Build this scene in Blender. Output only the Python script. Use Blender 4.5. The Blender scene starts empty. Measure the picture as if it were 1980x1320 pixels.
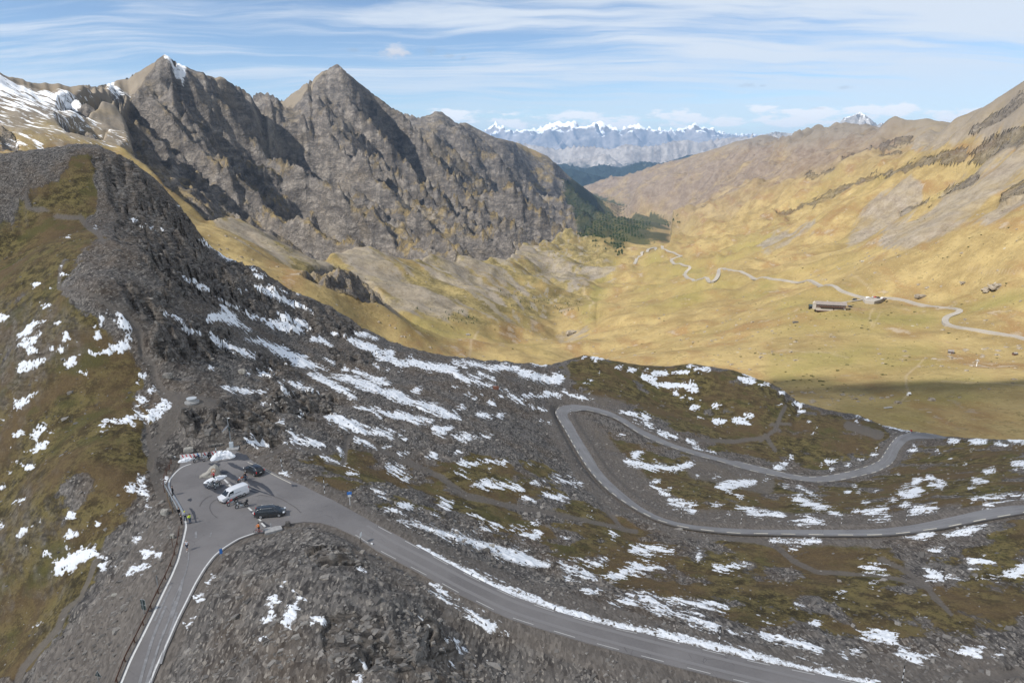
import bpy, bmesh, math, random
import numpy as np
from mathutils import Vector, Matrix
from mathutils.geometry import delaunay_2d_cdt
random.seed(7); rng = np.random.default_rng(7)
R = math.radians
S = bpy.context.scene
COL = S.collection

# ------------------------------------------------------------------ camera, sky, sun, exposure
CAM_H = 57.0; PITCH = 15.6; F = 1320.0; CX, CY = 990.0, 660.0     # photograph is 1980 x 1320
cam = bpy.data.cameras.new('camera'); camo = bpy.data.objects.new('camera', cam); COL.objects.link(camo)
camo.location = (0, 0, CAM_H); camo.rotation_euler = (R(90 - PITCH), 0, 0)
cam.sensor_width = 36; cam.lens = 24; cam.clip_start = 0.5; cam.clip_end = 250000
S.camera = camo

SUN_EL = 44.0
SUN_DIR = Vector((-0.87, -0.49, 0)).normalized()                    # horizontal direction towards the sun
SUN_VEC = Vector((SUN_DIR.x * math.cos(R(SUN_EL)), SUN_DIR.y * math.cos(R(SUN_EL)), math.sin(R(SUN_EL))))
sun = bpy.data.lights.new('sun', 'SUN'); sun.energy = 5.0; sun.angle = R(0.5); sun.color = (1.0, 0.95, 0.87)
suno = bpy.data.objects.new('sun', sun); COL.objects.link(suno)
suno.rotation_euler = SUN_VEC.to_track_quat('Z', 'Y').to_euler(); suno.location = SUN_VEC * 900

world = bpy.data.worlds.new('World'); S.world = world; world.use_nodes = True
SKY_STRENGTH = 0.092
S.view_settings.view_transform = 'Standard'; S.view_settings.look = 'None'
S.view_settings.gamma = 1; S.view_settings.use_curve_mapping = False
S.view_settings.exposure = 0.6
S.cycles.max_bounces = 6; S.cycles.diffuse_bounces = 2; S.cycles.glossy_bounces = 2; S.cycles.transmission_bounces = 4
S.cycles.volume_bounces = 0; S.cycles.transparent_max_bounces = 8

class NT:
    """small helper round a node tree"""
    def __init__(s, nt): s.nt = nt; s.n = nt.nodes; s.l = nt.links
    def new(s, t, **kw):
        o = s.n.new(t)
        for k, v in kw.items():
            if k in ('op',): o.operation = v
            else: setattr(o, k, v)
        return o
    def put(s, sock, v):
        if isinstance(v, (int, float)): sock.default_value = v
        elif isinstance(v, tuple):
            sock.default_value = v if len(v) == len(sock.default_value) else tuple(v) + (1,)
        else: s.l.new(v, sock)
    def math(s, op, a, b=0.0, c=0.0, clamp=False):
        o = s.new('ShaderNodeMath', operation=op); o.use_clamp = clamp
        for i, v in enumerate((a, b, c)): s.put(o.inputs[i], v)
        return o.outputs[0]
    def vmath(s, op, a, b=None):
        o = s.new('ShaderNodeVectorMath', operation=op); s.put(o.inputs[0], a)
        if b is not None: s.put(o.inputs[1], b)
        return o.outputs[0]
    def mix(s, f, a, b, mode='MIX'):
        o = s.new('ShaderNodeMix', data_type='RGBA', blend_type=mode)
        s.put(o.inputs[0], f); s.put(o.inputs[6], a); s.put(o.inputs[7], b)
        return o.outputs[2]
    def noise(s, vec, scale, detail=4, rough=0.55, dist=0.0, out=0):
        o = s.new('ShaderNodeTexNoise'); s.put(o.inputs['Vector'], vec)
        o.inputs['Scale'].default_value = scale; o.inputs['Detail'].default_value = detail
        o.inputs['Roughness'].default_value = rough; o.inputs['Distortion'].default_value = dist
        return o.outputs[out]
    def voro(s, vec, scale, feature='F1', out=0, rand=1.0):
        o = s.new('ShaderNodeTexVoronoi', feature=feature); s.put(o.inputs['Vector'], vec)
        o.inputs['Scale'].default_value = scale; o.inputs['Randomness'].default_value = rand
        return o.outputs[out]
    def map(s, v, a, b, c=0.0, d=1.0, smooth=False):
        o = s.new('ShaderNodeMapRange'); o.interpolation_type = 'SMOOTHSTEP' if smooth else 'LINEAR'
        for i, x in enumerate((v, a, b, c, d)): s.put(o.inputs[i], x)
        return o.outputs[0]
    def scale(s, v, k):
        o = s.new('ShaderNodeMapping'); s.put(o.inputs['Vector'], v); o.inputs['Scale'].default_value = k
        return o.outputs[0]
    def rot(s, v, rz, k=(1, 1, 1)):
        o = s.new('ShaderNodeMapping'); s.put(o.inputs['Vector'], v)
        o.inputs['Rotation'].default_value = (0, 0, rz); o.inputs['Scale'].default_value = k
        return o.outputs[0]
    def attr(s, name):
        o = s.new('ShaderNodeAttribute'); o.attribute_name = name
        return o.outputs['Fac']
    def sep(s, v):
        o = s.new('ShaderNodeSeparateXYZ'); s.put(o.inputs[0], v); return o.outputs
    def comb(s, x, y, z):
        o = s.new('ShaderNodeCombineXYZ')
        for i, v in enumerate((x, y, z)): s.put(o.inputs[i], v)
        return o.outputs[0]

def build_sky():
    t = NT(world.node_tree); t.n.clear()
    sky = t.new('ShaderNodeTexSky'); sky.sky_type = 'NISHITA'; sky.sun_disc = False
    sky.sun_elevation = R(SUN_EL); sky.sun_rotation = math.atan2(SUN_DIR.x, SUN_DIR.y)
    sky.altitude = 2700; sky.air_density = 1.0; sky.dust_density = 0.9; sky.ozone_density = 2.2
    d = t.new('ShaderNodeTexCoord').outputs['Generated']
    x, y, z = t.sep(d)
    zz = t.math('ADD', t.math('MAXIMUM', z, 0.0), 0.10)
    p = t.comb(t.math('DIVIDE', x, zz), t.math('DIVIDE', y, zz), 0.0)
    # cirrus: long streaks on a high sheet, with a broad veil under them
    warp = t.noise(p, 0.55, 3, 0.5, out=1)
    sc = t.new('ShaderNodeVectorMath', operation='SCALE'); t.put(sc.inputs[0], t.vmath('SUBTRACT', warp, (0.5, 0.5, 0.5))); sc.inputs['Scale'].default_value = 1.1
    p2 = t.vmath('ADD', p, sc.outputs[0])
    str1 = t.noise(t.rot(p2, R(14), (0.42, 1.9, 1)), 1.0, 8, 0.62)
    str2 = t.noise(t.rot(p2, R(-8), (0.9, 5.5, 1)), 1.0, 6, 0.6)
    veil = t.noise(t.rot(p, R(10), (0.22, 0.6, 1)), 0.9, 4, 0.5)
    veil = t.math('ADD', veil, t.math('MULTIPLY', x, 0.20))
    c = t.math('ADD', t.math('MULTIPLY', str1, 0.58), t.math('MULTIPLY', str2, 0.46))
    c = t.math('ADD', c, t.math('MULTIPLY', t.math('SUBTRACT', veil, 0.5), 0.75))
    cir = t.map(c, 0.375, 0.625, 0.0, 0.88, True)
    low = t.map(z, 0.03, 0.13, 0.45, 1.0, True)                      # the sheet ends above a clear band of sky
    cir = t.math('MULTIPLY', cir, low)
    # cumulus far off: a broken row along the horizon
    az = t.math('ARCTAN2', x, y)
    q = t.comb(t.math('MULTIPLY', az, 9.0), t.math('MULTIPLY', z, 30.0), 0.0)
    n1 = t.noise(q, 1.6, 6, 0.6)
    base = t.map(z, 0.020, 0.034, 0, 1, True); top = t.map(z, 0.046, 0.070, 1, 0, True)
    band = t.math('MULTIPLY', base, top)
    cum = t.map(t.math('ADD', t.math('MULTIPLY', band, 0.30), n1), 0.745, 0.84, 0, 0.85, True)
    # single small clouds (azimuth, height over the horizon, half width, half height, how dark)
    lone = None; dark = None
    for (px, py, wx, wy, k) in ((768, 101, 34, 15, 0), (686, 98, 14, 6, 1), (832, 100, 18, 9, 1), (872, 108, 14, 6, 1), (1445, 166, 22, 5, 1), (1632, 169, 18, 4, 1), (1585, 210, 16, 3, 1), (896, 113, 7, 5, 1), (1475, 166, 9, 3, 1)):
        v = (px - CX) / F, (py - CY) / F
        cs, sn = math.cos(R(PITCH)), math.sin(R(PITCH))
        X, Y, Z = v[0], cs - v[1] * sn, -(sn + v[1] * cs)
        L = math.sqrt(X * X + Y * Y + Z * Z)
        a0, z0 = math.atan2(X, Y), Z / L
        e = t.math('POWER', t.math('ADD', t.math('POWER', t.math('ABSOLUTE', t.math('DIVIDE', t.math('SUBTRACT', az, a0), wx / F)), 2.0),
                   t.math('POWER', t.math('ABSOLUTE', t.math('DIVIDE', t.math('SUBTRACT', z, z0), wy / F)), 2.0)), 0.5)
        nn = t.noise(t.comb(t.math('MULTIPLY', az, 40.0), t.math('MULTIPLY', z, 70.0), 0.0), 1.5, 5, 0.6)
        m = t.map(t.math('ADD', t.math('SUBTRACT', 1.0, e), t.math('MULTIPLY', t.math('SUBTRACT', nn, 0.5), 2.4)), 0.0, 0.9, 0, 0.85 if not k else 0.30, True)
        if k: dark = m if dark is None else t.math('MAXIMUM', dark, m)
        else:
            lone = m; shade = t.map(t.math('DIVIDE', t.math('SUBTRACT', z, z0), wy / F), -0.7, 0.5, 0.66, 1.0, True)
    k = 1.0 / SKY_STRENGTH
    col = t.mix(cir, sky.outputs[0], (0.53 * k, 0.575 * k, 0.63 * k))
    col = t.mix(cum, col, (0.74 * k, 0.74 * k, 0.75 * k))
    col = t.mix(dark, col, (0.26 * k, 0.31 * k, 0.38 * k))
    lc = t.mix(shade, (0.33 * k, 0.35 * k, 0.40 * k), (0.54 * k, 0.54 * k, 0.56 * k))
    col = t.mix(lone, col, lc)
    bg = t.new('ShaderNodeBackground'); t.put(bg.inputs[0], col); bg.inputs[1].default_value = SKY_STRENGTH
    out = t.new('ShaderNodeOutputWorld'); t.l.new(bg.outputs[0], out.inputs[0])
build_sky()

# ------------------------------------------------------------------ survey helpers: photo points to real points
CS, SN = math.cos(R(PITCH)), math.sin(R(PITCH))
def ray(px, py):
    u, v = (px - CX) / F, (py - CY) / F
    return u, CS - v * SN, -(SN + v * CS)
def at_z(px, py, z):
    a, b, c = ray(px, py); d = (z - CAM_H) / c
    return (a * d, b * d, z)
def at_d(px, py, d):
    a, b, c = ray(px, py)
    return (a * d, b * d, CAM_H + c * d)
def project(X, Y, Z):
    dz = Z - CAM_H
    depth = Y * CS - dz * SN
    return CX + F * X / depth, CY + F * (-(Y * SN + dz * CS)) / depth

# ------------------------------------------------------------------ numpy noise
_P = np.random.default_rng(3).permutation(4096).astype(np.int64)
def _h(i, j, seed):
    return _P[(_P[(i + seed * 131) & 4095] + j) & 4095]
def pn(x, y, seed=0):
    xi = np.floor(x).astype(np.int64); yi = np.floor(y).astype(np.int64)
    xf = x - xi; yf = y - yi
    u = xf * xf * xf * (xf * (xf * 6 - 15) + 10); v = yf * yf * yf * (yf * (yf * 6 - 15) + 10)
    def g(i, j, dx, dy):
        a = _h(i, j, seed) * (2 * math.pi / 4096)
        return np.cos(a) * dx + np.sin(a) * dy
    n00 = g(xi, yi, xf, yf); n10 = g(xi + 1, yi, xf - 1, yf); n01 = g(xi, yi + 1, xf, yf - 1); n11 = g(xi + 1, yi + 1, xf - 1, yf - 1)
    return (n00 * (1 - u) + n10 * u) * (1 - v) + (n01 * (1 - u) + n11 * u) * v       # about -0.7 .. 0.7
def fbm(x, y, seed=0, o=4, g=0.5):
    s = 0; a = 1
    for i in range(o):
        s = s + a * pn(x, y, seed + i); x = x * 2.03 + 11.3; y = y * 2.03 - 7.1; a *= g
    return s
def ridged(x, y, seed=0, o=4, g=0.5):
    s = 0; a = 1; w = 1
    for i in range(o):
        n = 1 - np.abs(pn(x, y, seed + i)) * 1.9; n = n * n
        s = s + a * n * w; w = np.clip(n, 0, 1); x = x * 2.07 + 5.2; y = y * 2.07 + 1.7; a *= g
    return s
def blur1(v, k):
    w = np.hanning(k + 2)[1:-1]; w /= w.sum(); return np.convolve(np.pad(v, k // 2, 'edge'), w, 'valid')[:len(v)]
def sstep(a, b, x):
    t = np.clip((x - a) / (b - a), 0, 1); return t * t * (3 - 2 * t)

class TPS:
    """smooth surface through surveyed points"""
    def __init__(s, pts, lam=0.0):
        p = np.array(pts, float); s.c = p[:, :2].mean(0); s.k = p[:, :2].std()
        q = (p[:, :2] - s.c) / s.k; n = len(q); s.q = q
        r2 = ((q[:, None] - q[None]) ** 2).sum(-1)
        K = 0.5 * r2 * np.log(r2 + 1e-12) + lam * np.eye(n)
        Pm = np.c_[np.ones(n), q]
        A = np.block([[K, Pm], [Pm.T, np.zeros((3, 3))]])
        s.w = np.linalg.solve(A, np.r_[p[:, 2], 0, 0, 0])
    def __call__(s, x, y):
        x = np.asarray(x, float); sh = x.shape
        q = np.c_[x.ravel(), np.asarray(y, float).ravel()]; q = (q - s.c) / s.k
        out = np.empty(len(q)); n = len(s.q)
        for i in range(0, len(q), 60000):
            b = q[i:i + 60000]
            r2 = (b[:, :1] - s.q[None, :, 0]) ** 2 + (b[:, 1:] - s.q[None, :, 1]) ** 2
            out[i:i + 60000] = (0.5 * r2 * np.log(r2 + 1e-12)) @ s.w[:n] + s.w[n] + b @ s.w[n + 1:]
        return out.reshape(sh)

# masks traced on the photograph at half size, read back at each ground point
MW, MH = 990, 660
_gx, _gy = np.meshgrid(np.arange(MW) * 2.0 + 1, np.arange(MH) * 2.0 + 1)
def poly_sdf(poly, X=None, Y=None):
    X = _gx if X is None else X; Y = _gy if Y is None else Y
    p = np.array(poly, float); inside = np.zeros(X.shape, bool); d2 = np.full(X.shape, 1e12)
    for (x0, y0), (x1, y1) in zip(p, np.roll(p, -1, 0)):
        dx, dy = x1 - x0, y1 - y0; L = dx * dx + dy * dy + 1e-9
        t = np.clip(((X - x0) * dx + (Y - y0) * dy) / L, 0, 1)
        d2 = np.minimum(d2, (X - x0 - t * dx) ** 2 + (Y - y0 - t * dy) ** 2)
        if y0 != y1:
            inside ^= ((y0 > Y) != (y1 > Y)) & (X < dx * (Y - y0) / dy + x0)
    d = np.sqrt(d2)
    return np.where(inside, d, -d)
def soft(polys, w):
    m = np.zeros((MH, MW))
    for p in polys: m = np.maximum(m, sstep(-w, w, poly_sdf(p)))
    return m
def strokes(lst, base=-40.0, img=None):
    """field that is > 0 inside the strokes (x, y, half width, ...), falling off outside, in photo pixels"""
    m = np.full((MH, MW), base) if img is None else img
    for s in lst:
        n = len(s) // 3; P = [(s[3 * i], s[3 * i + 1], s[3 * i + 2]) for i in range(n)]
        if n == 1: x, y, w = P[0]; P = [(x - w * .9, y + w * .12, w * .45), (x + w * .1, y, w * .75), (x + w, y - w * .1, w * .35)]
        for (x0, y0, w0), (x1, y1, w1) in zip(P, P[1:]):
            pad = max(w0, w1) + 30
            a, b = int(max(0, (min(x0, x1) - pad) / 2)), int(min(MW, (max(x0, x1) + pad) / 2))
            c, d = int(max(0, (min(y0, y1) - pad) / 2)), int(min(MH, (max(y0, y1) + pad) / 2))
            if b <= a or d <= c: continue
            X, Y = _gx[c:d, a:b], _gy[c:d, a:b]
            dx, dy = x1 - x0, y1 - y0; L = dx * dx + dy * dy + 1e-9
            t = np.clip(((X - x0) * dx + (Y - y0) * dy) / L, 0, 1)
            f = w0 + (w1 - w0) * t - np.hypot(X - x0 - t * dx, Y - y0 - t * dy)
            m[c:d, a:b] = np.maximum(m[c:d, a:b], f)
    return m
def sample(img, px, py, outside=0.0):
    x = px / 2 - 0.5; y = py / 2 - 0.5
    ok = (x > -40) & (x < MW + 40) & (y > -5) & (y < MH + 40)
    x = np.clip(x, 0, MW - 1.001); y = np.clip(y, 0, MH - 1.001)
    i = x.astype(int); j = y.astype(int); fx = x - i; fy = y - j
    v = (img[j, i] * (1 - fx) + img[j, i + 1] * fx) * (1 - fy) + (img[j + 1, i] * (1 - fx) + img[j + 1, i + 1] * fx) * fy
    return np.where(ok, v, outside)

# ------------------------------------------------------------------ objects
def tag(o, label=None, cat=None, group=None, kind=None):
    if label: o['label'] = label
    if cat: o['category'] = cat
    if group: o['group'] = group
    if kind: o['kind'] = kind
    return o
def link(name, me, mat=None, parent=None):
    o = bpy.data.objects.new(name, me); COL.objects.link(o)
    if mat is not None and me is not None:
        for m in (mat if isinstance(mat, (list, tuple)) else [mat]): me.materials.append(m)
    if parent is not None: o.parent = parent
    return o
def np_mesh(name, co, faces, attrs=None, smooth=True):
    """mesh from numpy; faces is an (n,3) or (n,4) array"""
    me = bpy.data.meshes.new(name); n, k = faces.shape
    me.vertices.add(len(co)); me.vertices.foreach_set('co', np.ascontiguousarray(co, np.float32).ravel())
    me.loops.add(n * k); me.loops.foreach_set('vertex_index', np.ascontiguousarray(faces, np.int32).ravel())
    me.polygons.add(n); me.polygons.foreach_set('loop_start', np.arange(0, n * k, k, dtype=np.int32))
    me.polygons.foreach_set('use_smooth', np.full(n, smooth, dtype=bool))
    me.update(calc_edges=True)
    for k2, v in (attrs or {}).items():
        a = me.attributes.new(k2, 'FLOAT', 'POINT'); a.data.foreach_set('value', np.ascontiguousarray(v, np.float32).ravel())
    return me
def grid_faces(nr, nc, keep=None):
    i = np.arange(nr * nc).reshape(nr, nc)
    f = np.stack([i[:-1, :-1], i[:-1, 1:], i[1:, 1:], i[1:, :-1]], -1).reshape(-1, 4)
    return f if keep is None else f[keep.ravel()]
def sub_mesh(name, co, faces, attrs, smooth=True):
    used = np.unique(faces); idx = np.full(len(co), -1, np.int64); idx[used] = np.arange(len(used))
    return np_mesh(name, co[used], idx[faces], {k: v.ravel()[used] for k, v in attrs.items()}, smooth)
# ------------------------------------------------------------------ ROADS (traced edges: photo x, photo y, height)
def zr1(px):
    return float(np.interp(px, (600, 700, 800, 900, 1000, 1100, 1300, 1600, 1900), (0, -.6, -1.9, -3.2, -4.3, -5.3, -7, -9.2, -11)))
R3L = [(215, 1350, -4.9), (229, 1320, -4.2), (247, 1276, -3.4), (268, 1235, -2.7), (288.5, 1194, -2), (309, 1150, -1.3), (327, 1114, -.7), (340, 1083, -.3), (350, 1044, 0), (356, 1018, 0),
       (351, 995, 0), (341, 975, 0), (331, 959, 0), (321.5, 940, 0), (323.5, 928, 0), (333, 916, 0), (347, 903, 0)]
LOTB = [(350, 888, 0), (390, 880, 0), (431, 873, 0), (455, 870, 0), (476, 881, 0), (491, 893, 0), (512, 904, 0)]
R1U = [(540, 919), (560, 928), (590, 940), (615, 953), (645, 967), (673, 982.5), (722, 1010), (775, 1038), (803, 1053), (857, 1083), (913, 1113), (960, 1136), (1000, 1154), (1050, 1172), (1100, 1188), (1189, 1212), (1247, 1224), (1342, 1248), (1440, 1272), (1540, 1293), (1642, 1314), (1760, 1338), (1900, 1365)]
R1L = [(677, 1032), (690, 1038), (730, 1065), (797, 1100), (850, 1128), (882, 1146), (918, 1163), (953, 1181), (990, 1197), (1040, 1213), (1129, 1240), (1227, 1267), (1327, 1293), (1433, 1320), (1640, 1370), (1840, 1415)]
R1U = [(x, y, zr1(x)) for x, y in R1U]; R1L = [(x, y, zr1(x + 25)) for x, y in R1L]
INNER = [(650, 1018, 0), (620, 1010, 0), (590, 1008, 0), (560, 1012, 0), (540, 1018, 0), (515, 1028, 0), (494.6, 1031, 0)]
R3R = [(463.7, 1042, 0), (435, 1060, 0), (417, 1075, -.1), (399, 1098.5, -.4), (381, 1129, -.9), (366, 1160, -1.4), (348, 1196, -2), (330, 1238, -2.7), (309, 1284, -3.5), (294, 1320, -4.2), (282, 1350, -4.9)]
ROAD1 = R3L + LOTB + R1U + R1L[::-1] + INNER + R3R
W1 = np.array([at_z(*p) for p in ROAD1])
# lower hairpin road
def zr2(i, n, ks): return float(np.interp(i / (n - 1), [k[0] for k in ks], [k[1] for k in ks]))
R2O = [(2080, 958, -15), (1980, 970, -17), (1940, 973, -17.6), (1892, 981, -18.2), (1847, 990, -18.8), (1803, 1000, -19.4), (1758, 1008.6, -20), (1710, 1015, -20.6), (1631, 1016, -21.8), (1527, 1016, -23.4), (1469, 1016, -24.4), (1411, 1014, -25.4), (1382, 1012, -26), (1358, 1011, -26.4), (1331, 1007, -27), (1291, 998, -28), (1258, 982, -29.4), (1240, 971, -30.4), (1202, 940, -33), (1182, 923, -34.4), (1164, 903, -35.8), (1149, 877, -37.2), (1136, 857, -38.4), (1121, 834, -39.6), (1109, 814, -40.6), (1101, 803, -41.2), (1106, 796, -41.8), (1131, 792, -42.6), (1157, 798, -43.2), (1187, 808, -44), (1207, 820.5, -44.6), (1240, 842, -45.6), (1273, 857, -46.6), (1316, 872, -47.8), (1354, 884, -48.8), (1391, 892.5, -49.8), (1429, 905, -50.8), (1467, 914, -51.6), (1505, 922, -52.4), (1556, 931, -53.4), (1581, 933, -54), (1619, 930, -54.8), (1657, 922, -55.6), (1695, 913, -56.4), (1722, 899.5, -57.2), (1735, 887, -57.8), (1743, 869, -58.6), (1755, 855, -59.2), (1770, 850, -59.8), (1796, 849, -60.6), (1830, 852, -61.6)]
R2I = [(2080, 978, -15), (1980, 992, -17), (1930, 1000, -17.6), (1884, 1009, -18.2), (1824, 1022, -19.1), (1735, 1035, -20.4), (1682, 1038, -21.1), (1598, 1038, -22.4), (1487, 1036, -24.1), (1429, 1035.5, -25), (1371, 1030, -26), (1340, 1026, -26.6), (1313, 1022, -27.2), (1284, 1014, -28), (1262, 1007, -28.7), (1226, 988, -30.2), (1200, 971, -31.6), (1174, 951, -33), (1152, 928, -34.6), (1134, 905, -36), (1116, 877, -37.6), (1101, 850, -39), (1088, 827, -40.2), (1078, 810, -40.8), (1072, 798, -41.3), (1078, 788, -41.7), (1093, 781, -42.2), (1121, 780, -42.9), (1152, 784, -43.5), (1182, 791.5, -44), (1207, 802, -44.6), (1227, 815.5, -45.2), (1260, 833, -46.2), (1293, 850, -47.2), (1328, 862, -48.2), (1366, 874, -49.2), (1404, 884, -50.2), (1442, 894, -51.2), (1480, 903, -52), (1518, 913, -52.8), (1556, 920, -53.4), (1581, 920, -54), (1606, 917, -54.6), (1644, 909.6, -55.4), (1682, 898, -56.3), (1700, 889, -56.9), (1710, 874, -57.6), (1720, 858, -58.4), (1732.5, 844, -59.2), (1753, 837.6, -60), (1783, 836, -60.8), (1811, 840, -61.4), (1830, 845, -61.8)]
# the far edge drops out of sight behind the near edge, keep the road at a plausible width there
W2O = np.array([at_z(*p) for p in R2O]); W2I = np.array([at_z(*p) for p in R2I])
def resamp(P, n):
    s = np.r_[0, np.cumsum(np.linalg.norm(np.diff(P[:, :2], axis=0), axis=1))]
    t = np.linspace(0, s[-1], n)
    return np.stack([np.interp(t, s, P[:, k]) for k in range(3)], 1)
def smooth_line(P, n, it=3):
    P = resamp(P, n)
    for _ in range(it): P[1:-1] = 0.25 * P[:-2] + 0.5 * P[1:-1] + 0.25 * P[2:]
    return P
W2O = smooth_line(W2O, 320); W2I = smooth_line(W2I, 320)
zc = 0.5 * (W2O[:, 2] + W2I[:, 2]); W2O[:, 2] = zc; W2I[:, 2] = zc
ROADZ1 = TPS([tuple(p) for p in W1] + [at_z(x, y, 0) for x, y in ((420, 940), (480, 930), (440, 1000), (540, 960), (600, 985), (390, 1060))], 1e-3)

# ------------------------------------------------------------------ NEAR GROUND: survey points
SIL = [(-150, 305, 250), (0, 297, 262), (60, 290, 275), (110, 284, 285), (150, 277, 290), (190, 281, 290), (240, 302, 288), (300, 345, 288), (350, 400, 290), (400, 470, 295), (440, 500, 300), (500, 517, 305), (560, 560, 308), (640, 592, 312), (700, 632, 314), (760, 662, 316), (830, 682, 318), (900, 692, 320), (980, 699, 320), (1060, 706, 320),
       (1130, 686, 345), (1180, 696, 348), (1240, 706, 348), (1290, 708, 350), (1340, 703, 352), (1420, 716, 348), (1500, 745, 342), (1545, 777, 333), (1600, 792, 326), (1660, 802, 322), (1700, 820, 312), (1750, 831, 304), (1811, 842, 295), (1900, 848, 275), (1980, 851, 260), (2150, 855, 250)]
INT = [(0, 1320, -15), (-150, 1320, -22), (150, 1200, -7), (0, 1000, -7), (-150, 1000, -14), (0, 700, 8), (-150, 700, 4), (150, 700, 12), (150, 900, 3), (250, 900, 2), (200, 1050, -3), (100, 1150, -9), (250, 1150, -2.5), (200, 1300, -7), (300, 1040, -1.2), (290, 750, 7), (371, 772, 6.3), (280, 650, 15), (170, 440, 34), (60, 440, 31), (0, 500, 22), (120, 560, 24), (200, 560, 25),
       (300, 600, 18), (330, 690, 10.5), (350, 500, 22), (260, 480, 30), (280, 380, 36), (450, 600, 4), (550, 700, -7), (450, 750, 2), (420, 830, 3.5), (370, 850, 1.6), (450, 855, 1.2), (520, 830, .5), (600, 850, -3), (540, 880, -.6), (700, 750, -10), (850, 800, -15.5), (1000, 850, -24), (1000, 750, -31), (850, 720, -23), (700, 680, -15.5), (700, 900, -6.5), (850, 950, -12), (1000, 1000, -15.5), (1100, 950, -24), (1000, 1100, -9.5), (1200, 1130, -12.5), (1400, 1150, -14.5), (1700, 1150, -15), (1980, 1100, -15.5), (1980, 1320, -12), (1700, 1285, -11), (2100, 1250, -13), (1200, 1050, -19.5), (1550, 1080, -21),
       (1300, 950, -36), (1500, 980, -33), (1700, 960, -36), (1900, 910, -36), (1250, 880, -42), (1150, 750, -43), (1300, 760, -54), (1400, 820, -57), (1500, 860, -58), (1600, 850, -60), (1220, 770, -48), (1650, 880, -59),
       (600, 1030, 1.2), (560, 1060, 1.8), (640, 1060, 2.4), (700, 1150, 3.0), (700, 1250, 2.2), (500, 1200, 1.5), (600, 1150, 3), (850, 1210, -1.5), (880, 1275, -3.5), (600, 1320, 1.2), (400, 1310, -2.2), (450, 1130, 1.0), (1000, 1300, -6.6), (420, 1200, -.6), (780, 1320, .5), (740, 1110, 0.2), (760, 1190, 1.8)]
near_pts = [at_z(*p) for p in INT]
for s in SIL:
    P = at_d(*s); near_pts.append(P)
    g = math.hypot(P[0], P[1]); slope = (P[2] - CAM_H) / g
    for k, e in ((1.16, .30), (1.45, .36)):
        near_pts.append((P[0] * k, P[1] * k, P[2] + (slope - e) * g * (k - 1)))
near_pts += [tuple(p) for p in W1[::2]] + [tuple(p) for p in (0.5 * (W2O + W2I))[::9]]
for x, y, z in ((-60, 45, -13), (0, 45, -2), (60, 45, -13), (-90, 60, -25), (100, 60, -14), (0, 20, -3), (-60, 20, -14), (60, 20, -14)): near_pts.append((x, y, z))
NEAR = TPS(near_pts, 2e-4)

GRASS_P = [[(0, 430), (60, 385), (120, 320), (140, 287), (175, 300), (185, 380), (170, 430), (195, 470), (150, 500), (118, 530), (120, 590), (170, 600), (215, 655), (262, 690), (262, 760), (285, 800), (280, 900), (270, 960), (230, 1010), (195, 1060), (170, 1130), (130, 1210), (40, 1320), (-200, 1320), (-200, 430)],
           [(490, 880), (650, 880), (800, 900), (900, 880), (1040, 900), (1130, 960), (1200, 1000), (1300, 1035), (1500, 1050), (1740, 1050), (1990, 1010), (1990, 1240), (1700, 1235), (1560, 1215), (1400, 1190), (1200, 1120), (1000, 1050), (900, 1010), (780, 975), (660, 950), (560, 910)],
           [(1075, 700), (1140, 683), (1340, 700), (1500, 740), (1560, 790), (1700, 820), (1720, 850), (1690, 880), (1560, 905), (1400, 870), (1250, 805), (1150, 775)],
           [(1150, 830), (1240, 850), (1350, 890), (1540, 945), (1700, 925), (1780, 860), (1990, 850), (1990, 960), (1780, 990), (1690, 1005), (1400, 985), (1290, 965), (1230, 920)]]
ROCK_P = [[(180, 300), (240, 305), (340, 390), (390, 440), (400, 490), (500, 520), (560, 565), (640, 600), (690, 635), (650, 650), (540, 630), (470, 600), (400, 575), (330, 560), (280, 500), (230, 450), (215, 380)],
          [(280, 640), (380, 620), (450, 640), (440, 690), (380, 700), (320, 700)], [(230, 560), (330, 560), (330, 640), (270, 630)], [(480, 690), (560, 690), (580, 740), (520, 730)],
          [(430, 780), (520, 785), (550, 820), (550, 855), (490, 855), (440, 820)], [(500, 760), (620, 760), (650, 790), (600, 810), (510, 790)], [(640, 660), (720, 690), (730, 715), (660, 700)],
          [(590, 1050), (690, 1060), (700, 1090), (620, 1100)], [(735, 1225), (840, 1200), (880, 1250), (860, 1280), (740, 1290)], [(620, 1200), (740, 1180), (740, 1290), (650, 1290)], [(345, 790), (430, 800), (430, 855), (360, 850)], [(1500, 742), (1540, 770), (1545, 790), (1510, 760)]]
M_grass = np.maximum(np.maximum(soft(GRASS_P[:1], 30), .70 * soft(GRASS_P[1:2], 40)), np.maximum(.92 * soft(GRASS_P[2:3], 20), .80 * soft(GRASS_P[3:], 26))); M_rock = soft(ROCK_P, 26)
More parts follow.
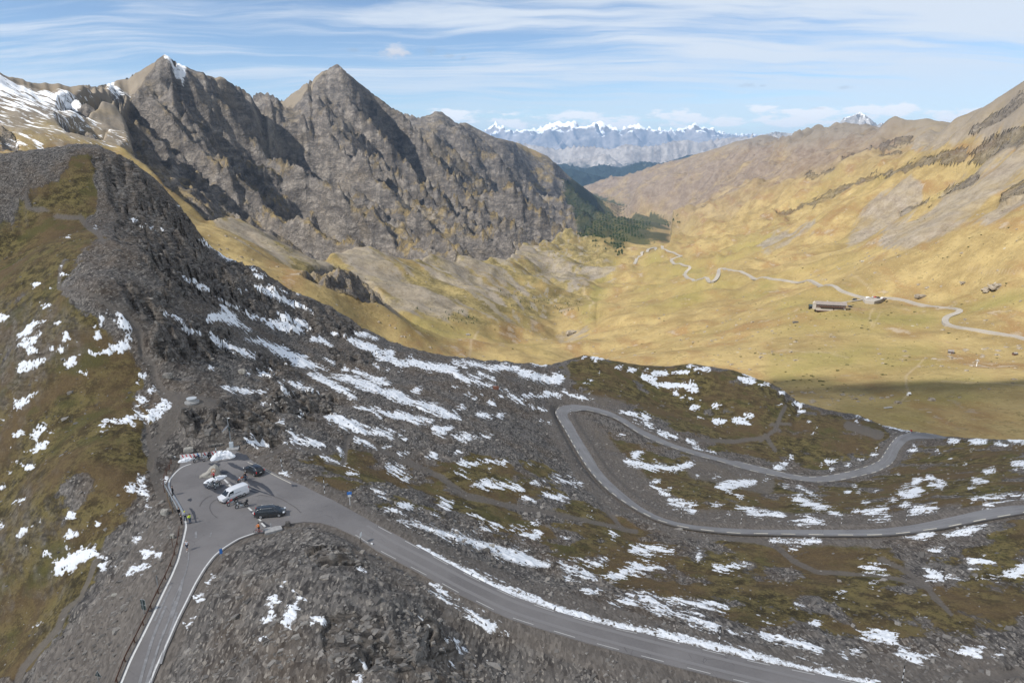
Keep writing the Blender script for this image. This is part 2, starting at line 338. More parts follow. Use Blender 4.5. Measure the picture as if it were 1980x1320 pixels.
M_dirt = np.clip(sstep(-5, 3, strokes([  # trails and bare earth
    [50, 375, 3.224, 52, 395, 3.224, 90, 408, 2.418, 110, 416, 2.418, 155, 416, 3.224, 165, 432, 4.03, 190, 450, 4.836, 200, 470, 2.418], [125, 500, 1.612, 117, 515, 2.418, 113, 555, 2.418, 135, 557, 2.418, 190, 575, 3.224, 215, 597, 4.03, 245, 610, 4.836, 270, 640, 4.03, 275, 690, 3.224, 298, 710, 4.836, 300, 735, 5.642, 318, 762, 7.254, 345, 770, 9.672, 380, 775, 9.672, 420, 775, 5.642],
    [345, 775, 17.732, 330, 810, 17.732, 300, 860, 9.672, 292, 900, 7.254, 310, 940, 11.284, 315, 960, 9.672], [260, 780, 3.224, 282, 815, 4.03, 290, 860, 4.03], [30, 1320, 4.836, 45, 1290, 5.642, 80, 1250, 5.642, 112, 1215, 5.642, 125, 1180, 4.836, 155, 1155, 3.224, 170, 1120, 3.224, 182, 1085, 4.03, 200, 1065, 3.224, 230, 1052, 2.418],
    [630, 890, 2.418, 665, 895, 4.03, 668, 870, 3.224, 672, 845, 4.03, 690, 842, 4.03, 725, 862, 4.03, 770, 882, 4.03, 850, 920, 4.03, 900, 955, 4.836, 960, 970, 4.03, 1050, 990, 4.03, 1150, 1010, 3.224, 1230, 1025, 3.224], [1150, 950, 2.48, 1170, 985, 2.48, 1205, 1020, 2.48], [505, 885, 2.418, 560, 862, 3.224, 620, 875, 2.418, 660, 895, 2.418],
    [1400, 1038, 1.86, 1460, 1045, 3.1, 1500, 1055, 3.72, 1540, 1085, 4.34, 1580, 1103, 3.1, 1700, 1110, 2.48, 1790, 1130, 3.72, 1815, 1160, 4.96, 1840, 1185, 2.48], [1700, 1080, 3.1, 1740, 1095, 3.1, 1800, 1135, 3.1], [1470, 850, 1.86, 1500, 830, 3.1, 1510, 800, 2.48, 1520, 780, 1.86], [1490, 820, 1.86, 1530, 815, 1.86], [1480, 840, 3.1, 1500, 870, 2.48],
    [1340, 850, 2.48, 1420, 852, 3.1, 1470, 845, 2.48], [1640, 820, 7.44, 1700, 838, 8.68], [1085, 690, 1.86, 1100, 720, 2.48, 1090, 760, 2.48], [1780, 850, 1.24, 1760, 880, 1.24],
    [1850, 1320, 6.2, 1920, 1305, 7.44, 1980, 1300, 7.44]])), 0, 1)
M_scree_road = np.clip(sstep(-14, 6, strokes([[500, 890, 6, 640, 955, 10, 800, 1045, 14, 1000, 1140, 22, 1250, 1215, 20, 1500, 1275, 18, 1900, 1310, 40], [700, 1060, 10, 900, 1170, 18, 1100, 1250, 26, 1300, 1310, 26], [1060, 790, 8, 1075, 770, 6, 1130, 768, 8, 1200, 785, 8], [1060, 800, 16, 1090, 850, 14, 1130, 920, 12, 1190, 975, 10, 1300, 1028, 8, 1500, 1043, 7, 1700, 1045, 7],
    [1110, 800, 6, 1150, 850, 22, 1190, 900, 24, 1260, 960, 18, 1340, 1000, 14, 1500, 1005, 12, 1700, 1005, 10, 1850, 985, 8], [1350, 905, 20, 1480, 935, 16], [150, 1320, 80, 220, 1200, 46, 270, 1100, 34, 310, 1020, 18]])), 0, 1)

UN, YN0, YN1, NCN, NRN = 1.18, 30.0, 520.0, 900, 520
un = np.linspace(-UN, UN, NCN)
pw = -0.55
yn = np.linspace(YN0 ** pw, YN1 ** pw, NRN) ** (1 / pw)
def NEAR_LEDGE(X, Y, Z, n):
    q = (Z + .45 * X - .25 * Y) / 2.6 + 1.1 * n; f = q - np.floor(q)
    return sstep(.0, .82, f) - 1.9 * sstep(.82, 1.0, f) * 1.0 + .45 * fbm(X / 1.7, Y / 1.7, 35, 3, .6)
def near_shape(X, Y):
    """ground height, and the surface kinds, at real points"""
    Z = NEAR(X, Y)
    px, py = project(X, Y, Z)
    gr = sample(M_grass, px, py); rk = sample(M_rock, px, py); dt = sample(M_dirt, px, py); sr = sample(M_scree_road, px, py)
    n = fbm(X / 14, Y / 14, 5, 4); n2 = fbm(X / 5, Y / 5, 15, 3)
    n6 = fbm(X / 8, Y / 8, 17, 4, .6)
    rk = np.clip(sstep(.28, .72, rk * .95 + sstep(.0, .25, rk) * (.55 * n + .55 * n6)), 0, 1)
    gr = np.clip(sstep(.22, .78, gr + sstep(0, .2, gr) * (.75 * n + .45 * n6)), 0, 1)
    # strata: rock beds dip towards the right and away
    a = R(28); s_ = X * math.cos(a) + Y * math.sin(a); q_ = -X * math.sin(a) + Y * math.cos(a)
    rr = ridged(s_ / 11 + .3 * n, q_ / 26, 21, 4) - 1.0
    bl = fbm(s_ / 3.4, q_ / 6, 31, 4, .6)
    # broken beds: ledges with steep risers
    lv = (NEAR_LEDGE(X, Y, Z, n)) 
    D = rk * np.clip(.45 + .55 * (Y - 80) / 60, .45, 1) * (1.8 * rr + 1.4 * bl + 1.6 * lv + 2.6 * (ridged(s_ / 30, q_ / 46, 25, 3) - .85))
    sc = (1 - rk) * (1 - .72 * gr)
    D = D + sc * (.42 * (ridged(s_ / 8, q_ / 15, 41, 4) - .9) + .38 * fbm(X / 2.6, Y / 2.6, 45, 3, .6))
    D = D + gr * (1 - rk) * (.9 * fbm(X / 17, Y / 17, 51, 3) + .22 * fbm(X / 2.2, Y / 2.2, 55, 3))
    D = D + .9 * fbm(X / 34, Y / 34, 57, 2) * (1 - rk)
    D = D * (1 - .75 * dt) * np.clip(Y / 60, .3, 1) - .25 * dt
    return Z, D, gr, rk, dt, sr
def pseg(P, X, Y):
    """distance to a chain, and the height of the nearest point on it"""
    best = np.full(X.shape, 1e9); zb = np.zeros(X.shape)
    for a, b in zip(P[:-1], P[1:]):
        dx, dy = b[0] - a[0], b[1] - a[1]; L = dx * dx + dy * dy + 1e-9
        t = np.clip(((X - a[0]) * dx + (Y - a[1]) * dy) / L, 0, 1)
        d = (X - a[0] - t * dx) ** 2 + (Y - a[1] - t * dy) ** 2
        m = d < best; best = np.where(m, d, best); zb = np.where(m, a[2] + t * (b[2] - a[2]), zb)
    return np.sqrt(best), zb
RC2 = 0.5 * (W2O + W2I)
def near_ground(X, Y):
    Z, D, gr, rk, dt, sr = near_shape(X, Y)
    shp = X.shape; X1, Y1 = X.ravel(), Y.ravel()
    # first road and the lot
    sd = np.full(X1.shape, -99.0); rz = np.zeros(X1.shape)
    m = (Y1 < 140) & (X1 > -75) & (X1 < 75)
    if m.any():
        sd[m] = poly_sdf(W1[:, :2], X1[m], Y1[m]); k = m & (sd > -14); rz[k] = ROADZ1(X1[k], Y1[k])
    d2 = np.full(X1.shape, 99.0); z2 = np.zeros(X1.shape)
    m = (X1 > 0) & (Y1 > 90) & (Y1 < 300)
    if m.any():
        d2[m], z2[m] = pseg(RC2[::3], X1[m], Y1[m])
    sd, rz, d2, z2 = (v.reshape(shp) for v in (sd, rz, d2, z2))
    w1 = sstep(-3.2, -.5, sd); wD = sstep(-9, -1.5, sd)
    w2 = sstep(5.4, 3.0, d2); wD2 = sstep(10, 4, d2)
    Zt = Z + D * (1 - np.maximum(wD, wD2))
    Zt = Zt * (1 - w1) + (rz - .16) * w1
    Zt = Zt * (1 - w2) + (z2 - .16) * w2
    gr = gr * (1 - sstep(-4, -1, sd)) * (1 - sstep(6.5, 4, d2))
    ex = np.maximum(w1, w2)
    return Zt, gr, rk * (1 - ex), dt, np.maximum(sr, ex), ex
UU, YY = np.meshgrid(un, yn); XX = UU * YY
ZN, A_gr, A_rk, A_dt, A_sr, A_ex = near_ground(XX, YY)

def fit_near():
    global ZN
    rs = [ray(p[0], p[1]) for p in SIL]; P = [at_d(*p) for p in SIL]
    uw = np.array([a / b for a, b, c in rs]); sw = np.array([c / b for a, b, c in rs]); yw = np.array([p[1] for p in P])
    uc = UU[0]; ok = (uc > uw.min()) & (uc < uw.max())
    sl = np.interp(uc, uw, sw) + .0035 * fbm(uc * 55, uc * 0, 9, 4, .6) * np.interp(uc, (-.8, .05, .1, 1), (1, 1, .3, .3)); yc = np.interp(uc, uw, yw)
    rel = (YY - yc) / yc; zone = np.abs(rel) < .22
    for _ in range(3):
        got = np.where(zone, (ZN - CAM_H) / YY, -9).max(0)
        ZN = ZN + blur1(np.where(ok, sl - got, 0), 5) * YY * np.exp(-(rel / .13) ** 2) * (1 - A_ex)
fit_near()
def ground_z(x, y):
    """height of the built near ground, read off its grid"""
    u = np.clip((x / y + UN) / (2 * UN) * (NCN - 1), 0, NCN - 1.001)
    r = np.clip((y ** pw - YN0 ** pw) / (YN1 ** pw - YN0 ** pw) * (NRN - 1), 0, NRN - 1.001)
    i, j = int(u), int(r); a, b = u - i, r - j
    return float((ZN[j, i] * (1 - a) + ZN[j, i + 1] * a) * (1 - b) + (ZN[j + 1, i] * (1 - a) + ZN[j + 1, i + 1] * a) * b)
def hit(px, py, zf=None, d0=45, d1=520, step=.5):
    """where the sight line through a photo point meets the ground"""
    zf = zf or ground_z; a, b, c = ray(px, py); d = d0; prev = d0
    while d < d1:
        if CAM_H + c * d < zf(a * d, b * d):
            lo, hi = prev, d
            for _ in range(18):
                m = .5 * (lo + hi)
                if CAM_H + c * m < zf(a * m, b * m): hi = m
                else: lo = m
            return Vector((a * hi, b * hi, zf(a * hi, b * hi)))
        prev = d; d += step
    return Vector(at_d(px, py, d1))
# ------------------------------------------------------------------ FAR GROUND: valley, rocky range on the left, grassy flank on the right
CREST = [(-200, 120, 1450), (-60, 130, 1450), (0, 141, 1500), (60, 160, 1600), (130, 166, 1700), (190, 166, 1800), (240, 155, 1900), (285, 128, 1960), (320, 106, 2000), (355, 128, 2080), (390, 142, 2180), (430, 150, 2300), (465, 172, 2400), (490, 186, 2500), (520, 180, 2600), (548, 197, 2700), (590, 162, 2850), (650, 123, 3000), (700, 165, 3200), (760, 210, 3400), (800, 230, 3700), (830, 222, 4300), (855, 215, 4600), (880, 236, 4750), (900, 237, 4850), (960, 265, 5200), (1000, 276, 5500), (1060, 302, 6000), (1100, 340, 6500), (1160, 385, 7000), (1230, 412, 6700), (1300, 431, 6200)]
RCREST = [(2300, 20, 1250), (2120, 70, 1350), (1980, 160, 1500), (1900, 208, 2000), (1840, 238, 2700), (1780, 258, 3500), (1730, 250, 4300), (1680, 245, 5000), (1620, 251, 5500), (1560, 270, 6200), (1510, 276, 6700), (1467, 262, 7000), (1420, 278, 7700), (1370, 292, 8400), (1320, 307, 9000), (1250, 335, 10500), (1200, 355, 11800), (1165, 370, 12600)]
FPD = [(400, 250, 1830), (0, 250, 1000), (-200, 260, 900), (150, 230, 1250), (280, 290, 1200), (350, 330, 1250), (300, 200, 1750), (340, 250, 1600), (400, 300, 1750), (500, 300, 2050), (480, 240, 2300), (500, 400, 1620), (620, 350, 2050), (650, 250, 2600), (600, 250, 2500), (750, 350, 2350), (750, 430, 1950), (800, 300, 3000), (900, 350, 3000), (900, 430, 2400), (1000, 400, 3800), (950, 320, 4200), (1060, 370, 5000), (420, 420, 1120), (550, 455, 1230), (640, 490, 1230), (770, 496, 1480), (870, 490, 1720), (960, 492, 1980), (1010, 462, 2600), (1140, 442, 3750), (900, 550, 1400),
       (450, 470, 860), (560, 530, 850), (680, 540, 880), (740, 590, 900), (640, 580, 780), (700, 625, 800),
       (1980, 270, 1150), (1900, 330, 1250), (2150, 300, 900), (2150, 450, 720), (1980, 380, 880), (1980, 480, 780), (1800, 400, 1400), (1800, 300, 2000), (1700, 350, 2200), (1600, 400, 2000), (1600, 500, 1250), (1700, 450, 1350), (1500, 420, 2600), (1500, 330, 4500), (1600, 300, 4300), (1400, 400, 4500), (1300, 360, 8000), (1400, 330, 7500)]
FPZ = [(800, 560, -170), (700, 600, -155), (1000, 600, -232), (1050, 540, -262), (1140, 590, -292), (1100, 640, -262), (900, 670, -205), (820, 650, -190), (1200, 540, -298), (1180, 500, -362), (1240, 440, -440), (1300, 422, -480), (1200, 392, -560), (1160, 372, -640), (1300, 480, -262), (1400, 520, -180), (1300, 560, -212), (1200, 600, -232), (1500, 560, -160), (1100, 700, -205), (1000, 690, -208),
       (1600, 590, -134), (1700, 585, -128), (1850, 560, -105), (1400, 700, -140), (1250, 690, -165), (1500, 650, -142), (1750, 780, -104), (1600, 740, -118), (1900, 780, -96), (1980, 800, -92), (1980, 700, -106), (1980, 650, -112), (1700, 650, -125), (1830, 620, -116), (1850, 700, -112), (2200, 700, -95), (2200, 850, -85)]
far_pts = [at_z(*p) for p in FPZ] + [at_d(*p) for p in FPD]
for L, sg in ((CREST, -1), (RCREST, 1)):
    for i, s in enumerate(L):
        P = at_d(*s); far_pts.append(P)
        h = max(260, .12 * P[1])
        far_pts.append((P[0] + sg * h * 1.0, P[1] + .35 * h, P[2] - h * .55))
        if i % 2 == 0: far_pts.append((P[0] + sg * h * 3.0, P[1] + 1.0 * h, P[2] - h * 1.3))
for x, y, z in ((-300, 330, -60), (-150, 380, -95), (0, 400, -110), (150, 400, -100), (280, 360, -95), (400, 300, -70), (-420, 500, -60), (-700, 700, 30), (-300, 520, -75), (-100, 560, -145), (60, 560, -160), (500, 420, -75), (-900, 900, 100), (-500, 330, -60), (700, 350, -40)): far_pts.append((x, y, z))
FAR = TPS(far_pts, 3e-6)

CLIFF_P = [[(225, 190), (300, 110), (330, 100), (400, 138), (500, 172), (540, 178), (585, 150), (650, 108), (760, 205), (860, 205), (960, 258), (1055, 295), (1105, 345), (1150, 390), (1160, 430), (1110, 452), (1060, 450), (1040, 480), (1010, 470), (975, 500), (900, 505), (840, 500), (790, 500), (740, 480), (660, 480), (630, 492), (580, 470), (500, 440), (440, 420), (380, 380), (300, 330), (260, 280)],
           [(600, 520), (650, 515), (710, 540), (750, 580), (745, 592), (690, 585), (640, 560), (590, 540)], [(120, 180), (190, 170), (240, 160), (230, 185), (170, 212), (110, 205)], [(110, 230), (150, 222), (205, 248), (195, 262), (130, 255)], [(0, 240), (30, 262), (40, 280), (0, 285)], [(240, 285), (280, 285), (340, 330), (420, 400), (440, 425), (400, 420), (330, 370)]]
MF_cliff = soft(CLIFF_P, 12)
MF_band = sstep(-10, 5, strokes([[1600, 372, 4, 1680, 348, 6, 1740, 332, 8, 1800, 312, 10, 1850, 308, 13, 1900, 290, 16, 1990, 262, 18], [1500, 415, 2, 1560, 395, 3, 1620, 372, 4, 1660, 352, 3], [1740, 418, 2, 1780, 398, 4, 1830, 372, 4, 1890, 340, 4], [1540, 346, 2, 1610, 330, 3],
     [1630, 310, 3, 1700, 285, 4, 1760, 268, 5], [1940, 380, 5, 1990, 350, 8], [1700, 300, 2, 1740, 290, 3], [1880, 260, 4, 1990, 180, 14]]))
MF_scree = np.clip(sstep(-26, 10, strokes([[262, 205, 30, 300, 150, 12], [0, 200, 50, 150, 220, 40, 280, 270, 25], [640, 475, 8, 700, 505, 18, 780, 545, 16, 850, 585, 8], [960, 440, 4, 990, 470, 10, 1040, 495, 6, 1100, 522, 4, 1180, 530, 2], [790, 480, 2, 850, 530, 3, 910, 560, 3, 980, 578, 2], [260, 300, 12, 330, 335, 8, 400, 375, 4], [480, 445, 8, 560, 480, 9, 640, 505, 4], [905, 510, 2, 960, 530, 5, 1010, 560, 3], [700, 560, 10, 760, 590, 12, 860, 615, 8], [700, 520, 16, 800, 570, 16, 900, 605, 10], [1000, 478, 10, 1060, 520, 8, 1130, 545, 5], [860, 505, 10, 930, 545, 10, 1000, 575, 6], [420, 430, 6, 520, 480, 8, 620, 520, 6], [1980, 320, 50, 1900, 370, 42, 1820, 425, 22, 1720, 462, 8], [1760, 380, 16, 1700, 430, 18, 1650, 468, 6], [1990, 190, 40, 1900, 240, 25, 1830, 262, 14, 1780, 285, 10], [1560, 440, 4, 1480, 480, 3], [1085, 642, 2, 1130, 640, 2]])), 0, 1)
MF_apron = soft([[(380, 400), (500, 450), (640, 492), (760, 490), (970, 500), (1010, 460), (1130, 440), (1165, 470), (1200, 482), (1165, 520), (1140, 545), (1136, 590), (1040, 610), (930, 640), (820, 630), (740, 590), (690, 570), (560, 520)], [(930, 300), (1000, 300), (1040, 400), (1010, 450), (960, 380)]], 16)
MF_mauve = soft([[(1165, 368), (1320, 305), (1420, 272), (1467, 255), (1560, 265), (1680, 238), (1780, 255), (1740, 290), (1600, 330), (1480, 375), (1380, 400), (1300, 425), (1230, 405)]], 26)
MF_forest = soft([[(1085, 340), (1120, 362), (1160, 380), (1235, 402), (1308, 428), (1290, 434), (1258, 440), (1240, 452), (1215, 470), (1195, 484), (1165, 472), (1130, 458), (1112, 425), (1096, 385)]], 14)
MF_snow = soft([[(-200, 130), (0, 141), (70, 160), (150, 168), (185, 172), (150, 195), (180, 215), (210, 235), (265, 272), (290, 292), (240, 300), (-200, 300)], [(318, 106), (332, 108), (360, 128), (350, 132)], [(205, 160), (250, 155), (240, 162), (210, 166)]], 9)
MF_dirt = .6 * sstep(-1.2, 1.4, strokes([[1690, 600, 1.2, 1682, 612, 1.2, 1680, 620, 1.2, 1687, 630, 1.2], [1790, 690, .8, 1752, 722, 1.4, 1752, 745, 1.4, 1757, 762, 1.6, 1740, 780, 1, 1715, 788, 1], [1820, 735, .8, 1900, 738, .8, 1990, 748, 1.2], [1640, 530, 1, 1690, 565, 1.2], [1210, 483, 1.5, 1218, 490, 1.5, 1227, 496, 1.5], [1640, 690, .7, 1600, 680, .7, 1560, 682, .7, 1520, 676, 1, 1500, 680, 1], [905, 690, 1.5, 915, 662, 2, 925, 645, 1.5], [1120, 650, 1, 1090, 660, 3], [1140, 598, 1.6, 1148, 592, 1.4, 1136, 575, 1.4, 1128, 562, 1.4, 1132, 552, 1.2], [480, 455, 1, 620, 560, 2], [1700, 610, .8, 1690, 630, .8], [1870, 520, .8, 1990, 515, .8]]))
MF_green = np.clip(sstep(-34, 14, strokes([[800, 565, 22, 1000, 600, 22], [900, 525, 12, 1050, 550, 16], [1030, 470, 12, 1130, 500, 16], [1500, 690, 1, 1560, 684, 1, 1620, 690, 1, 1680, 672, 1], [1640, 800, 2, 1720, 788, 2, 1757, 765, 2, 1830, 770, 2, 1980, 748, 2], [1180, 500, 10, 1160, 540, 12, 1140, 600, 14], [1060, 420, 14, 1100, 470, 20, 1080, 500, 14], [1250, 590, 14, 1350, 570, 10], [1400, 560, 8, 1480, 556, 8], [1520, 610, 10, 1640, 618, 8, 1800, 612, 8], [1500, 720, 6, 1700, 742, 8, 1900, 745, 6], [1720, 690, 8, 1800, 690, 8], [1500, 460, 6, 1400, 500, 6], [1850, 590, 8, 1980, 570, 8], [900, 640, 10, 800, 640, 10], [480, 450, 6, 600, 500, 10], [850, 480, 6, 900, 520, 8], [1000, 300, 8, 1010, 330, 8], [1540, 710, 4, 1640, 690, 4], [1640, 800, 8, 1780, 815, 8], [1260, 500, 6, 1350, 530, 5], [960, 320, 6, 975, 360, 10, 1000, 400, 8]])), 0, 1)

UF, YF0, YF1, NCF, NRF = 1.02, 300.0, 14500.0, 900, 600
uf = np.linspace(-UF, UF, NCF); yf = np.exp(np.linspace(math.log(YF0), math.log(YF1), NRF))
def far_ground(X, Y):
    Z = FAR(X, Y)
    px, py = project(X, Y, Z)
    cl = sample(MF_cliff, px, py); bd = sample(MF_band, px, py); sc = sample(MF_scree, px, py)
    n = fbm(X / 260, Y / 260, 61, 4)
    n2 = fbm(X / 90, Y / 90, 66, 3)
    cl = np.clip(sstep(.2, .8, cl + .4 * n + .2 * n2), 0, 1)
    lf = sstep(.12, -.02, X / Y)
    s0 = X * .21 + Y * .978; t0 = X * .978 - Y * .21
    ac = (s0 + .55 * t0) * lf + (Y - .45 * X) * (1 - lf); al = (t0 - .55 * s0) * lf + (X + .45 * Y) * (1 - lf)
    fl1 = fbm(ac / 55, al / 420, 131, 4, .6); fl2 = fbm(ac / 20, al / 130, 136, 3, .6)
    sc = np.clip(sstep(.18, .80, sc + sstep(.02, .4, sc) * (.75 * fl1 + .5 * fl2)), 0, 1)
    bd = np.clip(sstep(.25, .75, bd + sstep(.0, .3, bd) * (.9 * fbm(X / 34, Y / 60, 141, 4, .6))), 0, 1)
    s_ = X * .21 + Y * .978; t_ = X * .978 - Y * .21
    k = np.clip(Y / 2400, .5, 1.3) * (1 - .55 * sstep(3800, 5600, Y))
    wx = 60 * fbm(X / 330, Y / 330, 71, 2)
    q_ = s_ + .30 * t_
    r1 = ridged((q_ + wx) / 500, t_ / 1700, 81, 2, .35) - .85
    r2 = ridged((q_ + .8 * wx) / 185, (t_ + wx) / 560, 84, 3, .5) - .95
    r3 = ridged((q_ + .1 * t_) / 66, t_ / 130, 88, 3, .5) - .95
    nf = sstep(950, 1500, Y)
    gl = np.exp(-((q_ - 3330 + 70 * fbm(t_ / 260, s_ / 260, 98, 2)) / 150) ** 2) * sstep(-1500, -1150, t_) * sstep(350, -200, t_)
    cl = cl * (1 - .85 * gl); Z = Z - 150 * gl * sstep(-1450, -700, t_)
    D = cl * k * nf * (135 * r1 + 80 * r2 + 30 * r3 + 13 * (ridged((q_ + .3 * wx) / 30, t_ / 44, 92, 3, .55) - .9)) + cl * (1 - nf) * (9 * r3 + 15 * (ridged((X + .6 * Y) / 46, (Y - .6 * X) / 70, 95, 4, .55) - .9))
    D = D + bd * (6 * (ridged((X - .5 * Y) / 75, (X + Y) / 150, 101, 4, .5) - 1) * np.clip(Y / 1300, .4, 2))
    fl = (1 - cl)
    D = D + fl * (1 - bd) * (np.clip((Y - 250) / 700, 0, 1) * (20 * fbm(X / 150, Y / 110, 111, 3) + 14 * fbm(X / 340, Y / 230, 117, 2)) + 2.6 * fbm(X / 34, Y / 28, 115, 3)) * np.clip(Y / 1200, .55, 3.0)
    # gullies down the right flank
    gq = ridged((Y - .55 * X) / 260, (X + .5 * Y) / 1500, 121, 4, .55) - .9
    D = D + fl * sstep(.12, .35, X / Y) * sstep(900, 1800, Y) * (13 + 30 * sstep(2500, 6500, Y)) * gq
    cr = np.minimum(np.abs(py - 0), 1e9)
    Z = Z - np.clip(Y - 12300, 0, None) * .5
    ch = cl * sstep(.46, .14, ridged((q_ + .8 * wx) / 185, (t_ + wx) / 560, 84, 3, .5)) * sstep(-.3, .25, fbm(t_ / 300, s_ / 300, 97, 2))
    st = np.clip(.5 + .85 * fl1 + .6 * fl2, 0, 1)
    return Z, D, px, py, cl, bd, sc, ch, st
UG, YG = np.meshgrid(uf, yf); XF = UG * YG
ZF0, DF, PXF, PYF, F_cl, F_bd, F_sc, F_ch, F_st = far_ground(XF, YF := YG)
ZF = ZF0 + DF
# keep the skyline where it stands: damp the relief near the crest lines, then lift or lower the crest to its surveyed height
for L in (CREST, RCREST):
    P = np.array([at_d(*s) for s in L])
    d, zz = pseg(P[:, :3], XF.ravel(), YG.ravel()); d = d.reshape(XF.shape)
    w = np.exp(-(d / np.clip(.034 * YG, 45, 300)) ** 2)
    ZF = ZF - w * DF * .9
def fit_skyline(Z, U, Y, want, wid, jit=0.0, it=3, kb=3, zn=.30):
    rs = [ray(p[0], p[1]) for p in want]; P = [at_d(*p) for p in want]
    uw = np.array([a / b for a, b, c in rs]); sw = np.array([c / b for a, b, c in rs]); yw = np.array([p[1] for p in P])
    uc = U[0]; ok = (uc > uw.min()) & (uc < uw.max())
    sl = np.interp(uc, uw, sw) + jit * fbm(uc * 60, uc * 0, 5, 4, .6); yc = np.interp(uc, uw, yw)
    rel = (Y - yc) / yc; zone = np.abs(rel) < zn
    fade = sstep(uw.min(), uw.min() + .04, uc) * sstep(uw.max(), uw.max() - .04, uc)
    for _ in range(it):
        got = np.where(zone, (Z - CAM_H) / Y, -9).max(0)
        dl = np.where(ok, sl - got, 0) * fade
        Z = Z + blur1(dl, kb) * Y * np.exp(-(rel / wid) ** 2)
    return Z
ZF = fit_skyline(ZF, UG, YG, [c for c in CREST if c[0] <= 1130], .16, .004)
ZF = fit_skyline(ZF, UG, YG, RCREST, .12, .0015, 4, 21)
def hold_under(Z, U, Y, want, px0):
    """ground in front of a crest that would rise over its skyline is brought down to it"""
    rs = [ray(p[0], p[1]) for p in want]; P = [at_d(*p) for p in want]
    uw = np.array([a / b for a, b, c in rs]); sw = np.array([c / b for a, b, c in rs]); yw = np.array([p[1] for p in P])
    u0 = ray(px0, 300); u0 = u0[0] / u0[1]
    sl = np.interp(U, uw, sw); yc = np.interp(U, uw, yw); lim = CAM_H + sl * Y - np.clip(yc - Y, 0, None) * .035 - 3
    over = np.clip(Z - lim, 0, None) * sstep(u0, u0 + .05, U) * (U < uw.max()) * (Y < yc * 1.02) * (Y > 2300)
    return Z - over * .94
ZF = fit_skyline(ZF, UG, YG, [c for c in CREST if 900 <= c[0] <= 1160] + [(1200, 398, 6900), (1235, 413, 6700)], .10, .001, 4, 5, .2)
ZF = hold_under(ZF, UG, YG, [c for c in CREST if 700 <= c[0]], 860)
F_attr = dict(rk=np.clip(F_cl + .60 * F_bd, 0, 1), cl=F_cl, sc=F_sc, ch=F_ch, st=F_st, ap=sample(MF_apron, PXF, PYF), mv=np.maximum(sample(MF_mauve, PXF, PYF), sstep(7000, 9000, YG)), fo=sample(MF_forest, PXF, PYF), sn=sample(MF_snow, PXF, PYF), dt=sample(MF_dirt, PXF, PYF), gn=sample(MF_green, PXF, PYF))
def far_z(x, y):
    u = np.clip((x / y + UF) / (2 * UF) * (NCF - 1), 0, NCF - 1.001)
    r = np.clip((math.log(y) - math.log(YF0)) / (math.log(YF1) - math.log(YF0)) * (NRF - 1), 0, NRF - 1.001)
    i, j = int(u), int(r); a, b = u - i, r - j
    return float((ZF[j, i] * (1 - a) + ZF[j, i + 1] * a) * (1 - b) + (ZF[j + 1, i] * (1 - a) + ZF[j + 1, i + 1] * a) * b)
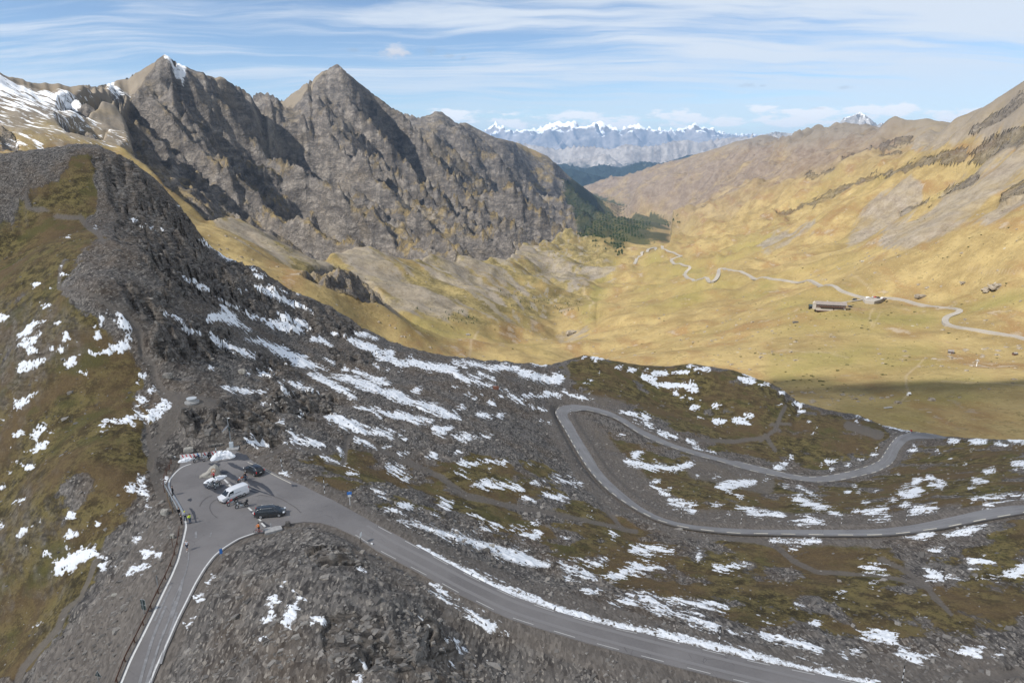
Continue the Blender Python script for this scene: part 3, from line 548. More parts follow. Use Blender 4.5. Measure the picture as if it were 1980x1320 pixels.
# ------------------------------------------------------------------ MATERIALS for the ground
def principled(name):
    m = bpy.data.materials.new(name); m.use_nodes = True; t = NT(m.node_tree); t.n.clear()
    b = t.new('ShaderNodeBsdfPrincipled'); o = t.new('ShaderNodeOutputMaterial'); t.l.new(b.outputs[0], o.inputs[0])
    return m, t, b
def bump(t, b, h, strength, dist):
    n = t.new('ShaderNodeBump'); n.inputs['Strength'].default_value = strength; n.inputs['Distance'].default_value = dist
    t.put(n.inputs['Height'], h); t.l.new(n.outputs[0], b.inputs['Normal']); return n
def mat_near():
    m, t, b = principled('near_ground')
    geo = t.new('ShaderNodeNewGeometry'); P = geo.outputs['Position']
    gr, rk, dt, sr = (t.attr(k) for k in ('gr', 'rk', 'dt', 'sr'))
    big = t.noise(P, .06, 5, .6); mid = t.noise(P, .35, 5, .65); fin = t.noise(P, 1.7, 5, .7); tiny = t.noise(P, 6.0, 4, .7)
    # broken slate lying about: small cells of differing tone
    bed = t.rot(P, R(-28), (1.0, .38, 1.0))
    v1 = t.new('ShaderNodeTexVoronoi'); t.put(v1.inputs['Vector'], bed); v1.inputs['Scale'].default_value = 1.3
    v2 = t.new('ShaderNodeTexVoronoi'); t.put(v2.inputs['Vector'], bed); v2.inputs['Scale'].default_value = 3.4
    c1 = t.sep(v1.outputs['Color'])[0]; c2 = t.sep(v2.outputs['Color'])[1]
    stone = t.math('ADD', t.math('MULTIPLY', c1, .45), t.math('MULTIPLY', c2, .55))
    scree = t.mix(t.map(t.math('ADD', stone, t.math('MULTIPLY', t.math('SUBTRACT', mid, .5), .9)), .15, .95), (.054, .049, .046), (.225, .203, .180))
    scree = t.mix(t.map(big, .42, .66, 0, .65, True), scree, t.mix(stone, (.070, .051, .036), (.175, .132, .094)))
    scree = t.mix(t.map(t.math('MULTIPLY', c2, fin), .40, .55, 0, .8, True), scree, (.33, .292, .245))
    # grass with brown and rusty heath in it
    g1 = t.mix(t.map(t.math('ADD', mid, t.math('MULTIPLY', t.math('SUBTRACT', fin, .5), .7)), .36, .64, 0, 1, True), (.040, .032, .016), (.172, .136, .054))
    g1 = t.mix(t.map(big, .40, .62, 0, .85, True), g1, t.mix(fin, (.080, .054, .030), (.165, .110, .056)))
    g1 = t.mix(t.map(t.noise(P, .11, 4, .6), .52, .68, 0, .75, True), g1, (.085, .080, .028))
    g1 = t.mix(t.map(tiny, .52, .74, 0, .5, True), g1, (.24, .19, .09))
    pv = t.new('ShaderNodeTexVoronoi'); t.put(pv.inputs['Vector'], P); pv.inputs['Scale'].default_value = 1.9
    peb = t.map(t.math('ADD', t.sep(pv.outputs['Color'])[0], t.math('MULTIPLY', t.math('SUBTRACT', mid, .5), 1.2)), .93, .99, 0, .75, True)
    peb = t.math('MULTIPLY', peb, t.map(pv.outputs['Distance'], .10, .22, 1, 0, True))
    g1 = t.mix(peb, g1, (.25, .235, .215))
    gm = t.map(t.math('ADD', gr, t.math('ADD', t.math('MULTIPLY', t.math('SUBTRACT', fin, .5), .9), t.math('MULTIPLY', t.math('SUBTRACT', mid, .5), .8))), .34, .66, 0, 1, True)
    col = t.mix(gm, scree, g1)
    # beds of dark slate
    beds = t.noise(t.rot(P, R(-24), (.35, 1.5, 2.6)), .55, 6, .65)
    rock = t.mix(t.map(beds, .35, .66, 0, 1, True), (.044, .040, .037), (.195, .170, .146))
    rock = t.mix(t.map(mid, .52, .70, 0, .5, True), rock, (.135, .105, .076))
    rock = t.mix(t.map(t.math('MULTIPLY', c1, fin), .36, .50, 0, .6, True), rock, (.29, .27, .245))
    rm = t.map(t.math('ADD', rk, t.math('MULTIPLY', t.math('SUBTRACT', fin, .5), .6)), .35, .62, 0, 1, True)
    col = t.mix(rm, col, rock)
    nz = t.sep(geo.outputs['Normal'])[2]
    steep = t.map(nz, .80, .58, 0, .75, True)
    col = t.mix(steep, col, rock)
    grit = t.mix(t.math('ADD', t.math('MULTIPLY', fin, .5), t.math('MULTIPLY', c2, .5)), (.085, .073, .063), (.230, .200, .171))
    col = t.mix(t.map(t.math('ADD', sr, t.math('ADD', t.math('MULTIPLY', t.math('SUBTRACT', fin, .5), 1.0), t.math('MULTIPLY', t.math('SUBTRACT', mid, .5), 1.2))), .35, .85, 0, .85, True), col, grit)
    col = t.mix(t.map(t.math('ADD', dt, t.math('ADD', t.math('MULTIPLY', t.math('SUBTRACT', fin, .5), .9), t.math('MULTIPLY', t.math('SUBTRACT', mid, .5), .9))), .26, .66, 0, .85, True), col, t.mix(fin, (.105, .092, .080), (.195, .170, .146)))
    t.put(b.inputs['Base Color'], col); b.inputs['Roughness'].default_value = .93; b.inputs['Specular IOR Level'].default_value = .2
    h = t.math('ADD', t.math('MULTIPLY', fin, .35), t.math('MULTIPLY', t.math('ADD', t.math('MULTIPLY', c1, .5), t.math('MULTIPLY', c2, .5)), t.math('SUBTRACT', 1.0, t.math('MULTIPLY', gm, .75))))
    h = t.math('ADD', h, t.math('MULTIPLY', beds, t.math('MULTIPLY', rm, 2.0)))
    h = t.math('ADD', h, t.math('MULTIPLY', tiny, .12))
    bump(t, b, h, .9, .42)
    return m
def mat_far():
    m, t, b = principled('far_ground')
    geo = t.new('ShaderNodeNewGeometry'); P = geo.outputs['Position']
    rk, cl, sc, mv, fo, sn, dt, gn, ch, ap, st_ = (t.attr(k) for k in ('rk', 'cl', 'sc', 'mv', 'fo', 'sn', 'dt', 'gn', 'ch', 'ap', 'st'))
    PF = t.rot(P, R(35), (1.0, .35, 1.0))
    a = t.noise(P, .0035, 6, .62); b1 = t.noise(P, .012, 6, .62); c = t.noise(P, .05, 5, .65); d = t.noise(P, .22, 5, .7)
    st = t.noise(PF, .02, 6, .62)
    gold = t.mix(t.map(t.math('ADD', b1, t.math('MULTIPLY', t.math('SUBTRACT', c, .5), .8)), .30, .70, 0, 1, True), (.200, .146, .064), (.332, .252, .114))
    gold = t.mix(t.map(st, .48, .66, 0, .8, True), gold, (.205, .123, .054))
    gold = t.mix(t.map(a, .50, .66, 0, .55, True), gold, (.235, .188, .070))
    gold = t.mix(t.math('MULTIPLY', gn, t.map(b1, .34, .66, .0, .75, True)), gold, (.165, .150, .046))
    e = t.noise(P, .55, 4, .7)
    gold = t.mix(t.map(t.math('ADD', d, t.math('MULTIPLY', t.math('SUBTRACT', c, .5), .8)), .52, .72, 0, .60, True), gold, (.115, .088, .036))
    gold = t.mix(t.map(t.math('ADD', e, t.math('MULTIPLY', t.math('SUBTRACT', d, .5), .7)), .58, .72, 0, .55, True), gold, (.42, .33, .16))
    gold = t.mix(t.map(t.math('ADD', c, t.math('MULTIPLY', t.math('SUBTRACT', st, .5), 1.2)), .66, .80, 0, .7, True), gold, (.31, .255, .19))
    v = t.new('ShaderNodeTexVoronoi'); t.put(v.inputs['Vector'], P); v.inputs['Scale'].default_value = .10
    peb = t.map(t.math('ADD', t.sep(v.outputs['Color'])[0], t.math('MULTIPLY', t.math('SUBTRACT', b1, .5), .8)), .95, 1.0, 0, .6, True)
    near0 = t.map(v.outputs['Distance'], .12, .2, 1, 0, True)
    gold = t.mix(t.math('MULTIPLY', peb, near0), gold, (.38, .36, .33))
    mauve = t.mix(t.map(t.math('ADD', b1, t.math('SUBTRACT', c, .5)), .3, .7), (.130, .097, .074), (.215, .172, .135))
    gold = t.mix(t.math('MULTIPLY', mv, t.map(a, .30, .55, .45, .95, True)), gold, mauve)
    olive = t.mix(t.map(t.math('ADD', c, t.math('MULTIPLY', t.math('SUBTRACT', d, .5), .9)), .34, .66, 0, 1, True), (.115, .095, .040), (.255, .203, .090))  # olive talus turf, with dimmer grazing sunlight worked into the tone
    olive = t.mix(t.map(b1, .48, .66, 0, .7, True), olive, (.240, .165, .070))
    olive = t.mix(t.map(t.math('ADD', st_, t.math('MULTIPLY', t.math('SUBTRACT', c, .5), .6)), .62, .88, 0, .8, True), olive, (.225, .200, .165))
    olive = t.mix(t.map(t.math('ADD', d, t.math('MULTIPLY', t.math('SUBTRACT', b1, .5), .8)), .60, .70, 0, .6, True), olive, (.045, .050, .022))
    gold = t.mix(t.map(t.math('ADD', ap, t.math('MULTIPLY', t.math('SUBTRACT', b1, .5), .8)), .25, .70, 0, .9, True), gold, olive)
    screec = t.mix(t.map(t.math('ADD', c, t.math('SUBTRACT', d, .5)), .3, .7), (.150, .128, .102), (.270, .236, .194))
    sm = t.map(t.math('ADD', sc, t.math('MULTIPLY', t.math('SUBTRACT', t.math('ADD', t.math('MULTIPLY', b1, .5), t.math('MULTIPLY', st, .5)), .5), 2.2)), .34, 1.15, 0, .85, True)
    hi = t.map(t.math('ADD', t.sep(P)[2], t.math('MULTIPLY', t.math('SUBTRACT', b1, .5), 260.0)), 20.0, 190.0, 0, .9, True)
    col = t.mix(sm, gold, screec); col = t.mix(hi, col, t.mix(b1, (.110, .094, .076), (.225, .195, .160)))
    beds = t.noise(t.rot(P, R(20), (1, .5, 2.2)), .02, 7, .66)
    rock = t.mix(t.map(t.math('ADD', beds, t.math('MULTIPLY', t.math('SUBTRACT', d, .5), .5)), .34, .68, 0, 1, True), (.082, .073, .067), (.232, .208, .184))
    rock = t.mix(t.map(b1, .48, .68, 0, .55, True), rock, (.165, .135, .098))
    rock = t.mix(t.map(c, .58, .72, 0, .5, True), rock, (.095, .084, .077))
    nz = t.sep(geo.outputs['Normal'])[2]
    ledge = t.math('MULTIPLY', t.map(nz, .66, .86, 0, 1, True), t.map(b1, .40, .58, 0, 1, True))
    pz = t.sep(P)[2]
    ledge = t.math('MULTIPLY', ledge, t.map(pz, 260.0, -80.0, .15, 1.0))
    rock = t.mix(t.math('MULTIPLY', ledge, .8), rock, t.mix(c, (.190, .135, .055), (.270, .205, .090)))
    PD = t.vmath('ADD', P, t.vmath('MULTIPLY', t.noise(P, .03, 4, .6, out=1), (45.0, 45.0, 45.0)))
    k1 = t.map(t.voro(t.rot(PD, R(-24), (1.0, .55, .8)), .020, 'DISTANCE_TO_EDGE'), .0, .13, 1, 0); k2 = t.map(t.voro(t.rot(PD, R(16), (.6, 1.0, 1.1)), .062, 'DISTANCE_TO_EDGE'), .0, .14, 1, 0)
    crk = t.math('MAXIMUM', t.math('MULTIPLY', k1, .60), t.math('MULTIPLY', k2, .45))
    rock = t.mix(crk, rock, (.050, .046, .044))
    rock = t.mix(t.math('MULTIPLY', ch, t.map(c, .35, .6, .35, .95)), rock, screec)
    rm = t.map(t.math('ADD', rk, t.math('MULTIPLY', t.math('SUBTRACT', c, .5), .9)), .35, .62, 0, 1, True)
    col = t.mix(t.math('MULTIPLY', rm, t.math('ADD', .55, t.math('MULTIPLY', cl, .45))), col, rock)
    fl = t.map(t.math('ADD', fo, t.math('ADD', t.math('MULTIPLY', t.math('SUBTRACT', b1, .5), 1.2), t.math('MULTIPLY', t.math('SUBTRACT', c, .5), .8))), .42, .72, 0, .85, True)
    col = t.mix(fl, col, (.026, .036, .017))
    col = t.mix(t.math('MULTIPLY', dt, .85), col, (.37, .30, .215))
    sw = t.noise(t.rot(P, R(-48), (.20, 1.5, 1.0)), .085, 5, .62)
    snw = t.map(t.math('ADD', t.math('MULTIPLY', sn, .42), t.math('ADD', sw, t.math('MULTIPLY', t.map(pz, 90, 230, -.14, .22), 1.0))), .85, .94, 0, 1, True)
    snw = t.math('MULTIPLY', snw, t.map(sn, .2, .5, 0, 1))
    col = t.mix(snw, col, (.82, .84, .87))
    t.put(b.inputs['Base Color'], col); b.inputs['Roughness'].default_value = .95; b.inputs['Specular IOR Level'].default_value = .15
    h = t.math('ADD', t.math('MULTIPLY', c, 5.0), t.math('MULTIPLY', d, 1.6))
    h = t.math('MULTIPLY', h, t.math('ADD', .35, t.math('MULTIPLY', rm, 1.5)))
    h = t.math('ADD', h, t.math('MULTIPLY', t.math('MULTIPLY', beds, rm), 16.0))
    h = t.math('SUBTRACT', h, t.math('MULTIPLY', t.math('MULTIPLY', crk, rm), 4.0))
    bump(t, b, h, .8, 1.0)
    return m
M_near = mat_near(); M_far = mat_far()

# ------------------------------------------------------------------ GROUND MESHES
co = np.stack([XX, YY, ZN], -1).reshape(-1, 3)
near_o = link('ground', np_mesh('ground', co, grid_faces(NRN, NCN), dict(gr=A_gr, rk=A_rk, dt=A_dt, sr=A_sr)), M_near); tag(near_o, kind='structure')
co = np.stack([XF, YG, ZF], -1).reshape(-1, 3)
# valley line that parts the rocky range from the grassy flank
VL = np.array([at_z(x, y, z)[:2] for x, y, z in ((820, 650, -195), (1000, 600, -232), (1140, 590, -292), (1180, 500, -362), (1240, 440, -440), (1300, 422, -480), (1200, 392, -560), (1160, 372, -640))])
VL = np.r_[[[-420, 280], [-350, 600]], VL, [[VL[-1][0] + 250, 15000]]]
xl = np.interp(YG, VL[:, 1], VL[:, 0])
ff = grid_faces(NRF, NCF); left = (XF < xl).reshape(-1)[ff[:, 0]]
range_o = link('mountain', sub_mesh('mountain', co, ff[left], F_attr), M_far); tag(range_o, kind='structure')
flank_o = link('hillside', sub_mesh('hillside', co, ff[~left], F_attr), M_far); tag(flank_o, kind='structure')
# ------------------------------------------------------------------ ROADS, lines and wet patches
def mat_road(name, lo, hi, streak=0.0):
    m, t, b = principled(name)
    P = t.new('ShaderNodeNewGeometry').outputs['Position']
    a = t.noise(P, .12, 5, .6); f = t.noise(P, 3.0, 4, .7); g = t.noise(P, 22, 3, .7)
    col = t.mix(t.map(a, .30, .70, 0, 1, True), lo, hi)
    col = t.mix(t.map(f, .35, .75, 0, .35), col, (.23, .22, .21))
    col = t.mix(t.map(g, .5, .8, 0, .35), col, (.055, .053, .053))
    if streak:
        la = t.attr('lane')
        w = t.noise(t.comb(t.math('MULTIPLY', la, 7.0), t.math('MULTIPLY', t.attr('along'), .05), 0.0), 1.0, 5, .65)
        col = t.mix(t.map(w, .42, .66, 0, streak, True), col, (.27, .26, .265))
        e = t.map(t.math('ABSOLUTE', t.math('SUBTRACT', la, .5)), .40, .5, 0, .55, True)
        col = t.mix(e, col, (.10, .092, .085))
    cr = t.voro(P, .32, 'DISTANCE_TO_EDGE'); 
    crk = t.math('MULTIPLY', t.map(cr, .0, .012, 1, 0), t.map(t.noise(P, .3, 3), .5, .62, 0, .55, True))
    col = t.mix(crk, col, (.045, .043, .043))
    t.put(b.inputs['Base Color'], col); b.inputs['Roughness'].default_value = .86; b.inputs['Specular IOR Level'].default_value = .35
    bump(t, b, g, .35, .02)
    return m
M_road1 = mat_road('asphalt', (.158, .146, .142), (.215, .200, .193))
M_road2 = mat_road('worn_asphalt', (.165, .160, .159), (.230, .225, .222), .6)
def flat_mat(name, col, rough=.7, spec=.3, var=0.0, vs=2.0, metal=0.0):
    m, t, b = principled(name)
    c = tuple(col)
    if var:
        P = t.new('ShaderNodeNewGeometry').outputs['Position']; n = t.noise(P, vs, 4, .65)
        c = t.mix(t.map(n, .3, .7), tuple(x * (1 - var) for x in col), tuple(min(1, x * (1 + var)) for x in col))
    t.put(b.inputs['Base Color'], c); b.inputs['Roughness'].default_value = rough; b.inputs['Specular IOR Level'].default_value = spec; b.inputs['Metallic'].default_value = metal
    return m
def mat_worn(name, col, under):
    m, t, b = principled(name); P = t.new('ShaderNodeNewGeometry').outputs['Position']
    n = t.math('ADD', t.math('MULTIPLY', t.noise(P, 2.2, 4, .7), .6), t.math('MULTIPLY', t.noise(P, 14, 3, .7), .4))
    t.put(b.inputs['Base Color'], t.mix(t.map(n, .52, .66, 0, .8, True), col, under)); b.inputs['Roughness'].default_value = .8
    return m
M_line = mat_worn('road_paint', (.66, .65, .62), (.25, .24, .235))
M_liney = mat_worn('yellowed_road_paint', (.66, .61, .50), (.2, .19, .18))
M_dash = mat_worn('faded_road_paint', (.47, .455, .43), (.215, .20, .193))
M_worn = mat_worn('worn_lane', (.215, .202, .195), (.188, .174, .168)); M_patch = flat_mat('asphalt_patch', (.125, .117, .114), .9, .25, .12, 1.5)
M_wet = flat_mat('wet_asphalt', (.058, .058, .064), .55, .5, .2, 1.5)
M_tyre_mark = flat_mat('rubber_mark', (.120, .112, .110), .8, .2, .2)
M_pale = flat_mat('salt_streak', (.24, .235, .235), .9, .2, .25, 1.5)

def road_z(x, y): return float(ROADZ1(np.array([x]), np.array([y]))[0])
def sheet(name, poly, zfun, lift, mat, parent=None, step=None, skirt=0.0):
    """a paved sheet over a traced outline, triangulated over a grid so that it follows the fall of the ground"""
    P = [tuple(p[:2]) for p in poly]; pts = list(P); n = len(P)
    edges = [(i, (i + 1) % n) for i in range(n)]
    if step:
        A = np.array(P); x0, y0 = A.min(0); x1, y1 = A.max(0)
        gx, gy = np.meshgrid(np.arange(x0, x1, step), np.arange(y0, y1, step)); gx = gx.ravel(); gy = gy.ravel()
        ok = poly_sdf(A, gx, gy) > step * .45
        pts += list(zip(gx[ok], gy[ok]))
    v, e, f, *_ = delaunay_2d_cdt([Vector(p) for p in pts], edges, [], 1, 1e-5)
    x = np.array([p.x for p in v]); y = np.array([p.y for p in v]); z = zfun(x, y) + lift
    cos = [tuple(c) for c in zip(x, y, z)]; faces = [tuple(q) for q in f]
    if skirt:
        base = len(cos); zz = zfun(np.array([p[0] for p in P]), np.array([p[1] for p in P])) + lift
        for (px_, py_), z_ in zip(P, zz): cos += [(px_, py_, z_), (px_, py_, z_ - skirt)]
        for i in range(n):
            j = (i + 1) % n; faces.append((base + 2 * i, base + 2 * j, base + 2 * j + 1, base + 2 * i + 1))
    me = bpy.data.meshes.new(name); me.from_pydata(cos, [], faces); me.update()
    bm = bmesh.new(); bm.from_mesh(me)
    for fc in bm.faces:
        if fc.normal.z < -.01: fc.normal_flip()
    bm.to_mesh(me); bm.free()
    return link(name, me, mat, parent)
road1 = tag(sheet('mountain_road', W1, ROADZ1, 0.0, M_road1, None, 2.2, .3), kind='structure')

def ribbon(name, L, Rr, mat, parent=None, skirt=0.0, across=1):
    n = len(L); cos = []; fs = []; lane = []; along = []
    s = np.r_[0, np.cumsum(np.linalg.norm(np.diff(.5 * (L + Rr)[:, :2], axis=0), axis=1))]
    k = across + 1
    for i in range(n):
        for j in range(k):
            w = j / across; cos.append(tuple(L[i] * (1 - w) + Rr[i] * w)); lane.append(w); along.append(s[i])
    for i in range(n - 1):
        for j in range(across):
            a = i * k + j; fs.append((a, a + 1, a + k + 1, a + k))
    if skirt:
        b0 = len(cos)
        for i in range(n):
            cos += [(L[i][0], L[i][1], L[i][2] - skirt), (Rr[i][0], Rr[i][1], Rr[i][2] - skirt)]; lane += [0, 1]; along += [s[i], s[i]]
        for i in range(n - 1):
            fs.append((i * k, (i + 1) * k, b0 + 2 * i + 2, b0 + 2 * i)); fs.append((i * k + across, b0 + 2 * i + 1, b0 + 2 * i + 3, (i + 1) * k + across))
    me = bpy.data.meshes.new(name); me.from_pydata(cos, [], fs); me.update()
    for nm, v in (('lane', lane), ('along', along)):
        a = me.attributes.new(nm, 'FLOAT', 'POINT'); a.data.foreach_set('value', np.array(v, np.float32))
    bm = bmesh.new(); bm.from_mesh(me)
    for fc in bm.faces:
        if fc.normal.z < -.2: fc.normal_flip()
    bm.to_mesh(me); bm.free()
    return link(name, me, mat, parent)
road2 = tag(ribbon('hairpin_road', W2O, W2I, M_road2, None, .3, 4), kind='structure')
road2['kind'] = 'structure'

def offset_line(P, d):
    """chain P shifted d metres to its left"""
    t = np.gradient(P[:, :2], axis=0); t /= np.linalg.norm(t, axis=1)[:, None] + 1e-9
    Q = P.copy(); Q[:, 0] += -t[:, 1] * d; Q[:, 1] += t[:, 0] * d
    return Q
def line_piece(name, P, w, mat, parent, lift=.03):
    A = offset_line(P, w / 2); B = offset_line(P, -w / 2); A[:, 2] += lift; B[:, 2] += lift
    return ribbon(name, A, B, mat, parent)
def on_road1(P):
    P = P.copy(); P[:, 2] = ROADZ1(P[:, 0], P[:, 1]); return P
def dashes(P, inset, dash, gap, w, mat, parent, start=0.0, zf=None, lift=.03):
    Q = offset_line(P, inset); s = np.r_[0, np.cumsum(np.linalg.norm(np.diff(Q[:, :2], axis=0), axis=1))]
    a = start; first = None
    while a + dash < s[-1]:
        t = np.linspace(a, a + dash, 4); D = np.stack([np.interp(t, s, Q[:, k]) for k in range(3)], 1)
        if zf: D = zf(D)
        line_piece('edge_dash', D, w * random.uniform(.85, 1.1), mat, parent, lift); a += dash + gap * random.uniform(.95, 1.05)
px_line = lambda pts, n: on_road1(smooth_line(np.array([at_z(x, y, z) for x, y, z in pts]), n, 2))
# solid white lines down the left-hand road
left_line = px_line(R3L[:-1] + [(347, 903, 0), (360, 897.5, 0), (368, 895.5, 0)], 90)
line_piece('edge_line', offset_line(left_line, -.35), .26, M_line, road1)
right_line = px_line([R1 for R1 in ((494, 1031.5, 0),)] + R3R, 70)
line_piece('edge_line', offset_line(right_line, -.30), .22, M_line, road1)
up = px_line([(482, 892, 0), (512, 906, 0)] + R1U, 160); lo = px_line(R1L, 120)
line_piece('edge_line', offset_line(px_line([(482, 892, 0), (512, 905.5, 0), (540, 920.5, 0), (566, 933, 0)], 20), -.35), .14, M_liney, road1)
dashes(up[46:], -.30, 2.9, 2.9, .13, M_dash, road1, .4, on_road1); dashes(lo, .30, 2.9, 2.9, .13, M_dash, road1, .8, on_road1)
for (x0, y0, x1, y1) in ((433.5, 926.5, 441, 934), (442.5, 936.5, 448.5, 942.5), (480, 981, 487, 987.3), (488.5, 990.5, 495.5, 997.5), (500.5, 1003, 504.5, 1007), (505.5, 1011, 512.7, 1018)):
    line_piece('give_way_dash', on_road1(np.array([at_z(x0, y0, 0), at_z(.5 * (x0 + x1), .5 * (y0 + y1), 0), at_z(x1, y1, 0)])), .30, M_line, road1, .034)
dashes(W2O, -.32 if np.cross(W2O[1, :2] - W2O[0, :2], W2I[0, :2] - W2O[0, :2]) < 0 else .32, 2.9, 2.7, .24, M_liney, road2, .5)
dashes(W2I, .32 if np.cross(W2O[1, :2] - W2O[0, :2], W2I[0, :2] - W2O[0, :2]) < 0 else -.32, 2.9, 2.7, .24, M_liney, road2, 1.7)
def roughen(P, amp, n=4):
    out = []
    for a, b in zip(P, P[1:] + P[:1]):
        a = Vector(a); b = Vector(b)
        for i in range(n):
            p = a.lerp(b, i / n); q = amp if i else amp * .4
            out.append((p.x + random.uniform(-q, q), p.y + random.uniform(-q, q)))
    return out
# wheel tracks and repairs on the main road
_c = smooth_line(np.array([at_z(x, y, z) for x, y, z in R1L[:1] + R1L[2:]]), 60, 2)
for off_ in (1.3, 3.4): line_piece('wheel_track', on_road1(offset_line(_c, off_)), .6, M_worn, road1, .012)
# melt water, a dark mark, tyre marks and salt on the lot
Z1 = lambda x, y: ROADZ1(x, y)
def zoom(pts, x0, y0, k): return [(x0 + x / k, y0 + y / k) for x, y in pts]
WET = [[(640, 330), (690, 345), (760, 385), (800, 430), (780, 445), (720, 420), (660, 385), (610, 350)], [(680, 262), (740, 268), (800, 300), (845, 325), (840, 345), (780, 325), (720, 300)],
       [(860, 425), (950, 435), (1030, 470), (1085, 515), (1135, 588), (1090, 565), (1030, 515), (960, 480), (1000, 520), (900, 480)], [(760, 420), (850, 470), (960, 520), (1080, 560), (1130, 580), (1040, 560), (960, 530), (870, 500), (780, 460)], [(690, 430), (780, 480), (880, 520), (985, 548), (960, 552), (860, 525), (740, 480)],
       [(450, 455), (560, 500), (640, 470), (700, 500), (730, 480), (660, 560), (590, 560), (530, 525), (470, 500)], [(600, 520), (700, 500), (640, 560), (600, 560)],
       [(320, 695), (350, 698), (378, 745), (392, 828), (378, 828), (360, 760)], [(305, 615), (335, 600), (350, 618), (335, 632), (315, 628)],  # first outline: elongated dark mark near the left edge line
       [(770, 170), (860, 190), (900, 240), (850, 245), (780, 240), (640, 250), (560, 275), (600, 250), (720, 230)], [(500, 275), (560, 265), (620, 280), (600, 305), (540, 300)], [(1290, 470), (1350, 480), (1340, 495), (1290, 490)], [(1000, 810), (1035, 830), (1090, 870), (1060, 880), (1035, 865)], [(900, 720), (925, 735), (930, 760), (905, 735)]]
k = 0
for W in WET:
    pp = roughen(zoom(W, 300, 840, 4.89), .8); k += 1
    sheet('wet_patch', [at_z(x, y, 0) for x, y in pp], Z1, .012 + .001 * k, M_wet, road1)
for arc in ([(620, 600), (560, 620), (520, 660), (515, 700), (540, 750), (590, 790)], [(540, 575), (480, 600), (440, 640), (420, 680)], [(1050, 560), (1200, 610), (1330, 690), (1380, 740)], [(960, 580), (1000, 570), (1100, 590)]):
    P = on_road1(smooth_line(np.array([at_z(x, y, 0) for x, y in zoom(arc, 300, 840, 4.89)]), 24, 2)); line_piece('tyre_mark', P, .13, M_tyre_mark, road1, .028)
for pts in ([(1430, 420), (1425, 490), (1400, 570), (1360, 640), (1290, 760)], [(1290, 640), (1200, 790), (1160, 850)], [(1200, 960), (1150, 1060), (1050, 1250), (1010, 1320)], [(1160, 1100), (1100, 1230), (1060, 1320)], [(1320, 730), (1250, 880), (1180, 1000)], [(1250, 760), (1150, 930), (1060, 1130), (980, 1310)], [(1330, 800), (1270, 930), (1190, 1100)], [(1230, 900), (1170, 1030), (1090, 1200), (1040, 1320)], [(1380, 600), (1350, 700), (1290, 830)], [(1483, 270), (1483, 320)], [(1598, 280), (1590, 310)]):
    P = on_road1(smooth_line(np.array([at_z(x, y, -2) for x, y in zoom(pts, 0, 980, 3.882)]), 16, 2))
    P = on_road1(P); line_piece('salt_streak', P, random.uniform(.16, .5), M_pale, road1, .029)
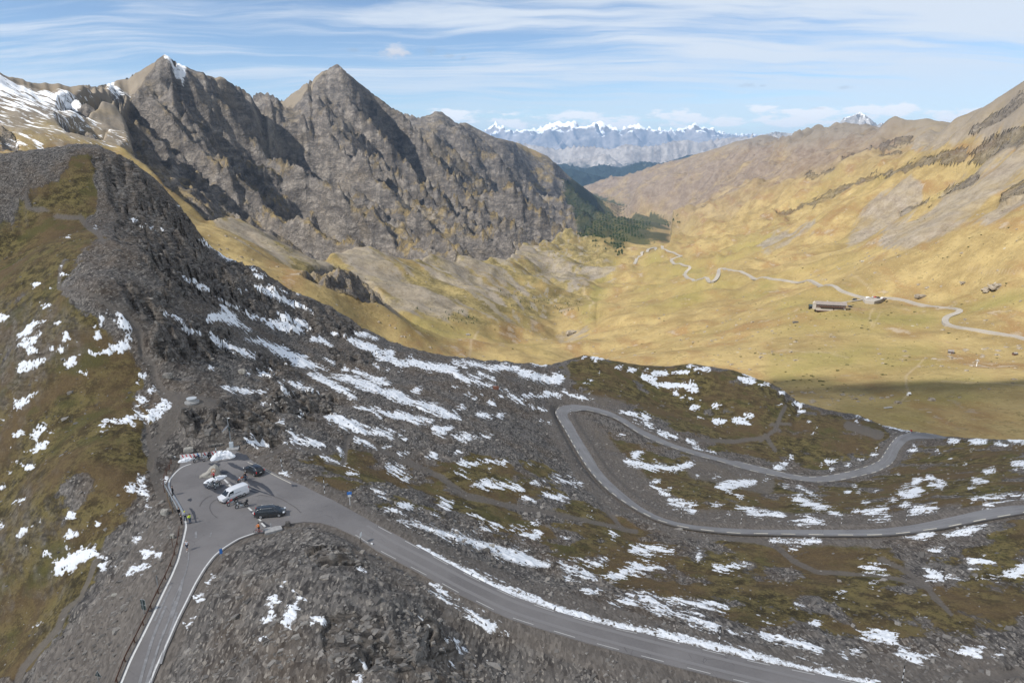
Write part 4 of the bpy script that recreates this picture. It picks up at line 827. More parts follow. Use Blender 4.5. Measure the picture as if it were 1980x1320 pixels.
# ------------------------------------------------------------------ SNOW lying on the shaded ground (traced patches)
SNOW_S = [[120,516,2,121,527,5,119,533,3],[133,459,5],[116,547,2],[68,550,6],[97,554,2],[86,589,5],[0,614,8,14,611,5],[85,616,4,70,626,8,55,640,11,40,648,5],[75,644,2,60,658,10,48,665,12,35,664,6],[60,676,7,70,682,5],[110,625,6],
[204,605,4,198,618,5,193,630,6],[226,612,5,236,624,7,250,632,9],[248,650,8,245,662,9,232,672,9,215,676,9,195,683,8,180,682,4],[196,646,3,186,652,3],[128,653,7,122,660,4],[95,672,7],[130,670,6,118,678,7],[83,693,8,66,703,8,45,714,9,25,722,5],[150,690,8,138,697,9,130,708,5],[167,717,4],[153,718,4],[283,718,5,275,727,6,266,737,4],
[65,757,7,55,767,8,35,780,8,20,790,4],[17,803,4],[4,812,7],[42,832,7,33,841,7],[85,828,8,70,837,10,62,842,5],[102,830,5,90,834,4],[90,858,5,75,868,5,65,875,4],[49,881,3],[297,750,5,288,762,7,275,775,9,262,785,5],[314,774,9,315,785,12,307,797,12,292,806,12,276,804,7,265,797,5],
[255,808,8,240,811,9,225,813,8,205,815,7,198,825,5,199,836,4],[33,898,6],[57,902,4],[22,911,4],[2,941,8],[165,953,3],[266,915,4],[270,928,6],[250,940,7],[275,940,5],[275,950,6,283,962,7,287,973,5],[36,968,8],[156,963,3],[80,1005,6,68,1012,6,50,1023,6,22,1039,5],[135,995,5,128,1002,5],[75,1032,3,62,1045,5,52,1053,4],
[163,1023,8,150,1030,7,138,1036,7,123,1038,5],[187,1012,5],[190,1055,7,175,1068,14,158,1082,14,138,1087,13,118,1097,10,110,1105,4],[90,1068,9,100,1076,6],[73,1060,3],[130,1052,3],[207,1080,8,199,1092,7,190,1090,3],[315,1064,3,305,1074,6,290,1085,8,272,1095,8,255,1108,7,250,1113,4],[290,1068,5,282,1078,7],[85,1201,4,72,1206,5,60,1214,4],[11,1168,4],[3,1015,5],[270,1041,4],
[410,1112,3,402,1125,5,395,1138,5,388,1152,3],[376,1180,4],[370,1200,4,363,1211,3],[548,1127,2,537,1142,3,530,1157,4],[525,1172,8,522,1182,10,516,1195,5],[567,1143,5],[577,1157,8,568,1177,13,560,1195,9,552,1211,5],[600,1203,8,615,1200,12,628,1198,9],[705,1280,3,702,1295,6,695,1312,9,690,1325,10],[574,1084,3],[697,1094,5],[507,1235,2],
[845,1142,6,865,1153,9,885,1165,11,905,1180,12,920,1192,11,945,1205,9,970,1213,9,988,1228,5],[862,1234,6,875,1243,13,890,1255,15,885,1270,10],[870,1287,4,900,1283,6,925,1284,5],[820,1202,3,832,1210,4],[977,1295,3],
[806,1054,2,830,1066,3,870,1088,4,900,1103,5,950,1128,6,1000,1149,6,1050,1166,6,1100,1182,6,1180,1205,6,1260,1223,6,1340,1239,7,1400,1253,8,1470,1270,6,1550,1289,5,1620,1305,5,1690,1320,5],[770,1005,3,790,1009,4,830,1022,5,880,1038,6,920,1050,7,950,1058,8,985,1072,13,1010,1080,12,1040,1090,8,1060,1092,5],[1090,1090,9,1120,1097,11,1145,1092,10,1165,1085,8],[1100,1098,12,1130,1108,12,1160,1118,8,1190,1112,8,1215,1100,13,1240,1098,12,1280,1098,6],[1225,1065,8,1255,1062,10,1300,1066,7],[1100,1113,5],[1135,1140,5,1155,1142,5],
[1185,1165,6,1215,1160,13,1240,1155,12,1262,1165,12,1290,1180,12,1320,1192,12,1350,1203,12,1380,1210,7],[1290,1167,6,1340,1168,7,1380,1166,9,1400,1172,7],[1350,1055,4,1352,1070,7,1350,1080,5],[1390,1100,8,1410,1096,6,1440,1090,4],[1412,1222,5,1440,1228,6],[1475,1225,5,1500,1232,8,1530,1240,10,1555,1245,12,1585,1255,8],[1470,1195,5,1485,1205,6,1495,1215,4],[1538,1169,8],[1575,1204,6],[1589,1231,5],[1624,1190,4],[1660,1255,9],[1633,1264,6],[1662,1222,8,1690,1228,14,1720,1238,14,1735,1252,12,1755,1265,12,1780,1272,9,1820,1262,6],[1835,1258,8,1865,1260,8,1895,1254,6],[1934,1263,7],[1780,1188,7,1800,1195,7,1815,1199,5],[1630,1145,9],[1672,1100,8,1690,1098,10,1710,1103,7],[1688,1126,6],
[1800,1065,6,1822,1063,4],[1880,1087,10,1900,1085,12,1920,1088,6],[1795,1110,8,1825,1117,6,1870,1120,6,1930,1117,6,1960,1108,12,1980,1100,14],[1538,1060,7],[1490,1046,5,1540,1045,5,1585,1046,5],[1740,1044,5,1775,1037,8,1805,1031,7],[1825,1037,4,1870,1023,5,1905,1015,5],[1850,1020,4],[1525,1008,4,1560,1006,8,1590,1008,5],[1880,965,5,1920,961,5,1980,959,6],[1905,974,2,1950,967,2],
[1540,965,6,1560,972,9,1585,980,8,1597,984,4],[1545,940,3,1570,956,4,1588,968,3],[1545,956,5],[1532,957,4],[1517,941,5],[1605,988,5,1620,995,6,1628,998,3],[1675,992,9,1695,988,9,1712,985,5],[1710,990,5,1718,1000,5],[1680,1007,4,1715,999,4],[1765,988,9,1790,985,9,1810,982,6],[1740,952,6,1755,958,9,1775,950,10,1785,950,5],[1750,975,9],[1726,966,8],[1715,972,3],[1750,941,6],[1765,938,4,1772,930,8,1780,928,5],[1800,938,6,1820,940,7],[1795,922,5,1805,924,4],[1815,932,5,1830,935,4],[1885,930,6,1905,930,5],[1878,944,5],[1652,941,4],[1662,948,4],[1640,951,4],[1692,949,3],[1737,917,3],[1674,970,6],[1655,986,5],
[1844,853,9],[1836,848,4],[1875,852,5,1889,853,8,1904,853,5],[1932,858,7],[1955,850,8,1980,851,8],[1945,861,5],[1880,868,4],[1812,871,3],[1838,886,5],[1865,896,3],[1905,912,5,1920,909,5],[1960,895,7,1980,897,8],[1964,906,4],[1766,860,4,1770,868,5,1760,872,4],[1702,818,3,1720,824,4,1745,831,3,1762,834,3],[1770,835,2,1800,837,2],[1660,803,6],[1678,811,5],[1657,813,4],[1487,741,6],[1514,758,6],[1535,778,4,1548,783,7],[1505,782,4],[1550,795,6],[1565,815,4],[1580,825,3],[1573,837,5],[1505,903,9],[1517,896,8],[1530,885,4,1533,878,3],[1600,893,6,1615,890,5],[1608,907,5],[1640,899,6],[1690,878,5],[1695,868,4],[1707,865,3],[1588,897,5],[1665,889,4],
[1128,691,6],[1150,690,7,1165,693,4],[1197,709,6],[1223,715,8],[1249,713,4],[1265,722,5,1285,722,7],[1245,729,7,1265,733,7],[1302,720,4,1330,719,5],[1335,709,7],[1345,713,5,1370,714,6],[1263,740,5,1290,745,7,1320,744,6,1345,755,6],[1335,738,3,1345,745,4],[1309,760,5],[1320,767,5],[1335,772,6],[1350,775,6],[1340,787,6,1350,788,5],[1384,785,7],[1385,815,8,1400,814,6],[1420,812,7,1445,816,6],[1448,802,8],[1355,806,5],[1430,731,6,1455,738,6],[1478,742,6],[1440,722,4,1460,728,4],[1142,734,5],[1130,741,4],[1158,721,3],
[1200,796,3,1215,799,5,1230,802,4],[1245,804,7,1255,807,6],[1235,815,3,1255,819,4,1270,824,3],[1225,812,2,1245,823,2,1260,830,2],[1275,835,6,1290,840,6,1310,845,4],[1330,850,5,1345,856,4],[1340,864,2,1360,869,2,1385,876,2],[1350,863,4],[1015,762,4,1035,766,4,1060,766,4],[1055,760,5,1085,764,6],[1090,757,4,1110,765,4,1145,772,4],[1140,761,4],[1130,770,4],[1204,839,5],[1228,879,7,1240,872,5],[1210,892,4,1235,896,8,1260,902,9,1285,906,8,1310,904,7,1330,898,7,1340,893,4],[1265,931,7],[1258,939,3,1275,948,4,1295,957,3],[1296,966,6,1310,974,8,1335,977,9,1345,975,6],[1337,990,7],[1296,943,4],[1348,920,3],[1384,943,4,1400,938,9,1420,935,10,1445,933,8,1460,932,6],[1408,950,5],[1480,927,6],[1428,961,8],[1428,979,5,1450,986,8,1470,990,7,1490,992,6,1510,995,7],[1385,976,8],[1410,993,4],[1432,922,3],[1384,923,4],
[690,645,6,705,647,5,728,653,4],[665,648,6,640,645,4],[678,657,7,695,664,8,715,673,9,735,681,8,757,680,7],[722,685,4,740,692,7,754,694,8,776,703,8,797,699,9,822,708,10,851,711,10,876,716,10,885,726,8,908,737,7,931,741,6,954,747,4,981,753,4],[797,688,5],[879,699,5,900,706,4],[895,699,5,920,704,5,950,711,6],[955,711,6,975,709,8,1000,713,6],[1010,721,9,1040,729,9,1080,737,8],[905,724,4,930,732,4],[925,720,5,955,732,4],[1072,725,7,1085,728,6],[1030,704,3,1055,705,4],
[647,726,5,670,731,10,690,738,9,708,744,12,738,756,8,760,762,13,781,772,11,799,780,9,833,788,11,856,797,11,879,804,7,888,808,3],[688,716,5,700,722,6,715,730,7,735,737,9,750,742,5],[665,713,6,672,718,4],[600,722,5,625,735,9,645,745,8,665,757,10,685,768,7],[692,785,6,715,791,8,735,797,7,760,804,7],[765,800,7,790,808,9,815,814,9,833,816,5],[649,797,6],[640,806,11,663,817,14,685,824,11,708,833,9,735,836,8,758,841,6],[776,842,6],[785,848,4],[804,850,4],[840,828,7,855,834,10,868,830,8],[880,842,7,900,843,9,920,842,6],[928,842,5,945,844,6],[724,706,6,732,710,6],[749,715,4],[776,718,4],[876,750,5],[906,760,5],[917,772,3],[933,763,5],[945,778,5,955,780,5],[892,790,6],[925,802,6,945,806,7],[967,803,6],[970,765,4],[985,765,4,1000,772,5,1012,778,4],[1020,783,3,1032,787,3],[1040,788,3,1055,794,4],[1047,810,3,1062,816,4],[808,753,8],
[388,463,4,400,470,6,418,478,6],[425,487,5,440,497,8,455,500,7,470,503,4],[488,517,4,495,530,5,500,537,6,510,533,5],[357,537,4,375,547,7,395,556,6,405,560,3],[463,558,3,480,561,3],[495,555,6,515,563,7,530,570,8,550,580,7,570,587,7,590,595,5,605,603,4],[520,553,5,540,560,4,555,566,4],[570,562,3,578,566,3],[542,538,3,550,541,3],[417,574,2,435,584,3,455,595,5,480,608,4],[427,592,5,440,605,9,450,615,10],[488,612,6,510,617,6],[540,606,5,550,613,9,570,620,9,590,630,8],[257,427,5],[277,437,7],[293,441,4,313,443,3],[183,438,4],[348,398,4],[316,606,4,335,611,5,353,616,4],[358,636,3,380,642,4,405,648,4],[405,653,7,440,668,8,470,680,8,490,688,6],[405,615,7,430,612,9,450,622,8,465,630,6,480,638,5],[500,658,6,530,672,9,560,688,13,585,700,12,615,710,7,632,713,4],[475,655,3,495,660,3],[520,625,7,540,629,10,560,633,12,585,638,7,600,636,4],[605,655,6,625,662,5],[620,656,5,630,662,7,640,668,4],[630,695,4,645,702,4],[503,720,7,520,721,7],[480,722,6],[533,722,4],[542,740,4],[565,740,5,576,745,8,600,752,7,615,758,3],[548,752,5,565,759,4],[508,778,4,535,787,4],[440,750,5,470,755,6,510,757,5],[408,712,6],[540,815,7],[562,838,9,572,846,12,590,855,9,610,855,7,622,858,4],[484,846,8],[480,853,4,510,858,4,530,857,4,553,856,3],[582,799,4],
[563,865,2,585,870,2],[625,882,2,645,890,3,665,898,2],[655,862,4,658,875,3,662,882,3],[675,912,6,690,915,6],[687,845,4,710,858,5,735,870,3],[745,865,6],[775,877,6,790,873,5],[755,903,9,775,908,9],[786,927,5],[730,950,5,745,955,6],[770,973,3,795,980,4],[800,977,2,813,982,2],[855,970,5,870,976,6],[820,885,5,840,880,8],[893,893,5,915,895,7,940,892,4,975,892,3],[948,902,3],[1024,900,4],[885,912,4,905,920,4],[915,937,6,940,936,10,960,938,7,985,938,6,1005,942,8,1010,947,7],[1012,960,5,1030,962,4],[1055,957,6,1085,962,6,1095,962,5],[1030,932,3,1048,932,3],[1075,930,4,1100,932,5,1125,935,5],[1070,921,3,1080,922,3],[1100,914,2,1112,918,2],[900,990,6,920,996,5],[840,995,5,855,1003,5],[835,1012,5],[930,1003,3],[930,1013,5,945,1018,5],[960,1013,5,975,1015,4],[990,1020,6,1010,1025,6,1015,1033,8,1040,1036,8],[1035,1010,4],[1090,1040,3,1100,1039,3],[1145,994,4],[1180,1030,5,1185,1038,6],[750,985,3,765,990,4,785,996,4],[545,916,2,564,926,3,586,935,4],[885,873,4],[320,925,4,327,920,5]]
for s_ in SNOW_S:
    if s_[:2] in ([806, 1054], [770, 1005]):
        for i_ in range(2, len(s_), 3): s_[i_] += 1.0
F_band = strokes([s_ for s_ in SNOW_S if s_[:2] in ([806, 1054], [770, 1005])])
F_snow = strokes(SNOW_S)
# crumbs of old snow scattered round the patches
NCS, NRS = 1500, 900
us = np.linspace(-.95, .95, NCS); ys = np.linspace(52 ** pw, 400 ** pw, NRS) ** (1 / pw)
US, YS = np.meshgrid(us, ys); XS = US * YS
def ground_zv(x, y):
    u = np.clip((x / y + UN) / (2 * UN) * (NCN - 1), 0, NCN - 1.001)
    r = np.clip((y ** pw - YN0 ** pw) / (YN1 ** pw - YN0 ** pw) * (NRN - 1), 0, NRN - 1.001)
    i, j = u.astype(int), r.astype(int); a, b = u - i, r - j
    return (ZN[j, i] * (1 - a) + ZN[j, i + 1] * a) * (1 - b) + (ZN[j + 1, i] * (1 - a) + ZN[j + 1, i + 1] * a) * b
ZS = ground_zv(XS, YS)
PXS, PYS = project(XS, YS, ZS)
ppm = F / np.hypot(XS, np.hypot(YS, ZS - CAM_H))                     # photo pixels to the metre
f = sample(F_snow, PXS, PYS, -40.0) / ppm                            # metres inside the edge
sa = XS * .85 - YS * .53; sb = XS * .53 + YS * .85
n1 = fbm(sa / 5.2, sb / 1.7, 201, 4, .62); n2 = fbm(sa / .8, sb / .5, 205, 3, .62); n3 = fbm(XS / 9, YS / 9, 208, 2)
fld = f * .80 + 1.35 * n1 + .75 * n2 + .55 * n3 - .16
fld = np.maximum(fld, sample(F_band, PXS, PYS, -40.0) / ppm * .95 + .22 * n1 + .30 * n2 - .02)
cn = fbm(sa / 1.5, sb / .7, 211, 4, .65); cb = cn - .66 - .05 * np.clip(-f, 0, 9)
fld = np.where((f > -5) & (f < .2), np.maximum(fld, cb * 1.2), fld)
hole = fbm(XS / .8, YS / .8, 215, 2) * 1.0 + .5 * n2
fld = np.where((f < 2.2) & (hole > .50), -np.abs(fld) - .05, fld)
sdr = poly_sdf(W1[:, :2], XS.ravel(), YS.ravel()).reshape(XS.shape) if False else None
th = .02 + .26 * sstep(0, 1.6, fld) + .03 * n2
ZSN = ZS + np.where(fld > 0, th, -.03)
ZSN = np.maximum(ZSN, ZS - .03)
def clip_iso(co, fl, faces):
    """triangles of the grid cut along fl = 0, the inner side kept"""
    tri = np.r_[faces[:, [0, 1, 2]], faces[:, [0, 2, 3]]]; ins = fl[tri] > 0; cnt = ins.sum(1)
    out = [tri[cnt == 3]]; V = [co]; nv = len(co)
    def cut(a, b):
        t = fl[a] / (fl[a] - fl[b]); return co[a] + (co[b] - co[a]) * t[:, None]
    for k in (1, 2):
        T = tri[cnt == k]; I = ins[cnt == k]
        odd = np.argmax(I if k == 1 else ~I, 1); r = np.arange(len(T))
        a, b, c = T[r, odd], T[r, (odd + 1) % 3], T[r, (odd + 2) % 3]
        p, q = cut(a, b), cut(a, c); ip = nv + np.arange(len(T)); iq = ip + len(T); V += [p, q]; nv += 2 * len(T)
        if k == 1: out.append(np.stack([a, ip, iq], 1))
        else: out += [np.stack([ip, b, c], 1), np.stack([ip, c, iq], 1)]
    return np.concatenate(V), np.concatenate(out)
co = np.stack([XS, YS, ZSN, np.clip(fld, -.2, 3)], -1).reshape(-1, 4); fc = grid_faces(NRS, NCS)
fl = fld.ravel(); keep = (fl[fc] > 0).any(1)
V, T = clip_iso(co, fl, fc[keep])
def mat_snow(name='old_snow', edge=True):
    m, t, b = principled(name); P = t.new('ShaderNodeNewGeometry').outputs['Position']
    n = t.noise(P, .8, 5, .65); g = t.noise(P, 6, 4, .7)
    c = t.mix(t.map(n, .3, .7), (.76, .78, .81), (.87, .885, .90)); c = t.mix(t.map(g, .60, .78, 0, .4, True), c, (.50, .48, .46))
    thin = t.map(t.math('ADD', t.attr('depth'), t.math('MULTIPLY', t.math('SUBTRACT', t.noise(P, 3.2, 4, .75), .5), 1.6)), -.05, .42, .85, 0, True)
    if edge: c = t.mix(thin, c, (.21, .185, .16))
    t.put(b.inputs['Base Color'], c); b.inputs['Roughness'].default_value = .75; b.inputs['Specular IOR Level'].default_value = .3
    bump(t, b, t.math('ADD', t.math('MULTIPLY', n, .7), t.math('MULTIPLY', g, .3)), .6, .25)
    return m
M_snow = mat_snow(); M_heap = mat_snow('ploughed_snow', False)
snow_o = link('snow', sub_mesh('snow', V[:, :3], T, dict(depth=V[:, 3])), M_snow); tag(snow_o, 'patches of old wind blown snow lying in the shaded ground', None, None, 'stuff')
print('snow tris', len(T))
# ------------------------------------------------------------------ FAR RANGES
def mat_range(name, lo, hi, snow_z=None, wood_z=None, sc=.0011):
    m, t, b = principled(name); geo = t.new('ShaderNodeNewGeometry'); P = geo.outputs['Position']
    n = t.noise(P, sc, 7, .65); n2 = t.noise(P, sc * 5, 6, .65); z = t.sep(P)[2]; nz = t.sep(geo.outputs['Normal'])[2]
    col = t.mix(t.map(t.math('ADD', n, t.math('MULTIPLY', t.math('SUBTRACT', n2, .5), .8)), .3, .7, 0, 1, True), lo, hi)
    if wood_z is not None:
        w = t.map(t.math('ADD', z, t.math('MULTIPLY', t.math('SUBTRACT', n2, .5), 700.0)), wood_z - 160.0, wood_z + 160.0, 1, 0, True)
        col = t.mix(t.math('MULTIPLY', w, t.map(n, .30, .42, .4, 1.0, True)), col, (.018, .028, .024))
    if snow_z is not None:
        s = t.math('ADD', z, t.math('MULTIPLY', t.math('SUBTRACT', n2, .5), 1900.0)); s = t.math('ADD', s, t.math('MULTIPLY', t.math('SUBTRACT', nz, .75), 1600.0))
        col = t.mix(t.map(s, snow_z - 100.0, snow_z + 200.0, 0, 1, True), col, (.86, .88, .90))
    t.put(b.inputs['Base Color'], col); b.inputs['Roughness'].default_value = .95; b.inputs['Specular IOR Level'].default_value = .1
    bump(t, b, n2, .8, 60.0)
    return m
def range_mesh(name, want, y0, y1, foot, relief, size, mat, seed, nr=130, nc=420, jit=0.0, u0=None, u1=None):
    """a chain of mountains whose skyline passes through the surveyed points"""
    rs = [ray(x, y) for x, y in want]; uw = np.array([a / b for a, b, c in rs]); sw = np.array([c / b for a, b, c in rs])
    u = np.linspace(u0 if u0 is not None else uw[0], u1 if u1 is not None else uw[-1], nc); y = np.exp(np.linspace(math.log(y0), math.log(y1), nr))
    U, Y = np.meshgrid(u, y); X = U * Y
    yc = .45 * y0 + .55 * y1; sl = np.interp(u, uw, sw) + jit * fbm(u * 1400 / size * yc / 1000, u * 0 + seed, seed, 4, .6)
    top = CAM_H + sl * yc
    prof = np.where(Y < yc, sstep(y0, yc, Y) ** .8, sstep(y1, yc, Y))
    Z = foot + (top - foot) * prof
    D = ridged(X / size + .4 * fbm(X / size, Y / size, seed + 40, 2), Y / size, seed, 6, .47) - .8
    Z = Z + relief * D * sstep(0, .25, prof)
    for _ in range(3):
        got = ((Z - CAM_H) / Y).max(0); Z = Z + blur1(sl - got, 11) * Y * sstep(.35, 1.0, prof)
    return tag(link(name, np_mesh(name, np.stack([X, Y, Z], -1).reshape(-1, 3), grid_faces(nr, nc)), mat), kind='structure')
ECR = [(700, 262), (800, 262), (880, 255), (930, 258), (958, 240), (985, 252), (1015, 250), (1040, 246), (1065, 238), (1080, 236), (1095, 240), (1108, 234), (1125, 246), (1140, 243), (1160, 234), (1172, 240), (1185, 243), (1200, 252), (1215, 243), (1235, 240), (1250, 247), (1275, 249), (1300, 253), (1325, 247), (1343, 238), (1356, 246), (1375, 247), (1395, 255), (1415, 262), (1440, 258), (1470, 260), (1500, 258), (1600, 262), (1800, 262)]
M_ecr = mat_range('high_snowy_rock', (.16, .15, .15), (.30, .28, .27), 1330.0, None, .0009)
range_mesh('far_mountains', ECR, 38000, 56000, -900, 1100, 4200, M_ecr, 301, 110, 440, .0028)
MIDR = [(800, 300), (900, 285), (960, 278), (1000, 275), (1040, 282), (1080, 290), (1110, 283), (1150, 284), (1180, 290), (1210, 278), (1240, 283), (1270, 280), (1300, 272), (1330, 270), (1350, 276), (1380, 270), (1420, 266), (1480, 262), (1540, 266), (1600, 275)]
M_mid = mat_range('bare_limestone', (.20, .175, .155), (.36, .33, .30), None, -420.0, .0013)
range_mesh('limestone_mountains', MIDR, 20500, 31000, -1000, 700, 3200, M_mid, 321, 100, 380, .0018)
WOOD = [(880, 340), (1000, 335), (1060, 322), (1090, 316), (1130, 326), (1165, 318), (1200, 324), (1240, 312), (1280, 316), (1330, 300), (1400, 300), (1480, 310)]
M_wood = mat_range('wooded_slope', (.17, .15, .115), (.26, .23, .18), None, 600.0, .0016)
range_mesh('wooded_hills', WOOD, 14800, 20000, -1100, 300, 1500, M_wood, 341, 90, 380, .0010)
SPUR = [(1040, 345), (1080, 328), (1105, 326), (1140, 336), (1180, 346), (1230, 352), (1300, 345), (1400, 360)]
range_mesh('wooded_spur', SPUR, 12900, 15600, -1000, 160, 1000, M_wood, 351, 60, 260, .0007)
PEAK = [(1380, 300), (1440, 270), (1500, 255), (1530, 258), (1560, 250), (1590, 252), (1615, 246), (1632, 228), (1648, 224), (1662, 217), (1673, 222), (1685, 232), (1697, 242), (1705, 237), (1718, 246), (1760, 258), (1840, 290)]
M_peak = mat_range('grey_peak_rock', (.17, .165, .165), (.33, .32, .31), 1050.0, None, .0022)
range_mesh('pointed_peak', PEAK, 12500, 19500, -500, 200, 1500, M_peak, 361, 90, 380, .0004)

# ground beyond and around the built sheets, out to the horizon
pl = bpy.data.meshes.new('plain'); s_ = 110000
pl.from_pydata([(-s_, -20000, -1200), (s_, -20000, -1200), (s_, 120000, -1200), (-s_, 120000, -1200)], [], [(0, 1, 2, 3)]); pl.update()
tag(link('plain', pl, M_wood), kind='structure')

# ------------------------------------------------------------------ the cloud whose shade lies on the pass
def build_cloud():
    H = 1500.0; off = SUN_VEC * (H / SUN_VEC.z)
    nu, nv = 64, 34
    # footprint of the shade on the ground
    foot = [(-560, -120), (-420, 250), (-330, 360), (-60, 420), (80, 430), (180, 395), (230, 385), (290, 378), (340, 405), (420, 370), (470, 270), (420, 40), (300, -180), (-250, -260)]
    c = Vector((-20, 130, 0)); cos = []; fs = []
    ang = np.array([math.atan2(p[1] - c.y, p[0] - c.x) for p in foot]); rad = np.array([math.hypot(p[0] - c.x, p[1] - c.y) for p in foot])
    o = np.argsort(ang); ang, rad = ang[o], rad[o]
    a3 = np.r_[ang - 2 * math.pi, ang, ang + 2 * math.pi]; r3 = np.r_[rad, rad, rad]
    for j in range(nv):
        ph = -math.pi / 2 + math.pi * j / (nv - 1)
        for i in range(nu):
            th = -math.pi + 2 * math.pi * i / nu
            r = np.interp(th, a3, r3) * math.cos(ph) ** .6 if abs(math.cos(ph)) > 1e-6 else 0
            x, y = c.x + r * math.cos(th), c.y + r * math.sin(th); z = math.sin(ph) * (150 if ph > 0 else 45)
            n = float(fbm(np.array([x / 170 + z / 90]), np.array([y / 170 - z / 120]), 401, 4, .55)[0])
            k = 1 + .13 * n; cos.append((c.x + (x - c.x) * k + off.x, c.y + (y - c.y) * k + off.y, H + z * (1 + .9 * n) + 30 * n))
    for j in range(nv - 1):
        for i in range(nu):
            a = j * nu + i; b = j * nu + (i + 1) % nu; fs.append((a, b, b + nu, a + nu))
    me = bpy.data.meshes.new('cloud'); me.from_pydata(cos, [], fs); me.update()
    for p in me.polygons: p.use_smooth = True
    m = bpy.data.materials.new('cloud_body'); m.use_nodes = True; t = NT(m.node_tree); t.n.clear()
    d = t.new('ShaderNodeBsdfDiffuse'); tr = t.new('ShaderNodeBsdfTranslucent'); mx = t.new('ShaderNodeMixShader'); out = t.new('ShaderNodeOutputMaterial')
    d.inputs[0].default_value = (.95, .95, .95, 1); tr.inputs[0].default_value = (.97, .97, .98, 1); mx.inputs[0].default_value = .62
    tp = t.new('ShaderNodeBsdfTransparent'); m2 = t.new('ShaderNodeMixShader'); m2.inputs[0].default_value = .585
    t.l.new(d.outputs[0], mx.inputs[1]); t.l.new(tr.outputs[0], mx.inputs[2]); t.l.new(mx.outputs[0], m2.inputs[1]); t.l.new(tp.outputs[0], m2.inputs[2]); t.l.new(m2.outputs[0], out.inputs[0])
    return tag(link('cloud', me, m), kind='structure')
build_cloud()

# ------------------------------------------------------------------ HAZE
def build_haze():
    x0, x1, y0, y1, z0, z1 = -62000, 62000, -1500, 61000, -1201.5, 1180
    me = bpy.data.meshes.new('haze')
    me.from_pydata([(x0, y0, z0), (x1, y0, z0), (x1, y1, z0), (x0, y1, z0), (x0, y0, z1), (x1, y0, z1), (x1, y1, z1), (x0, y1, z1)], [], [(0, 3, 2, 1), (4, 5, 6, 7), (0, 1, 5, 4), (1, 2, 6, 5), (2, 3, 7, 6), (3, 0, 4, 7)]); me.update()
    m = bpy.data.materials.new('haze'); m.use_nodes = True; t = NT(m.node_tree); t.n.clear()
    v = t.new('ShaderNodeVolumePrincipled'); v.inputs['Color'].default_value = (.40, .64, 1.0, 1); v.inputs['Density'].default_value = 2.1e-5; v.inputs['Anisotropy'].default_value = .1
    out = t.new('ShaderNodeOutputMaterial'); t.l.new(v.outputs[0], out.inputs['Volume'])
    return tag(link('haze', me, m), kind='stuff')
build_haze()
